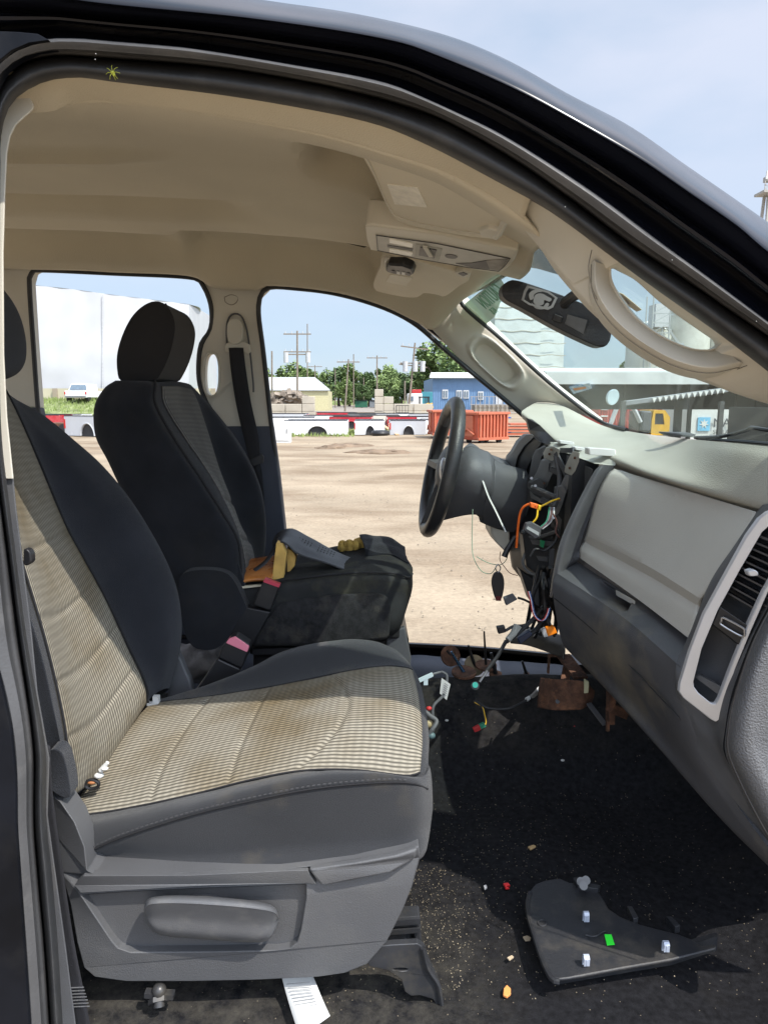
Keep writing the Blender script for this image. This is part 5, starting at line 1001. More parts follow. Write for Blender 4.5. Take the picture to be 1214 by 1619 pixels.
# ================================================================== the yard outside
def struct(o): o['kind'] = 'structure'; return o
def stuff(o, label, cat): return tag(o, label, cat, kind='stuff')
def ground_mat():
    m = mat('packed_dirt', (0.30, 0.243, 0.175), 0.97, var=0.18, vscale=0.5, bump=0.5, bscale=14, spec=0.1, detail=6,
            dirt=(0.20, 0.145, 0.095, 1), dirt_amt=0.22, dscale=0.11)
    t = m.node_tree; n = t.nodes; l = t.links.new; b = n['Principled BSDF']
    src = b.inputs['Base Color'].links[0].from_socket; tcn = n.new('ShaderNodeTexCoord')
    mp = n.new('ShaderNodeMapping'); mp.inputs['Scale'].default_value = (.8, 1.5, 1); mp.inputs['Rotation'].default_value = (0, 0, R(12)); l(tcn.outputs['Object'], mp.inputs[0])
    q = n.new('ShaderNodeTexNoise'); q.inputs['Scale'].default_value = .38; q.inputs['Detail'].default_value = 9; q.inputs['Roughness'].default_value = .65; l(mp.outputs[0], q.inputs['Vector'])
    mr = n.new('ShaderNodeMapRange'); l(q.outputs[0], mr.inputs[0]); mr.inputs[1].default_value = .46; mr.inputs[2].default_value = .64; mr.inputs[4].default_value = .75
    mx = n.new('ShaderNodeMix'); mx.data_type = 'RGBA'; l(mr.outputs[0], mx.inputs[0]); l(src, mx.inputs[6]); mx.inputs[7].default_value = (.165, .118, .078, 1)
    # scattered pale and dark grit
    v = n.new('ShaderNodeTexNoise'); v.inputs['Scale'].default_value = 22; v.inputs['Detail'].default_value = 5; v.inputs['Roughness'].default_value = .8; l(tcn.outputs['Object'], v.inputs['Vector'])
    r2_ = n.new('ShaderNodeMapRange'); l(v.outputs[0], r2_.inputs[0]); r2_.inputs[1].default_value = .35; r2_.inputs[2].default_value = .65; r2_.inputs[3].default_value = .82; r2_.inputs[4].default_value = 1.15
    m2 = n.new('ShaderNodeMix'); m2.data_type = 'RGBA'; m2.blend_type = 'MULTIPLY'; m2.inputs[0].default_value = 1; l(mx.outputs[2], m2.inputs[6]); l(r2_.outputs[0], m2.inputs[7])
    l(m2.outputs[2], b.inputs['Base Color']); return m
bm = bmesh.new(); xs = [-1500,-400,-150,-60] + [-30+i*1.0 for i in range(61)] + [60,150,400,1500]; ys = [-1500,-200,-20] + [-4+i*.8 for i in range(60)] + [50,60,80,120,200,500,1500]
gv = [[bm.verts.new((x, y, (.05*noise.noise(Vector((x*.35, y*.8, 0))) + .02*noise.noise(Vector((x*1.5, y*2, 3)))) if abs(x) < 31 and 2.5 < y < 44 else 0)) for x in xs] for y in ys]
for i in range(len(ys)-1):
    for j in range(len(xs)-1): bm.faces.new((gv[i][j], gv[i][j+1], gv[i+1][j+1], gv[i+1][j]))
struct(finish('ground', bm, ground_mat()))
M_concr = mat('pale_concrete', (0.30, 0.25, 0.19), .9, var=.12, vscale=1.2, dirt=(.3,.25,.19,1), dscale=2, bump=.3, bscale=30)
M_mud = mat('dark_dirt', (.17,.12,.08), .95, var=.35, vscale=3, bump=.8, bscale=12)
random.seed(31)
for x, y, sx, sy, lab in ((553,705,.9,.5,'low dark heap of dirt before the second white bed'),(596,716,1.1,.4,'long low smear of dark dirt left of the steering wheel'),(523,708,.5,.3,'small dark dirt heap left of the larger heaps')):
    q = G(x, y); b = MB(); b.ball(q - Vector((0,0,.03)), (sx, sy, .11), nu=26, nv=12)
    for v in b.bm.verts: v.co += Vector((.16*noise.noise(v.co*4), .12*noise.noise(v.co*5), .06*noise.noise(v.co*6)))
    tag(b.build('dirt_heap', M_mud), lab, 'dirt heap')
b = bmesh.new()
for i in range(2600):
    y = 3.2 + 26*random.random()**1.6; x = random.uniform(-.45, .45)*y; s_ = random.uniform(.004,.014)*(1+y*.03); q = Vector((x, y, .05*noise.noise(Vector((x*.35, y*.8, 0))) + .02*noise.noise(Vector((x*1.5, y*2, 3))) + s_*.3))
    vs = [b.verts.new(q + Vector((random.uniform(.6,1)*s_*math.cos(a), random.uniform(.6,1)*s_*math.sin(a), 0))) for a in (0,1.6,3.1,4.7)]; t_ = b.verts.new(q + Vector((0,0,s_*.7)))
    for k in range(4): b.faces.new((vs[k], vs[(k+1)%4], t_))
stuff(finish('gravel_stones', b, mat('yard_stone', (.22,.18,.135), .9, var=.45, vscale=9)), 'small stones scattered over the dirt yard', 'stones')
M_grass = mat('grass', (0.17, 0.25, 0.06), .95, var=.3, vscale=4, col2=(.30,.36,.12,1))
M_gbase = mat('grass_soil', (0.17, 0.20, 0.08), .95, var=.4, vscale=1.5)
def grass(name, quads, n, h, label):
    b = bmesh.new(); tot = 0
    for q in quads:
        for i in range(n):
            u, v = random.random(), random.random(); p = (q[0].lerp(q[1], u)).lerp(q[3].lerp(q[2], u), v)
            a = random.random()*6.28; hh = h*random.uniform(.4, 1.3); w_ = hh*.16; lean = Vector((random.uniform(-.4,.4), random.uniform(-.3,.3), 1))*hh
            d = Vector((math.cos(a), math.sin(a), 0))*w_
            b.faces.new([b.verts.new(p-d), b.verts.new(p+d), b.verts.new(p+lean)])
    return stuff(finish(name, b, M_grass, recalc=False), label, 'grass')
def gq(x0, y0, x1, y1): return [G(x0,y1), G(x1,y1), G(x1,y0), G(x0,y0)]
grass('weeds', [gq(440,684,560,691), gq(545,681,612,688), gq(440,679,500,684), gq(62,655,150,662), gq(300,684,450,690)], 900, .16, 'low green weeds growing along the foot of the front row of beds')
b = MB(); b.prism([G(470,640.5,.02), G(650,640.5,.02), G(700,634,.02), G(380,634,.02)], (0,0,.02)); struct(b.build('grass_field', M_gbase))
grass('tall_grass', [gq(495,634,640,641)], 3500, .7, 'tall green grass strip beyond the gravel road')
b = MB(); b.prism([G(200,641.5,.03), G(900,641.5,.03), G(1100,655,.03), G(300,650,.03)], (0,0,.01)); struct(b.build('gravel_road', mat('gravel', (.24,.21,.18), .95, var=.15, vscale=2)))
# ---------------- pickup beds
BEDC = dict(white=(.78,.79,.80), silver=(.48,.50,.53), red=(.42,.015,.03), grey=(.10,.11,.12), cream=(.6,.58,.5))
def bed_mat(c): return mat(c + '_bed_paint', BEDC[c], .25, coat=.6, var=.04, vscale=1, dirt=(.4,.36,.3,1), dirt_amt=1.0, dscale=1.2)
M_tail = mat('tail_lamp', (.45,.01,.01), .2, coat=.5); M_liner = mat('bed_liner', (.04,.04,.042), .8)
BEDP = {}
def make_bed(color, L_=2.45, H_=.66, W_=1.75):
    t = thing('pickup_bed', 'x', 'pickup bed'); m = bed_mat(color); cx = .05; ar = .37
    for s, nm in ((-1, 'side_panel'), (1, 'side_panel')):
        lp = [(-L_/2, 0.02), (-L_/2, H_), (L_/2, H_), (L_/2, .02)]
        arch = [(cx + ar*math.cos(a), .0 + .38*math.sin(a)) for a in (math.pi*i/12 for i in range(13))]
        lp = [(-L_/2, .03), (-L_/2, H_-.03), (-L_/2+.03, H_), (L_/2-.03, H_), (L_/2, H_-.03), (L_/2, .03)] + [(x, z+.03) for x, z in arch]
        b = MB(); b.prism([(x, s*W_/2, z) for x, z in lp], (0, -s*.09, 0)); sp = b.build(nm, m, t, local=True, bevel=.012)
        b = MB(); b.tube([(cx + (ar+.03)*math.cos(a), s*(W_/2+.005), .03+.41*math.sin(a)) for a in (math.pi*i/14 for i in range(15))], .022, 6); b.build('arch_flare', m, sp, local=True)
        b = MB(); b.box((0, s*(W_/2-.045), H_+.012), (L_-.05, .11, .025)); b.build('rail_cap', M_liner, sp, local=True)
        b = MB(); b.box((-L_/2+.03, s*(W_/2-.01), H_*.62), (.09, .06, .30)); b.build('tail_lamp', M_tail, t, local=True, bevel=.01)
        b = MB(); b.box((cx, s*(W_/2-.18), .22), (.8, .16, .42)); b.build('wheel_house', M_liner, t, local=True)
    MB().box((0, 0, .2), (L_-.04, W_-.2, .04)).build('bed_floor', M_liner, t, local=True)
    MB().box((-L_/2+.02, 0, H_*.54), (.05, W_-.22, H_*.86)).build('tailgate', m, t, local=True, bevel=.01)
    MB().box((L_/2-.02, 0, H_*.54), (.04, W_-.2, H_*.86)).build('bulkhead', m, t, local=True)
    return t
# (colour, px of centre, depth, turn, raise, label)
beds = [
 ('white', 501, 33.0, 0, 1.18, 'white pickup bed at the left end of the front row, among green weeds'),
 ('white', 584, 33.2, 0, .56, 'white pickup bed second in the front row, with tyre and planks lying by it'),
 ('silver', 643, 33.0, 0, .66, 'silver pickup bed with red tail lamp at its left end, front row'),
 ('white', 686, 34.0, 0, .5, 'white pickup bed just behind the steering wheel, beside the orange dumpster'),
 ('silver', 158, 32.0, R(-24), 1.0, 'silver pickup bed with open wheel arch seen beside the far headrest seat'),
 ('red', 72, 40.0, 0, .9, 'red pickup bed with bright tail lamp seen through the rear doorway'),
 ('grey', 118, 41.0, R(8), .9, 'grey pickup bed between the red bed and the silver bed'),
 ('white', 92, 47.0, 0, 1.5, 'white pickup bed behind the red bed in the rear doorway'),
 ('white', 462, 38.5, R(3), 1.0, 'white pickup bed behind the left end of the front row'),
 ('red', 556, 40.0, R(-4), .95, 'dark red pickup bed behind the second white bed'),
 ('white', 515, 43.0, R(4), 1.1, 'white pickup bed in the middle rows left of centre'),
 ('cream', 600, 43.5, R(0), 1.0, 'cream pickup bed in the middle rows left of the red bed'),
 ('red', 646, 40.0, R(2), 1.0, 'bright red pickup bed right behind the silver bed'),
 ('white', 690, 39.5, R(-2), .9, 'white pickup bed behind the red bed near the dumpster'),
 ('silver', 455, 49.0, R(-3), 1.1, 'silver pickup bed far left in the back row'),
 ('red', 532, 53.0, R(6), 1.2, 'red pickup bed standing in the back row near the gravel road'),
 ('grey', 580, 50.0, R(0), 1.1, 'dark grey pickup bed in the back row'),
 ('white', 625, 49.0, R(3), 1.1, 'white pickup bed in the back row below the block wall'),
 ('silver', 672, 48.0, R(-2), .9, 'silver pickup bed in the back row below the skid loader')]
for c, px, D, rz, sc, lab in beds:
    p = P(px, 640, D); loc = (p.x, D, -.01 if D > 44 else .0)
    if c not in BEDP:
        BEDP[c] = make_bed(c); o = BEDP[c]; o.location = loc; o.rotation_euler = (0, 0, rz); o['label'] = lab
    else: o = copy_tree(BEDP[c], loc, rz, lab)
    o.scale = (sc, 1, 1.35 if lab.startswith('silver pickup bed with open') else 1.15 if px == 72 else 1); o['group'] = 'detached pickup beds laid out in rows'
# small white cabinet at the pillar, tyre and planks
cab_ = thing('white_cabinet', 'small white metal cabinet standing at the left of the rows of beds', 'cabinet', G(447,700))
b = MB(); b.box((0,0,.38), (.62,.6,.76)); b.box((0,-.31,.40), (.55,.02,.62)); b.build('casing', M_white, cab_, local=True, bevel=.02); MB().box((.2,-.33,.45), (.02,.03,.14)).build('handle', M_metal, cab_, local=True)
tp = thing('old_tyre', 'black tyre lying on the dirt in front of the second white bed', 'tyre', G(601,689))
b = MB(); b.tube([(.3*math.cos(a), .3*math.sin(a), .12) for a in (2*math.pi*i/20 for i in range(21))], .12, 8, cap=False); b.build('tread', M_black, tp, local=True)
b = MB(); b.cyl((0,0,.08), (0,0,.18), .18); b.build('wheel_rim', M_metal, tp, local=True)
pl = tag(MB().bar(G(601,678)+Vector((0,0,.3)), G(628,689)+Vector((0,-.2,.05)), .16, .04).build('wood_plank', mat('tan_wood', (.5,.33,.18), .8)), 'tan plank leaning on the black tyre', 'plank')
# ---------------- dumpsters
M_or = mat('orange_paint', (.42,.075,.035), .5, var=.12, vscale=2, dirt=(.38,.10,.06,1), dirt_amt=.3, dscale=2.2, bump=.1, bscale=20)
M_or2 = mat('faded_orange_paint', (.45,.125,.065), .55, var=.12, vscale=2, dirt=(.4,.16,.1,1), dscale=3)
def dumpster(name, loc, rz, L_, W_, H_, label, ribs=9):
    t = thing(name, label, 'dumpster', loc, rz, 'orange dumpsters'); z0 = .18
    b = MB()
    for s in (-1, 1): b.prism([(-L_/2, s*W_/2, z0), (L_/2, s*W_/2, z0), (L_/2, s*W_/2, H_), (-L_/2, s*W_/2, H_)], (0, -s*.04, 0))
    for s in (-1, 1): b.prism([(s*L_/2, -W_/2+.041, z0), (s*L_/2, W_/2-.041, z0), (s*L_/2, W_/2-.041, H_), (s*L_/2, -W_/2+.041, H_)], (-s*.04, 0, 0))
    b.box((0,0,z0-.03), (L_-.1, W_-.1, .05)); b.build('tub', M_or, t, local=True)
    for i in range(ribs):
        x = -L_/2 + .08 + (L_-.16)*i/(ribs-1)
        for s in (-1, 1): MB().box((x, s*(W_/2+.035), (z0+H_)/2), (.07, .065, H_-z0-.06), taper=.8).build('rib', M_or2, t, local=True)
    for s in (-1, 1):
        MB().box((0, s*(W_/2+.03), H_), (L_+.1, .1, .09)).build('top_rail', M_or2, t, local=True, bevel=.01)
        MB().box((s*(L_/2+.03), 0, H_), (.1, W_, .088)).build('top_rail', M_or2, t, local=True, bevel=.01)
        MB().box((0, s*(W_/2+.02), z0), (L_+.04, .09, .1)).build('bottom_rail', M_or2, t, local=True)
        for e in (-1, 1): MB().cyl((e*(L_/2-.3), s*(W_/2-.15)-.06, .1), (e*(L_/2-.3), s*(W_/2-.15)+.06, .1), .10, n=12).build('roller', M_black, t, local=True)
        MB().tube([(s*(L_/2+.06), -W_*.35, z0+.15), (s*(L_/2+.11), 0, z0+.35), (s*(L_/2+.06), W_*.35, z0+.15)], .03, 6).build('brace', M_or2, t, local=True)
    MB().box((-L_/2-.03, 0, (z0+H_)/2), (.05, .5, H_-.35)).build('door_panel', M_or2, t, local=True)
    return t
p = P(769,690,26.0); dumpster('dumpster', (p.x+.0, 26.6, 0), R(32), 1.45, 1.0, 1.10, 'open orange dumpster with ribbed sides seen right of the steering wheel')
p = P(715,690,29.5); dumpster('dumpster', (p.x-.05, 30.2, 0), R(4), 1.6, 1.3, 1.12, 'taller orange dumpster half hidden behind the steering wheel rim', 6)
p = P(828,690,30); st = thing('steel_stack', 'low stack of orange steel frames right of the dumpsters', 'steel stack', (p.x,31,0))
for i in range(4): MB().box((.1*i-.2,0,.12+.14*i), (1.5-.12*i,.8,.09)).build('frame', M_or2, st, local=True)
p = P(808,690,33); bl = thing('blue_stand', 'blue steel stand just behind the orange dumpster', 'stand', (p.x,35,0))
MB().box((0,0,.35),(.12,.12,.7)).box((0,0,.04),(.7,.5,.06)).box((0,0,.72),(.7,.3,.06)).build('frame', mat('blue_paint',(.02,.09,.35),.5), bl, local=True)
M_concr = mat('pale_concrete', (0.40, 0.36, 0.30), .9, var=.12, vscale=1.2, dirt=(.3,.25,.19,1), dscale=2, bump=.3, bscale=30)
# ---------------- blue building
bb_ = thing('blue_building', 'blue metal building with white windows and pale roof beyond the dumpsters', 'building', (P(760,640,92).x, 92, 0))
D = 92.0; xa, xb = P(684,600,D).x, P(905,600,D).x; zt = P(684,598,D).z; zr = P(740,586,D).z
M_blue = mat('blue_cladding', (.13,.23,.38), .5, var=.06, vscale=.6)
b = MB(); b.box(((xa+xb)/2, D+7, zt/2), (xb-xa, 14, zt)); b.build('wall', M_blue, bb_)
b = MB()
for i in range(60): b.box((xa + (xb-xa)*(i+.5)/60, D-.03, zt/2), (.05, .05, zt-.02))
b.build('cladding_ribs', M_blue, bb_)
b = MB(); b.prism([(xa-.5, D-.8, zt+.002), (xb+.5, D-.8, zt+.002), (xb+.5, D+7, zt+.85), (xa+.4, D+7, zt+.85)], (0,0,.14)); b.build('roof', mat('pale_roof', (.55,.55,.53), .6), bb_)
for px0, px1, y0, y1 in ((699,708,616,630),(721,730,617,630),(732,741,617,630),(755,764,619,632)):
    b = MB(); p0, p1 = P(px0,y1,D-.1), P(px1,y0,D-.1); cxw = (p0.x+p1.x)/2; wf = MB().box((cxw, D-.1, (p0.z+p1.z)/2), (p1.x-p0.x, .12, p1.z-p0.z)).build('window', M_white, bb_)
    MB().box((cxw-.17*(p1.x-p0.x)*1.3, D-.18, (p0.z+p1.z)/2), ((p1.x-p0.x)*.3, .06, (p1.z-p0.z)*.75)).build('pane', mat('dark_pane', (.12,.16,.2), .1), wf)
    MB().box((cxw+.17*(p1.x-p0.x)*1.3, D-.18, (p0.z+p1.z)/2), ((p1.x-p0.x)*.3, .06, (p1.z-p0.z)*.75)).build('pane', MATS['dark_pane'], wf)
for px0, px1, y0, y1 in ((783,794,620,640),(812,824,632,650)):
    p0, p1 = P(px0,y1,D-.1), P(px1,y0,D-.1); dr = MB().box(((p0.x+p1.x)/2, D-.1, (p0.z+p1.z)/2), (p1.x-p0.x, .12, p1.z-p0.z)).build('door', mat('door_grey',(.45,.47,.5),.5), bb_)
b = MB()
for i in range(10):
    x = P(745+i*7,640,D-3).x; b.bar((x,D-3,0), (x,D-3,2.0), .08, .08)
for z in (1.0, 1.95): b.bar((P(743,640,D-3).x,D-3,z), (P(812,640,D-3).x,D-3,z), .07, .07)
b.build('ramp_railing', mat('weathered_rail',(.3,.28,.25),.8), bb_)
MB().box(((P(745,640,D).x+P(812,640,D).x)/2, D-1.6, .45), (P(812,640,D).x-P(745,640,D).x, 2.4, .9)).build('ramp', M_concr, bb_)
# ---------------- block walls, scrap heap, cream shed, bins
M_concr = mat('pale_concrete', (0.40, 0.36, 0.30), .9, var=.12, vscale=1.2, dirt=(.3,.25,.19,1), dscale=2, bump=.3, bscale=30)
M_block = mat('concrete_block', (.42,.38,.31), .9, var=.12, vscale=.8, bump=.4, bscale=10, dirt=(.3,.26,.2,1), dscale=.8)
def blocks(name, label, runs, D, bw=1.5, bh=.62):
    t = thing(name, label, 'block wall', (P(runs[0][0],640,D).x, D, 0))
    for x0, x1, rows_ in runs:
        X0, X1 = P(x0,640,D).x, P(x1,640,D).x; n = max(1, round((X1-X0)/bw)); w_ = (X1-X0)/n
        for r_ in range(rows_):
            for i in range(n): MB().box((X0+w_*(i+.5), D+random.uniform(-.04,.04), bh*(r_+.5)), (w_*.97, .7, bh*.96)).build('block', M_block, t, bevel=.03)
    return t
blocks('block_wall', 'stepped wall of big concrete blocks left of the blue building', [(592,606,4),(606,622,3),(622,684,2)], 62)
blocks('block_wall', 'low wall of concrete blocks holding back the scrap heap at the left', [(425,478,2),(478,498,3)], 60)
sg = thing('blue_marker_post', 'short blue and white post at the end of the low block wall', 'post', G(494,662)); b = MB(); b.box((0,0,.9),(.34,.1,1.5)); b.build('panel', MATS['blue_paint'], sg, local=True); MB().box((0,0,.1),(.34,.1,.3)).build('foot', M_white, sg, local=True)
random.seed(21)
b = MB()
for i in range(260):
    x = random.uniform(428,492); yy = random.random(); p = P(x,640,64+random.uniform(0,3)); h = 1.3+.9*yy*(1-((x-456)/40)**2)
    a = Matrix.Rotation(random.uniform(0,3),3,'X') @ Matrix.Rotation(random.uniform(0,3),3,'Z')
    b.box((p.x, p.y, max(.4, h)), (random.uniform(.2,.9), random.uniform(.15,.5), random.uniform(.1,.4)), a)
b.box((P(458,640,65.5).x, 65.5, .8), (3.5, 2.5, 1.6))
stuff(b.build('scrap_heap', mat('scrap_metal', (.22,.18,.14), .7, var=.6, vscale=1.5, metal=.2)), 'brown heap of scrap metal piled behind the low block wall', 'scrap heap')
cb = thing('cream_shed', 'long cream shed with a grey gable roof behind the scrap heap', 'shed', (P(470,640,100).x,100,0))
xa, xb = P(405,640,100).x, P(519,640,100).x; z1 = P(500,618,100).z; z2 = P(450,598,106).z
MB().box(((xa+xb)/2,106,z1/2), (xb-xa,12,z1)).build('wall', mat('cream_wall',(.50,.46,.27),.7), cb)
b = MB(); b.prism([(xa-.3,99.7,z1+.01),(xb+.3,99.7,z1+.01),(xb-2.2,106,z2),(xa-.3,106,z2)], (0,0,.15)); b.build('roof', mat('grey_roof',(.36,.37,.37),.6), cb)
for px, c, lab in ((571,(.02,.12,.07),'dark green waste bin with black lid on the grass'),(592,(.20,.22,.24),'grey waste bin right of the dark green bin')):
    g = G(px,645); t = thing('waste_bin', lab, 'waste bin', g, group='waste bins on the grass'); b = MB(); b.box((0,0,.75),(2.4 if px<580 else 1.9,1.4,1.3)); b.build('bin_body', mat('bin_%d'%px, c, .5), t, local=True, bevel=.05)
    MB().box((0,-.1,1.45),(2.3 if px<580 else 1.8,1.5,.12)).build('lid', M_black, t, local=True, bevel=.03)
# ---------------- skid loader, distant lorry
sk = thing('skid_loader', 'small yellow and black skid loader parked before the block wall', 'loader', G(668,658)); M_yel = mat('yellow_paint', (.65,.36,.02), .45, var=.1)
b = MB(); b.prism([(-.9,-.6,.3),(.8,-.6,.3),(1.0,-.6,.9),(.6,-.6,1.3),(-.2,-.6,1.0),(-.9,-.6,.7)], (0,1.2,0)); b.build('body', M_yel, sk, local=True, bevel=.04)
b = MB()
for s in (-.6,.6):
    for a, c in (((-.3,s,.9),(-.3,s,1.8)),((.6,s,1.2),(.55,s,1.8)),((-.35,s,1.8),(.6,s,1.8))): b.bar(a, c, .07, .07)
b.box((.1,0,1.85),(1.0,1.2,.06)); b.build('cab_frame', M_black, sk, local=True)
MB().bar((.9,-.68,1.25), (-1.1,-.68,.75), .14, .1).bar((-1.1,-.68,.75), (-1.5,-.68,.25), .14, .1).build('lift_arm', M_yel, sk, local=True)
MB().prism([(-1.45,-.8,.1),(-1.95,-.8,.12),(-1.8,-.8,.5),(-1.4,-.8,.6)], (0,1.6,0)).build('bucket', M_black, sk, local=True)
for x in (-.5,.6): MB().cyl((x,-.85,.35),(x,-.55,.35),.35,n=16).build('wheel', M_black, sk, local=True)
lr = thing('lorry', 'distant white and red lorry cab parked left of the blue building', 'lorry', (P(655,640,85).x,85,0))
MB().box((0,0,1.3),(1.7,2,2.0)).build('body', M_white, lr, local=True, bevel=.1); MB().box((-.45,-.9,1.7),(.5,.4,.5)).build('window', MATS['dark_pane'], lr, local=True)
MB().box((.2,0,2.5),(1.1,1.8,.5)).build('sleeper', mat('lorry_red',(.4,.03,.03),.4), lr, local=True, bevel=.05)
for x in (-.5,.5): MB().cyl((x,-1.05,.45),(x,-.8,.45),.42).build('wheel', M_black, lr, local=True)
tb = thing('teal_container', 'teal site container standing right of the distant lorry', 'container', (P(672,640,86).x,86,0)); MB().box((0,0,1.35),(1.6,2,2.3)).build('shell', mat('teal_paint',(.04,.2,.25),.5), tb, local=True, bevel=.04)
MB().box((.1,-1.03,1.1),(.5,.05,1.6)).build('door', mat('teal_dark',(.02,.1,.13),.5), tb, local=True)
cr_ = thing('cable_cage', 'small black wire cage standing before the block wall', 'cage', G(636,662)); b = MB()
for i in range(5): b.bar((-.5+.25*i,0,0),(-.5+.25*i,0,1.1),.04,.04)
b.bar((-.55,0,1.1),(.55,0,1.1),.05,.05); b.bar((-.55,0,.5),(.55,0,.5),.05,.05); b.bar((-.5,.5,0),(-.5,.5,1.1),.04,.04); b.bar((-.5,0,1.1),(-.5,.5,1.1),.04,.04); b.build('bars', M_black, cr_, local=True)
# ---------------- utility poles
M_pole = mat('pole_wood', (.20,.165,.13), .9, var=.2)
M_tra = mat('transformer_grey', (.45,.46,.47), .5)
poles = [(430,555,82,0,'slender bare pole close beside the far door pillar'),(470,523,80,2,'tallest utility pole with two crossarms and transformers, left of the cream shed'),
 (486,512,130,0,'thin tall mast behind the transformer pole'),(498,577,150,1,'far pole with a crossarm just right of the mast'),(530,584,140,0,'bare pole above the right end of the cream shed'),
 (547,568,95,1,'leaning utility pole with a double crossarm left of the pair of thin poles'),(559,560,125,0,'thin plain pole right of the leaning pole'),
 (575,597,150,0,'short bare pole among the trees'),(596,562,105,1,'utility pole with one crossarm above the tall block stack'),(620,592,150,0,'short thin pole before the trees left of the transformers'),
 (640,602,90,0,'short grey pole beside the double crossarm pole'),(648,542,78,3,'leaning utility pole with transformers before the big tree')]
for px, ty, D, arms, lab in poles:
    top = P(px+ (8 if arms == 3 else (4 if px == 547 else 0)), ty, D); base = Vector((P(px- (3 if arms == 3 else 2 if px == 547 else 0), 640, D).x, D, 0))
    t = thing('utility_pole', lab, 'utility pole', base, group='wooden utility poles'); tl = top-base
    MB().cyl((0,0,-.2), tl, .13 if arms else .10, .09, 10).build('pole', M_pole, t, local=True)
    H_ = tl.z
    for k in range(min(2, arms)):
        z = H_-.35-1.9*k*(1 if arms > 1 else 0); cx = tl.x*z/H_
        ca = MB().bar((cx-1.5,0,z),(cx+1.5,0,z+(-.35 if arms == 3 else 0)), .14, .12).build('crossarm', M_pole, t, local=True)
        for s in (-1.3,-.6,.6,1.3): MB().cyl((cx+s,0,z+.06),(cx+s,0,z+.3),.05,n=8).build('insulator', M_tra, t, local=True)
    if arms >= 2:
        z = H_*.62 if arms == 2 else H_*.6
        for s in ((-1.2,1.2) if arms == 2 else (-.75,.3,1.1)): MB().cyl((tl.x*.6+s,-.2,z),(tl.x*.6+s,-.2,z+1.1),.27,n=12).build('transformer', M_tra, t, local=True)
        MB().bar((tl.x*.6-1.3,0,z+.9),(tl.x*.6+1.3,0,z+.9),.12,.12).build('bracket', M_pole, t, local=True)
# ---------------- trees
M_leaf = mat('foliage', (.13,.21,.065), .8, var=.3, vscale=.35, col2=(.28,.37,.13,1))
M_leaf2 = mat('foliage_dark', (.095,.165,.065), .8, var=.3, vscale=.35, col2=(.21,.30,.12,1))
M_bark = mat('bark', (.10,.08,.06), .95, var=.3)
def crown_mesh(seed, n, leaf, w_, h_, base):
    rnd = random.Random(seed); b = bmesh.new(); cl = []
    for i in range(26):
        a = rnd.random()*6.28; z = rnd.random(); rr = (math.sin(math.pi*min(1, .18+z*.80)))**.7
        cl.append((Vector((math.cos(a)*rr*w_*rnd.uniform(.2,.85), math.sin(a)*rr*w_*rnd.uniform(.2,.85), base+h_*z)), rnd.uniform(.16,.32)*w_))
    for i in range(n):
        c, r_ = rnd.choice(cl); v = Vector((rnd.gauss(0,1), rnd.gauss(0,1), rnd.gauss(0,.8))).normalized() * r_ * rnd.uniform(.55,1.08)
        p = c + v; q = Vector((rnd.gauss(0,1), rnd.gauss(0,1), rnd.gauss(0,1))).normalized(); s = q.cross(Vector((.3,.2,1))).normalized()*leaf*rnd.uniform(.6,1.3); t_ = q*leaf*rnd.uniform(.6,1.3)
        b.faces.new([b.verts.new(p-s*.6), b.verts.new(p+t_*.5), b.verts.new(p+s*.6), b.verts.new(p-t_*.6)])
    return b
protos = []
for k, (n, w_, h_, lf) in enumerate(((4200,4.6,6.2,.42),(4200,4.0,5.2,.40),(3600,3.4,7.0,.40))):
    t = thing('broadleaf_tree', 'x', 'tree', (0,0,0))
    finish('crown', crown_mesh(k+5, n, lf, w_, h_, 2.2), [M_leaf, M_leaf2][k % 2], t, local=True, recalc=False, smooth=180)
    b = MB(); b.tube([(0,0,-.3),(0.1,0,2),(.0,.1,4),(.1,0,6.5)], lambda q: .34-.22*q, 8)
    for a in range(5): an = a*1.3; b.tube([(0.05,0,2.2+.5*a),(math.cos(an)*1.2,math.sin(an)*1.2,3.6+.5*a),(math.cos(an)*2.3,math.sin(an)*2.2,5+.4*a)], lambda q: .14-.1*q, 6)
    b.build('trunk', M_bark, t, local=True); protos.append(t)
random.seed(9)
specs = []
for i, px in enumerate(range(415, 705, 17)):
    tops = 578 + 9*math.sin(px*.09) + random.uniform(-4, 6); D = random.uniform(150, 185); specs.append((px+random.uniform(-4,4), tops, D))
for px, ty, D in ((425,600,140),(452,597,142),(520,604,140),(545,600,135),(572,604,138),(604,590,132),(626,597,130),(655,578,128),(684,585,126),(1010,560,160),(1060,566,160),(905,580,150)): specs.append((px, ty, D))
specs.append((700, 531, 112)); specs.append((728, 548, 118)); specs.append((680, 560, 120)); specs.append((745, 556, 122))
first = [True]*3
ordn = ['left end','left end','left side','left side','left side','left part','left part','centre','centre','centre','right part','right part','right side','right side','right side','right end','right end']
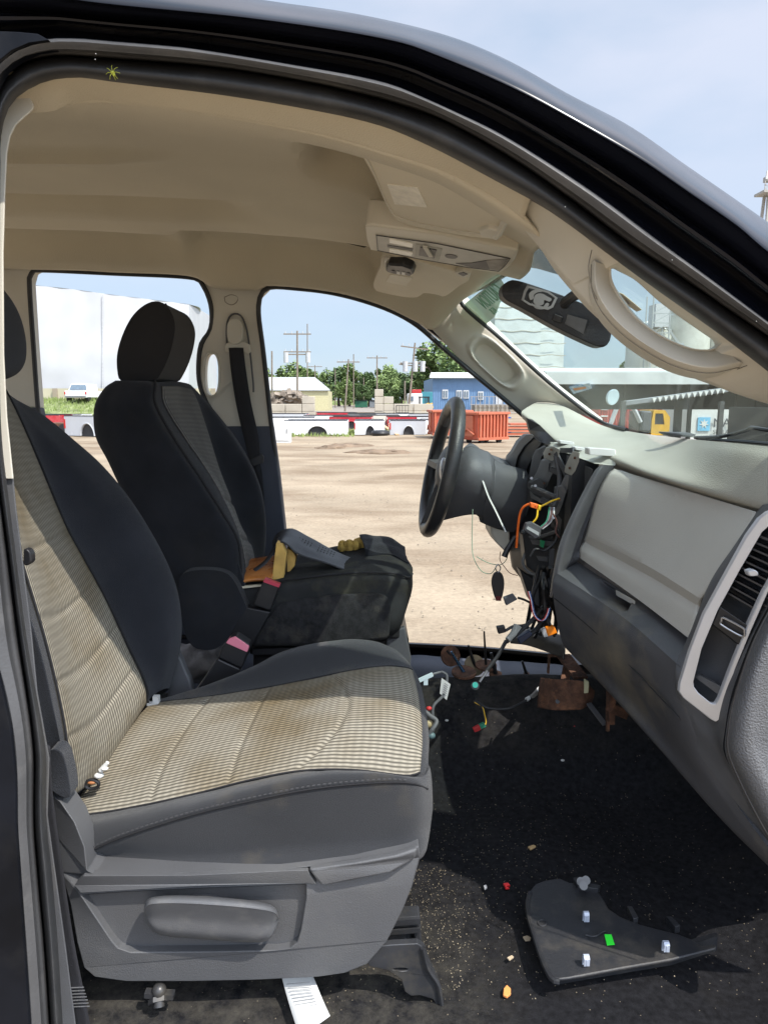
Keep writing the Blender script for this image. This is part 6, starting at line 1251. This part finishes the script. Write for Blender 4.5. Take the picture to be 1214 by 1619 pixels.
for i, (px, ty, D) in enumerate(specs):
    k = i % 3; H_ = P(px, ty, D).z; loc = (P(px, 640, D).x, D, 0); sc = H_ / (9.2 if k < 2 else 10)
    near = D < 149
    if D < 125: lab = {700:'biggest green tree, towering beside the far windshield pillar',728:'tall tree standing right behind the biggest tree',680:'full tree at the left foot of the biggest tree',745:'tree crown showing above the blue building roof'}[px]
    elif px in (1010,1060,905): lab = {1010:'small tree seen through the windshield left of the grain tower',1060:'small tree half behind the grain tower',905:'small tree beside the corrugated grain store'}[px]
    elif near: lab = 'nearer leafy tree %s' % {425:'beside the slender bare pole',452:'above the scrap heap',520:'at the right end of the cream shed',545:'behind the leaning utility pole',572:'above the dark green waste bin',604:'above the stepped block wall',626:'left of the transformers pole',655:'right behind the transformers pole',684:'beside the blue building wall'}[px]
    else: lab = 'green tree in the distant hazy row of trees behind the utility poles'
    if first[k]: o = protos[k]; first[k] = False; o.location = loc; o['label'] = lab
    else: o = copy_tree(protos[k], loc, random.uniform(0, 6), lab)
    o.scale = (sc*random.uniform(.9,1.15), sc, sc)
    if not near: o['group'] = 'distant row of trees'
    elif 125 < D < 149 and px < 700: o['group'] = 'nearer trees behind the yard'
# ---------------- left: embankment, block wall, white hall, white pickup
D = 62.0
b = bmesh.new(); xsb = [P(-260,640,D).x + i*4 for i in range(14)]
prof = [(52,-.05),(54.5,.45),(57,1.15),(59,1.5),(61,1.62),(90,1.66)]
gvb = [[b.verts.new((x if x < P(345,640,60).x else P(345,640,60).x + (x-P(345,640,60).x)*.2, y, z+.08*noise.noise(Vector((x,y,0))*.5) if z > 0 else z)) for x in xsb] for y, z in prof]
for i in range(len(prof)-1):
    for j in range(len(xsb)-1): b.faces.new((gvb[i][j], gvb[i][j+1], gvb[i+1][j+1], gvb[i+1][j]))
struct(finish('grass_bank', b, M_gbase))
b = bmesh.new()
for i in range(4000):
    x = random.uniform(P(-60,640,58).x, P(335,640,58).x); y = random.uniform(55,61); z = .6+.25*(y-55) if y < 59 else 1.5; hh = random.uniform(.1,.4)
    d = Vector((random.uniform(-1,1),random.uniform(-1,1),0))*.05; p = Vector((x,y,z)); b.faces.new([b.verts.new(p-d), b.verts.new(p+d), b.verts.new(p+Vector((random.uniform(-.1,.1),0,hh)))])
stuff(finish('bank_grass', b, M_grass, recalc=False), 'green grass on the bank before the white hall', 'grass')
wl = thing('retaining_wall', 'cream concrete wall with posts at the foot of the white hall', 'wall', (P(150,640,D).x, D, 1.6))
zt = P(100,614,D).z; X0, X1 = P(-100,640,D).x, P(338,640,D).x
MB().box(((X0+X1)/2, D+.3, (zt+1.5)/2), (X1-X0, .3, zt-1.5)).build('panel', mat('cream_concrete',(.45,.41,.30),.9,var=.1,vscale=.5), wl)
for i in range(15): MB().box((X0+(X1-X0)*i/14, D+.05, (zt+1.4)/2), (.35,.3,zt-1.4)).build('post', M_concr, wl)
hall = thing('white_hall', 'huge white fabric hall rising behind the far headrest', 'hall', (P(150,640,64).x, 64, 1.6))
M_fab = mat('white_fabric', (.45,.455,.465), .75, var=.05, vscale=.25, dirt=(.38,.39,.405,1), dirt_amt=.5, dscale=.12)
tp_ = [(-200,425),(-60,440),(47,450),(114,457),(163,464),(227,472),(299,481)]
rws = [[P(x,y,D+2.0) for x,y in tp_], [P(x,y+(615-y)*.35,D+1.6) for x,y in tp_], [P(x,y+(615-y)*.7,D+1.2) for x,y in tp_], [P(x,615+(x-60)*.02,D+1.0) for x,y in tp_]]
surf('front_sheet', rws, M_fab, hall, px=False, nu=90, nv=8, disp=lambda p,u,v: p+Vector((0,0.03*math.sin(u*40)**2+.05*noise.noise(p*.6),0)))
surf('end_sheet', [[P(299,481,D+2.0),P(322,493,D+16),P(343,506,D+30)],[P(299,545,D+1.6),P(322,552,D+16),P(343,560,D+30)],[P(299,620,D+1.2),P(322,620,D+16),P(343,620,D+30)]], M_fab, hall, px=False, nu=20, nv=6)
surf('roof_sheet', [[P(x,y,D+2.0) for x,y in tp_],[P(x,y,D+2.0)+Vector((-1,9,.7)) for x,y in tp_],[P(x,y,D+2.0)+Vector((-3,16,.2)) for x,y in tp_]], M_fab, hall, px=False, nu=40, nv=4)
for x in (163,): MB().bar(P(x,460+ (x-110)*.12,D+1.95)+Vector((0,-.1,0)), P(x,615,D+.95)+Vector((0,-.08,0)), .10, .06).build('seam', mat('seam_grey',(.42,.425,.435),.8), hall)
pk = thing('parked_pickup', 'white pickup facing away, parked on the grass bank before the white hall', 'pickup', (P(121,640,57.5).x, 57.5, P(121,634,57.5).z)); M_wp = bed_mat('white')
b = MB(); b.prism([(-.85,0,.25),(.85,0,.25),(.88,0,.8),(-.88,0,.8)], (0,4.2,0)); b.build('body', M_wp, pk, local=True, bevel=.06)
b = MB(); b.prism([(-.83,.6,.80),(.83,.6,.80),(.66,.9,1.35),(-.66,.9,1.35)], (0,2.0,0)); b.build('cab', M_wp, pk, local=True, bevel=.05)
b = MB(); b.prism([(-.68,.60,.88),(.68,.60,.88),(.56,.78,1.26),(-.56,.78,1.26)], (0,-.06,.02)); b.build('rear_window', MATS['dark_pane'], pk, local=True)
MB().box((0,-.04,.35),(1.6,.12,.14)).build('bumper', M_metal, pk, local=True)
for s in (-1,1): MB().cyl((s*.75-.1,.6,.22),(s*.75+.1,.6,.22),.32).build('wheel', M_black, pk, local=True); MB().box((s*.82,-.01,.62),(.1,.04,.22)).build('tail_lamp', M_tail, pk, local=True)
tr_ = thing('flat_trailer', 'low rusty flat trailer between the red and the silver beds', 'trailer', (P(90,672,35).x,35.5,0)); MB().box((0,0,.42),(2.6,1.4,.1)).box((0,-.7,.34),(2.6,.06,.14)).build('deck', M_rust, tr_, local=True)
for x in (-.4,.4): MB().cyl((x,-.75,.22),(x,-.55,.22),.22).build('wheel', M_black, tr_, local=True)
# ---------------- seen through the windshield
M_corr = mat('white_steel', (.62,.65,.63), .6, var=.08, vscale=.4, dirt=(.4,.38,.33,1), dscale=.25)
D = 120.0
gs = thing('grain_store', 'tall white corrugated grain store seen left of the mirror through the windshield', 'grain store', (P(840,620,D).x,D,0))
x0, x1, x2 = P(780,600,D).x, P(852,600,D).x, P(892,600,D).x; zt = P(800,478,D).z
b = MB(); b.box(((x0+x1)/2, D+5, zt/2), (x1-x0, 10, zt)); b.build('main_tower', M_corr, gs)
b = MB(); b.box(((x1+x2)/2+.1, D+6, (zt-1.5)/2), (x2-x1, 9, zt-1.5)); b.build('side_tower', M_corr, gs)
b = MB()
for i in range(9):
    z = zt*(i+.6)/9
    b.tube([(x0+(x2-x0)*j/16, D-.04, z+.10*math.sin(j*1.3+i)) for j in range(17)], .06, 5)
b.build('rust_streaks', mat('rust_band',(.38,.34,.26),.8), gs)
D = 95.0
el = thing('grain_elevator', 'pale concrete grain elevator with headhouse seen through the near windshield pillar window', 'grain elevator', (P(1130,620,D).x,D,0))
M_silo = mat('silo_concrete', (.52,.52,.47), .85, var=.1, vscale=.2, dirt=(.36,.35,.3,1), dirt_amt=.3, dscale=.3, bump=.3, bscale=3)
for i in range(5):
    x = P(1035+i*62,600,D).x; zt = P(1040,496 if i else 520,D).z
    sb = MB().cyl((x,D+3,0),(x,D+3,zt),2.9,n=32).build('silo', M_silo, el); MB().cyl((x,D+3,zt),(x,D+3,zt+1.3),2.95,.5,n=32).build('silo_cap', M_corr, sb)
MB().box((P(1150,600,D).x, D+3.5, P(0,470,D).z), (14, 5, 3.4)).build('headhouse', M_silo, el)
xh = P(1036,600,D).x; MB().box((xh, D, P(0,497,D).z), (2.0, 2.4, 2.9)).build('leg_box', M_tra, el)
b = MB(); zb, ztp = P(0,600,D).z, P(0,482,D).z
for sx in (-1.1,1.1):
    for sy in (-1.1,1.1): b.bar((xh-1+sx,D-2+sy,0),(xh-1+sx,D-2+sy,ztp+1.2),.14,.14)
for k in range(8):
    z = zb+(ztp-zb)*k/8; b.bar((xh-2.1,D-3.1,z),(xh+.1,D-3.1,z),.1,.1); b.bar((xh-2.1,D-3.1,z),(xh+.1,D-3.1,z+(ztp-zb)/8),.08,.08)
b.build('stair_frame', mat('galvanised',(.32,.34,.34),.6), el)
MB().bar((xh,D,P(0,480,D).z),(xh+3.2,D,P(0,455,D).z),.5,.35).bar((xh+.2,D,P(0,500,D).z),(xh+6,D-1,P(0,600,D).z),.3,.3).bar((P(980,600,D).x,D-3,P(0,552,D).z),(P(1060,600,D).x,D-3,P(0,545,D).z),.6,.4).build('conveyor', MATS['galvanised'], el)
tw = thing('lattice_tower', 'tall grain leg tower with a railed platform at the right edge above the cab roof', 'tower', (P(1212,300,D).x,D,0))
xt = P(1214,320,D).x; zp = P(0,298,D).z; b = MB()
for sx in (-1,1):
    for sy in (-1,1): b.bar((xt+sx*1.4,D+sy*1.4,0),(xt+sx*.25,D+sy*.6,zp),.30,.30)
for k in range(9):
    z = zp*(k+1)/10; w_ = 1.4-1.1*(k+1)/10; b.bar((xt-w_,D-w_,z),(xt+w_,D-w_,z+zp/12),.16,.16); b.bar((xt+w_,D-w_,z),(xt-w_,D-w_,z+zp/12),.16,.16); b.bar((xt-w_,D-w_,z),(xt+w_,D-w_,z),.16,.16)
b.build('lattice', mat('dull_steel',(.34,.32,.29),.7), tw)
MB().box((xt+.3,D,zp+.1),(3.2,2.4,.3)).box((xt+.6,D,zp+1.9),(2.2,1.6,.6)).build('platform', MATS['dull_steel'], tw)
b = MB()
for i in range(6): b.bar((xt-1.2+i*.55,D-1.1,zp+.2),(xt-1.2+i*.55,D-1.1,zp+1.4),.09,.09)
for z in (.8,1.4): b.bar((xt-1.25,D-1.1,zp+z),(xt+1.8,D-1.1,zp+z),.09,.09)
b.bar((xt-1.2,D-1.1,zp+.2),(xt-.1,D-1.1,zp+1.4),.07,.07); b.build('railing', MATS['dull_steel'], tw)
MB().bar((xt-1.1,D-1.1,zp+1.5),(xt-1.0,D-1.1,zp+2.5),.22,.22).bar((xt-1.1,D-1.1,zp+2.1),(xt-.5,D-1.1,zp+2.1),.18,.18).build('antenna', M_white, tw)
# canopy with parked machine in front of the cab
D = 13.5
cn = thing('yard_canopy', 'long canopy with white fascia and dark underside on posts ahead of the cab', 'canopy', (P(1050,640,D).x,D,0))
X0, X1 = P(862,600,D).x, P(1700,600,D).x; zu, zo = P(0,607,D).z, P(0,588,D).z
MB().box(((X0+X1)/2, D, (zu+zo)/2), (X1-X0, .12, zo-zu)).build('fascia', mat('fascia_grey', (.50,.51,.50), .7, var=.12, vscale=1.5), cn)
MB().prism([(X0,D+.07,zo-.02),(X1,D+.07,zo-.02),(X1,D+5,zo+.25),(X0,D+5,zo+.25)], (0,0,.05)).build('roof_sheet', M_corr, cn)
MB().box(((X0+X1)/2+.1, D+4.6, P(0,640,D+4.6).z+.28), (X1-X0-.3, .2, .8)).build('rear_beam', mat('dark_timber',(.06,.06,.058),.8), cn)
for x, t_ in ((985,.10),(1072,.14),(1090,.08),(1166,.12),(1196,.08)):
    X = P(x,640,D+3).x; MB().bar((X-.15*(x<1000),D+3,0),(X+.1*(x<1000),D+3,zu+.2),t_,t_).build('post', MATS['dark_timber'], cn)
D = 11.5
ld = thing('toothed_boom', 'grey steel boom with a row of teeth lying under the canopy', 'machine boom', P(1060,632,D))
b = MB(); p0, p1 = P(985,638,D), P(1150,616,D); b.bar(p0,p1,.06,.08)
b.build('beam', mat('boom_grey',(.20,.21,.22),.5), ld, bevel=.01)
b = MB()
for i in range(13):
    q = p0.lerp(p1, .28+.055*i)+Vector((0,-.07,0)); b.prism([q+Vector((-.035,0,.03)), q+Vector((.035,0,.03)), q+Vector((0,0,-.05))], (0,.02,0))
b.build('tooth_row', M_pale, ld)
for x in (985, 1140): MB().bar(P(x,634,D), Vector((P(x,634,D).x, D, 0)), .07, .07).build('prop', MATS['dark_timber'], ld)
lm = slab('work_lamp', ell(969,628,9,13,11.4,20,rot=.35), .08, mat('lamp_glass',(.45,.55,.58),.15), ld, bevel=.01)
rc = thing('red_container', 'red shipping container behind the yellow machine ahead of the cab', 'container', (P(990,660,30).x,30,0))
X0, X1 = P(944,660,30).x, P(1052,660,30).x; M_rc = mat('container_red',(.42,.05,.04),.5,var=.1)
b = MB(); b.box(((X0+X1)/2,31.2,.75),(X1-X0,2.4,1.3))
for i in range(24): b.box((X0+(X1-X0)*(i+.5)/24,29.97,.75),(.06,.05,1.25))
b.build('shell', M_rc, rc)
for i in range(4): MB().box((X0+.25,29.9,.35+.28*i),(.3,.06,.05)).build('ladder_rung', M_white, rc)
ex = thing('yellow_excavator', 'small excavator with yellow cab and grey arm ahead of the red container', 'excavator', (P(1035,670,22).x,22,0)); xx = P(1037,670,22).x; zc = P(0,650,22).z
b = MB(); b.prism([(xx-.15,22,.45),(xx+.42,22,.45),(xx+.42,22,zc-.2),(xx+.25,22,zc+.02),(xx-.1,22,zc+.02),(xx-.15,22,zc-.3)], (0,1.1,0), [[(xx-.05,22,zc-.08),(xx+.2,22,zc-.08),(xx+.26,22,zc-.42),(xx-.05,22,zc-.42)]]); b.build('cab', M_yel, ex)
b = MB(); b.prism([(xx-.05,22.05,zc-.08),(xx+.2,22.05,zc-.08),(xx+.26,22.05,zc-.42),(xx-.05,22.05,zc-.42)], (0,.03,0)); b.build('cab_window', M_black, ex)
MB().box((xx-.32,22.4,zc-.32),(.3,.9,.62)).build('cab_front', M_dkplas, ex, bevel=.05)
MB().box((xx-.35,22.5,.9),(.35,.9,.7)).box((xx,22.5,.3),(1.3,1.2,.4)).build('engine_house', M_black, ex, bevel=.03)
MB().tube([(xx-.5,22,.9),(xx-.8,22,1.38),(xx-1.2,22,1.42),(xx-1.45,22,.8)], .07, 6, k=14).build('arm', M_tra, ex)
MB().box((xx-1.5,22,.65),(.3,.3,.35)).build('bucket', M_black, ex)
wcn = thing('white_container', 'white shipping container with blue star panel and dark lettering ahead of the cab', 'container', (P(1180,660,24).x,24,0))
X0, X1 = P(1092,660,24).x, P(1420,660,24).x; zt = P(0,645,24).z
MB().box(((X0+X1)/2,25.2,zt/2+.1),(X1-X0,2.4,zt-.2)).build('shell', M_white, wcn)
bp_ = MB().box((P(1112,660,24).x,23.97,(P(0,660,24).z+P(0,683,24).z)/2),(.42,.03,.46)).build('blue_panel', mat('sky_blue',(.16,.42,.62),.5), wcn)
b = MB(); c_ = Vector((P(1112,660,24).x,23.94,P(0,671,24).z)); pts = [c_+Vector((math.sin(math.pi*i/7)*(.17 if i%2==0 else .07),0,math.cos(math.pi*i/7)*(.17 if i%2==0 else .07))) for i in range(14)]; b.prism(pts,(0,.01,0)); b.build('star', M_white, bp_)
textobj('lettering', 'MAERSK', mat('letter_dark',(.05,.05,.06),.6), wcn, P(1126,675,23.93), (1,0,0), (0,0,1), .42, ext=.005)
textobj('lettering', 'SEALAND', MATS['letter_dark'], wcn, P(1126,686,23.93), (1,0,0), (0,0,1), .2, ext=.005)
# overhead wires between the poles
# ================================================================== loose things on the cab floor
def onfloor(x, y, dz=0.0):   # where this line of sight meets the carpet
    return G(x, y, FZ + .004 + dz)
def flat(pts, h=.004, dz=.002): return [onfloor(x, y, dz) for x, y in pts]
M_loose = mat('scuffed_black_plastic', (0.014, 0.0145, 0.017), .55, var=.3, bump=.2, bscale=150, dirt=(.07,.062,.05,1), dirt_amt=.3, dscale=9)
lp_ = thing('loose_trim_panel', 'curved black trim panel with white clips and a green sticker lying on the carpet', 'trim panel', onfloor(940,1470))
out_ = [(838,1412),(846,1402),(862,1396),(884,1393),(900,1400),(928,1401),(944,1412),(952,1424),(962,1442),(980,1454),(1010,1466),(1040,1474),(1072,1482),(1092,1490),(1108,1500),(1130,1498),(1131,1504),(1060,1522),(980,1536),(900,1551),(882,1553),(872,1548),(858,1520),(844,1478),(836,1450),(834,1428)]
b = MB(); b.prism([onfloor(x,y,.03) for x,y in out_], (0,0,.006)); pnl = b.build('panel', M_loose, lp_, bevel=.002)
b = MB(); b.tube([onfloor(x,y,.034) for x,y in [(838,1412),(834,1428),(836,1450),(844,1478),(858,1520),(872,1548),(884,1553)]], .005, 8, k=30); b.build('raised_edge', M_loose, pnl)
b = MB(); b.prism([onfloor(x,y,.001) for x,y in [(884,1548),(1060,1517),(1130,1497),(1132,1503),(1060,1526),(884,1556)]], (0,0,.028)); b.build('folded_flange', M_loose, pnl)
for x, y in ((924,1455),(924,1524),(1049,1502)):
    q = onfloor(x, y, .036); pr = [(.000,0),(.000,.022),(-.004,.026),(-.009,.026),(-.013,.021),(-.013,.006),(-.0115,.006),(-.0115,.020),(-.0085,.0242),(-.0045,.0242),(-.0018,.021),(-.0018,0)]
    c = MB(); c.prism([q+Vector((-.0045, a*.8, h*.8)) for a, h in pr], (.009, 0, 0)); c.box(q+Vector((0,-.0108,.011)), (.0025,.0006,.009)); c.build('metal_clip', mat('zinc_clip', (.40,.44,.52), .45, metal=.2), lp_)
b = MB(); b.prism([onfloor(x,y,.038) for x,y in [(955,1478),(966,1478),(971,1494),(959,1495)]], (0,0,.001)); b.build('green_sticker', mat('neon_green', (.03,.75,.04), .5), lp_)
for pts in ([(905,1398),(915,1396),(922,1405),(948,1410),(944,1416),(912,1412)], [(990,1443),(998,1444),(1008,1462),(1000,1464)], [(1052,1460),(1060,1460),(1074,1474),(1066,1477)]):
    b = MB(); b.prism([onfloor(x,y,.03) for x,y in pts], (0,0,.014)); b.build('tab', M_loose, lp_, bevel=.001)
for x, y in ((918,1394),(926,1392),(922,1400)): MB().cyl(onfloor(x,y,.03), onfloor(x,y,.052), .006, .008, 10).build('rubber_stud', mat('stud_grey', (.16,.16,.16), .6), lp_)
MB().tube([onfloor(x,y,.037) for x,y,_ in ell(857,1459,7,5,0,13)], .0014, 6).build('hole_ring', M_loose, lp_)
MB().tube([onfloor(x,y,.037) for x,y in [(925,1478),(940,1480),(955,1472),(962,1476)]], .0016, 6, k=14).build('moulded_rib', M_loose, lp_)
def chip(nm, lab, cat, pts, c, h=.004, g=None):
    o = MB().prism([onfloor(x,y,.002) for x,y in pts], (0,0,h)).build(nm, c, None, bevel=.0008); return tag(o, lab, cat, g)
chip('orange_chip', 'pointed orange plastic chip on the carpet near the bottom edge', 'chip', [(796,1566),(801,1560),(807,1566),(807,1574),(801,1579),(795,1576)], mat('chip_orange', (.75,.28,.08), .5))
chip('red_clip', 'tiny red c-shaped clip on the black carpet', 'clip', [(795,1399),(803,1398),(806,1402),(801,1402),(800,1404),(805,1406),(799,1407)], mat('clip_red', (.65,.02,.02), .4))
chip('wood_chip', 'tan wood chip lying above the loose trim panel', 'wood chip', [(834,1341),(843,1338),(847,1340),(838,1345)], mat('wood_tan', (.42,.28,.13), .8))
chip('seed_husk', 'pale oval husk just left of the loose trim panel', 'husk', [(826,1483),(833,1481),(839,1484),(838,1488),(830,1489)], mat('husk', (.42,.33,.22), .8), .003)
chip('seed_husk', 'brown oval husk below the pale one, left of the panel corner', 'husk', [(801,1516),(809,1512),(812,1515),(805,1520)], MATS['husk'], .003)
chip('pebble', 'light grey pebble between the seat and the red clip', 'pebble', [(764,1403),(768,1401),(770,1405),(766,1408)], mat('pebble_grey', (.4,.4,.4), .8), .004)
chip('white_crumb', 'white crumb of plastic by the round cable end on the tunnel', 'crumb', [(748,1093),(754,1092),(755,1096),(749,1098)], M_white, .003) if False else None
b = MB(); rnd = random.Random(4)
for i in range(2600):
    x = rnd.gauss(.08, .30); y = rnd.gauss(1.25, .22)
    if not (-.35 < x < .9 and .98 < y < 1.62): continue
    z = FZ + (.003 if y < 1.56 else .003 + .06*ss(1.56,1.66,y)); s = rnd.uniform(.0004,.0010); a = rnd.random()*6; q = Vector((x,y,z+.001))
    b.bm.faces.new([b.bm.verts.new(q+Vector((math.cos(a+k)*s, math.sin(a+k)*s*1.3, s*.6*(k%2)))) for k in (0,1.6,3.1,4.7)])
for i in range(500):
    x = .12+rnd.gauss(0,.035); y = rnd.uniform(1.0,1.3); q = Vector((x,y,FZ+.005)); s = rnd.uniform(.0004,.0011); a = rnd.random()*6
    b.bm.faces.new([b.bm.verts.new(q+Vector((math.cos(a+k)*s, math.sin(a+k)*s, s*.6*(k%2)))) for k in (0,1.6,3.1,4.7)])
stuff(b.build('sawdust', mat('crumb_tan', (.30,.25,.17), .9), recalc=False), 'fine tan crumbs and sawdust scattered over the carpet', 'sawdust')
# carpet ridge on the tunnel where it was cut, spindles and discs standing behind it
def disc_stake(lab, x0, y0, x1, y1, d, r, dpx, tilt, col, rr=.006, seg=True):
    t = thing('stake_disc', lab, 'stake', P(x1, y1, d), group='round steel discs with rods behind the tunnel')
    a = P(x1, y1, d); n_ = (P(x0, y0, d) - a); n_.normalize(); tl = tilt.normalized()
    MB().tube([a - tl*.003, a + tl*.003], r, 24).build('disc', M_rust if dpx else mat('tan_disc', (.22,.17,.10), .7, var=.3, vscale=30), t)
    MB().tube([a - n_*.02, P(x0, y0, d)], lambda q: rr*(1-.5*ss(.8,1,q)), 10, k=None).build('rod', col, t); return t
M_bsteel = mat('blued_steel', (.06,.13,.22), .25, metal=.8); M_dsteel = mat('dark_steel', (.03,.03,.03), .35, metal=.6)
disc_stake('blue steel rod leaning out of a flat rusty disc', 713,1030, 733,1063, 1.86, .034, 1, Vector((0,-.15,1)), M_bsteel)
disc_stake('short dark rod through an upright rusty disc, leftmost', 722,1052, 712,1037, 1.95, .030, 1, Vector((.4,-1,.5)), M_dsteel, .004)
disc_stake('dark pointed rod before an upright tan disc', 740,1020, 750,1052, 1.92, .030, 0, Vector((.2,-1,.45)), M_dsteel)
disc_stake('tallest black rod standing in a flat rusty disc', 765,998, 768,1052, 1.90, .030, 1, Vector((0,-.15,1)), M_dsteel, .0045)
disc_stake('thick short black rod on the right-hand rusty disc', 776,1032, 783,1066, 1.88, .018, 1, Vector((0,-.15,1)), M_dsteel, .008)
disc_stake('lone short black rod further right behind the tunnel', 825,1045, 832,1066, 1.88, .008, 1, Vector((0,-.15,1)), M_dsteel, .006)
def tun(x, y, off=.003):   # point on the tunnel side seen on this line of sight
    best = None; r_ = ray(x, y)
    for k in range(120):
        d = 1.50 + k*.003; p = CAM + r_*(d/r_.y)
        z = FZ + .06*ss(1.56,1.66,p.y) + .105*ss(1.66,1.76,p.y) + .02*ss(1.76,1.86,p.y)
        if p.z <= z + off: return p + Vector((0,0,.0))
    return CAM + r_*(1.86/r_.y)
# wiring at the front of the near seat
hs = thing('seat_harness', 'grey seat wiring loom with white connector and paper tag beside the near seat cushion', 'wiring loom', tun(690,1120))
MB().tube([P(700,1062,1.62), P(690,1064,1.62), P(672,1070,1.6), P(660,1076,1.6)], .0028, 8, k=16).build('grey_cable', M_grplas, hs)
MB().bar(P(684,1066,1.595), P(662,1076,1.595), .008, .008).box(P(673,1077,1.594), (.010,.004,.018)).build('white_connector', mat('connector_white', (.55,.65,.68), .4), hs)
MB().tube([P(698,1062,1.62), P(706,1068,1.62), P(705,1085,1.61), P(700,1100,1.6), P(686,1115,1.58), P(684,1130,1.57), P(688,1145,1.56), P(682,1160,1.55)], .0035, 8, k=40).build('loom', M_dkplas, hs)
slab('paper_tag', [(698,1072,1.60),(712,1082,1.60),(706,1107,1.60),(695,1096,1.60)], .001, M_white, hs)
for i in range(6): MB().bar(P(701-i*.6+1.5,1080+i*3.2,1.598), P(707-i*.6+1,1084+i*3.2,1.598), .0009, .0009).build('tag_print', M_dkplas, hs)
MB().ball(P(678,1120,1.56), (.007,.006,.005)).build('red_plug', W['red'], hs)
MB().tube([P(672,1124,1.56), P(680,1132,1.55), P(690,1140,1.54), P(684,1152,1.53), P(678,1160,1.53)], .005, 8, k=20).build('ribbed_hose', M_grplas, hs)
MB().ball(P(678,1145,1.55), (.010,.008,.010)).build('tan_plug', mat('plug_tan', (.45,.36,.2), .6), hs)
MB().ball(P(682,1163,1.53), (.009,.008,.008)).build('teal_plug', mat('plug_teal', (.10,.16,.17), .5), hs)
h2 = thing('tunnel_harness', 'thin wiring loom with white sleeve and red plug crossing the tunnel carpet', 'wiring loom', tun(780,1115))
MB().tube([tun(*p) for p in [(750,1108),(758,1112),(770,1119),(790,1121),(808,1119),(822,1112),(832,1107)]], .0028, 8, k=40).build('taped_cable', M_black, h2)
MB().tube([tun(832,1106,.006), tun(842,1100,.01), P(853,1090,1.60)], lambda t: .0055+.002*t, 8, k=10).build('white_sleeve', M_pale, h2)
MB().tube([tun(*p) for p in [(750,1110),(762,1118),(766,1130),(768,1142),(764,1150)]], .0014, 6, k=20).build('thin_wires', W['yellow'], h2)
MB().tube([tun(*p) for p in [(748,1108),(760,1116),(764,1130),(767,1142)]], .0014, 6, k=20).build('dark_wires', W['black'], h2)
MB().bar(tun(748,1154,.006), tun(758,1149,.006), .012, .012).build('red_plug', W['red'], h2, bevel=.001)
MB().bar(tun(758,1149,.006), tun(766,1145,.006), .011, .011).build('green_plug', W['green'], h2, bevel=.001)
for i, (x, y, c) in enumerate(((751,1096,'w'),(706,1139,'w'),(887,1136,'w'),(889,1202,'w'),(907,1148,'r'),(886,1172,'w'),(800,1155,'g'))):
    p = tun(x, y); o = MB().ball(p, (.005,.004,.0025), nu=7, nv=5).build('crumb', {'w': M_white, 'r': W['red'], 'g': M_grplas}[c])
    tag(o, ['white crumb just below the round teal cable end','white crumb at the front corner of the near seat','small white crumb under the rusty bracket','white crumb low on the tunnel side','pinkish red crumb right of the rusty bracket','white speck midway down the tunnel side','grey crumb right of the red plug'][i], 'crumb')
st_ = tag(MB().tube([tun(815,1166), tun(826,1170), tun(834,1174)], .0008, 5).tube([tun(826,1170), tun(832,1180)], .0008, 5).build('straw', mat('straw_tan', (.5,.42,.25), .8)), 'forked dry straw on the side of the tunnel carpet', 'straw')
# tag under the near seat, bolt, coaster
tg = thing('paper_label', 'folded white paper label hanging below the near seat shield', 'label', P(480,1590,.95))
surf('label_sheet', [[(444,1540,1.0),(458,1590,.958),(474,1640,.90)],[(494,1540,1.0),(508,1575,.965),(522,1606,.935)]], M_white, tg, nu=20, nv=4, solid=.0008)
for i in range(9): MB().bar(P(453+i*2.2,1556+i*5.5,.984-.0045*i), P(490+i*1.6,1553+i*5.0,.982-.0042*i), .0010, .0008).build('print_line', mat('print_grey', (.3,.3,.3), .7), tg)
# spider on the door seal
sp = thing('green_spider', 'tiny yellow-green spider on the black door seal at the upper left', 'spider', P(178,115,.93))
b = MB(); c = P(179,115,.938); b.ball(c, (.0028,.0025,.0022)); b.ball(c+Vector((.0015,-.001,-.0028)), (.0018,.0018,.0018))
for i in range(8):
    a = -0.9 + i*.85; v = Vector((math.cos(a),0,math.sin(a))); b.tube([c, c+v*.005+Vector((0,-.003,0)), c+v*.0085], .00035, 5)
b.build('body', mat('spider_green', (.34,.36,.03), .5), sp)
# specks of dust and paint on the seal
b = MB()
for x, y in ((152,85),(151,94),(1062,411),(1195,508),(893,327)): b.ball(P(x,y,dd(y,-.05)), .0006, nu=6, nv=4)
stuff(b.build('paint_specks', M_white), 'white specks stuck on the rubber door seal', 'specks')
# nothing below this line
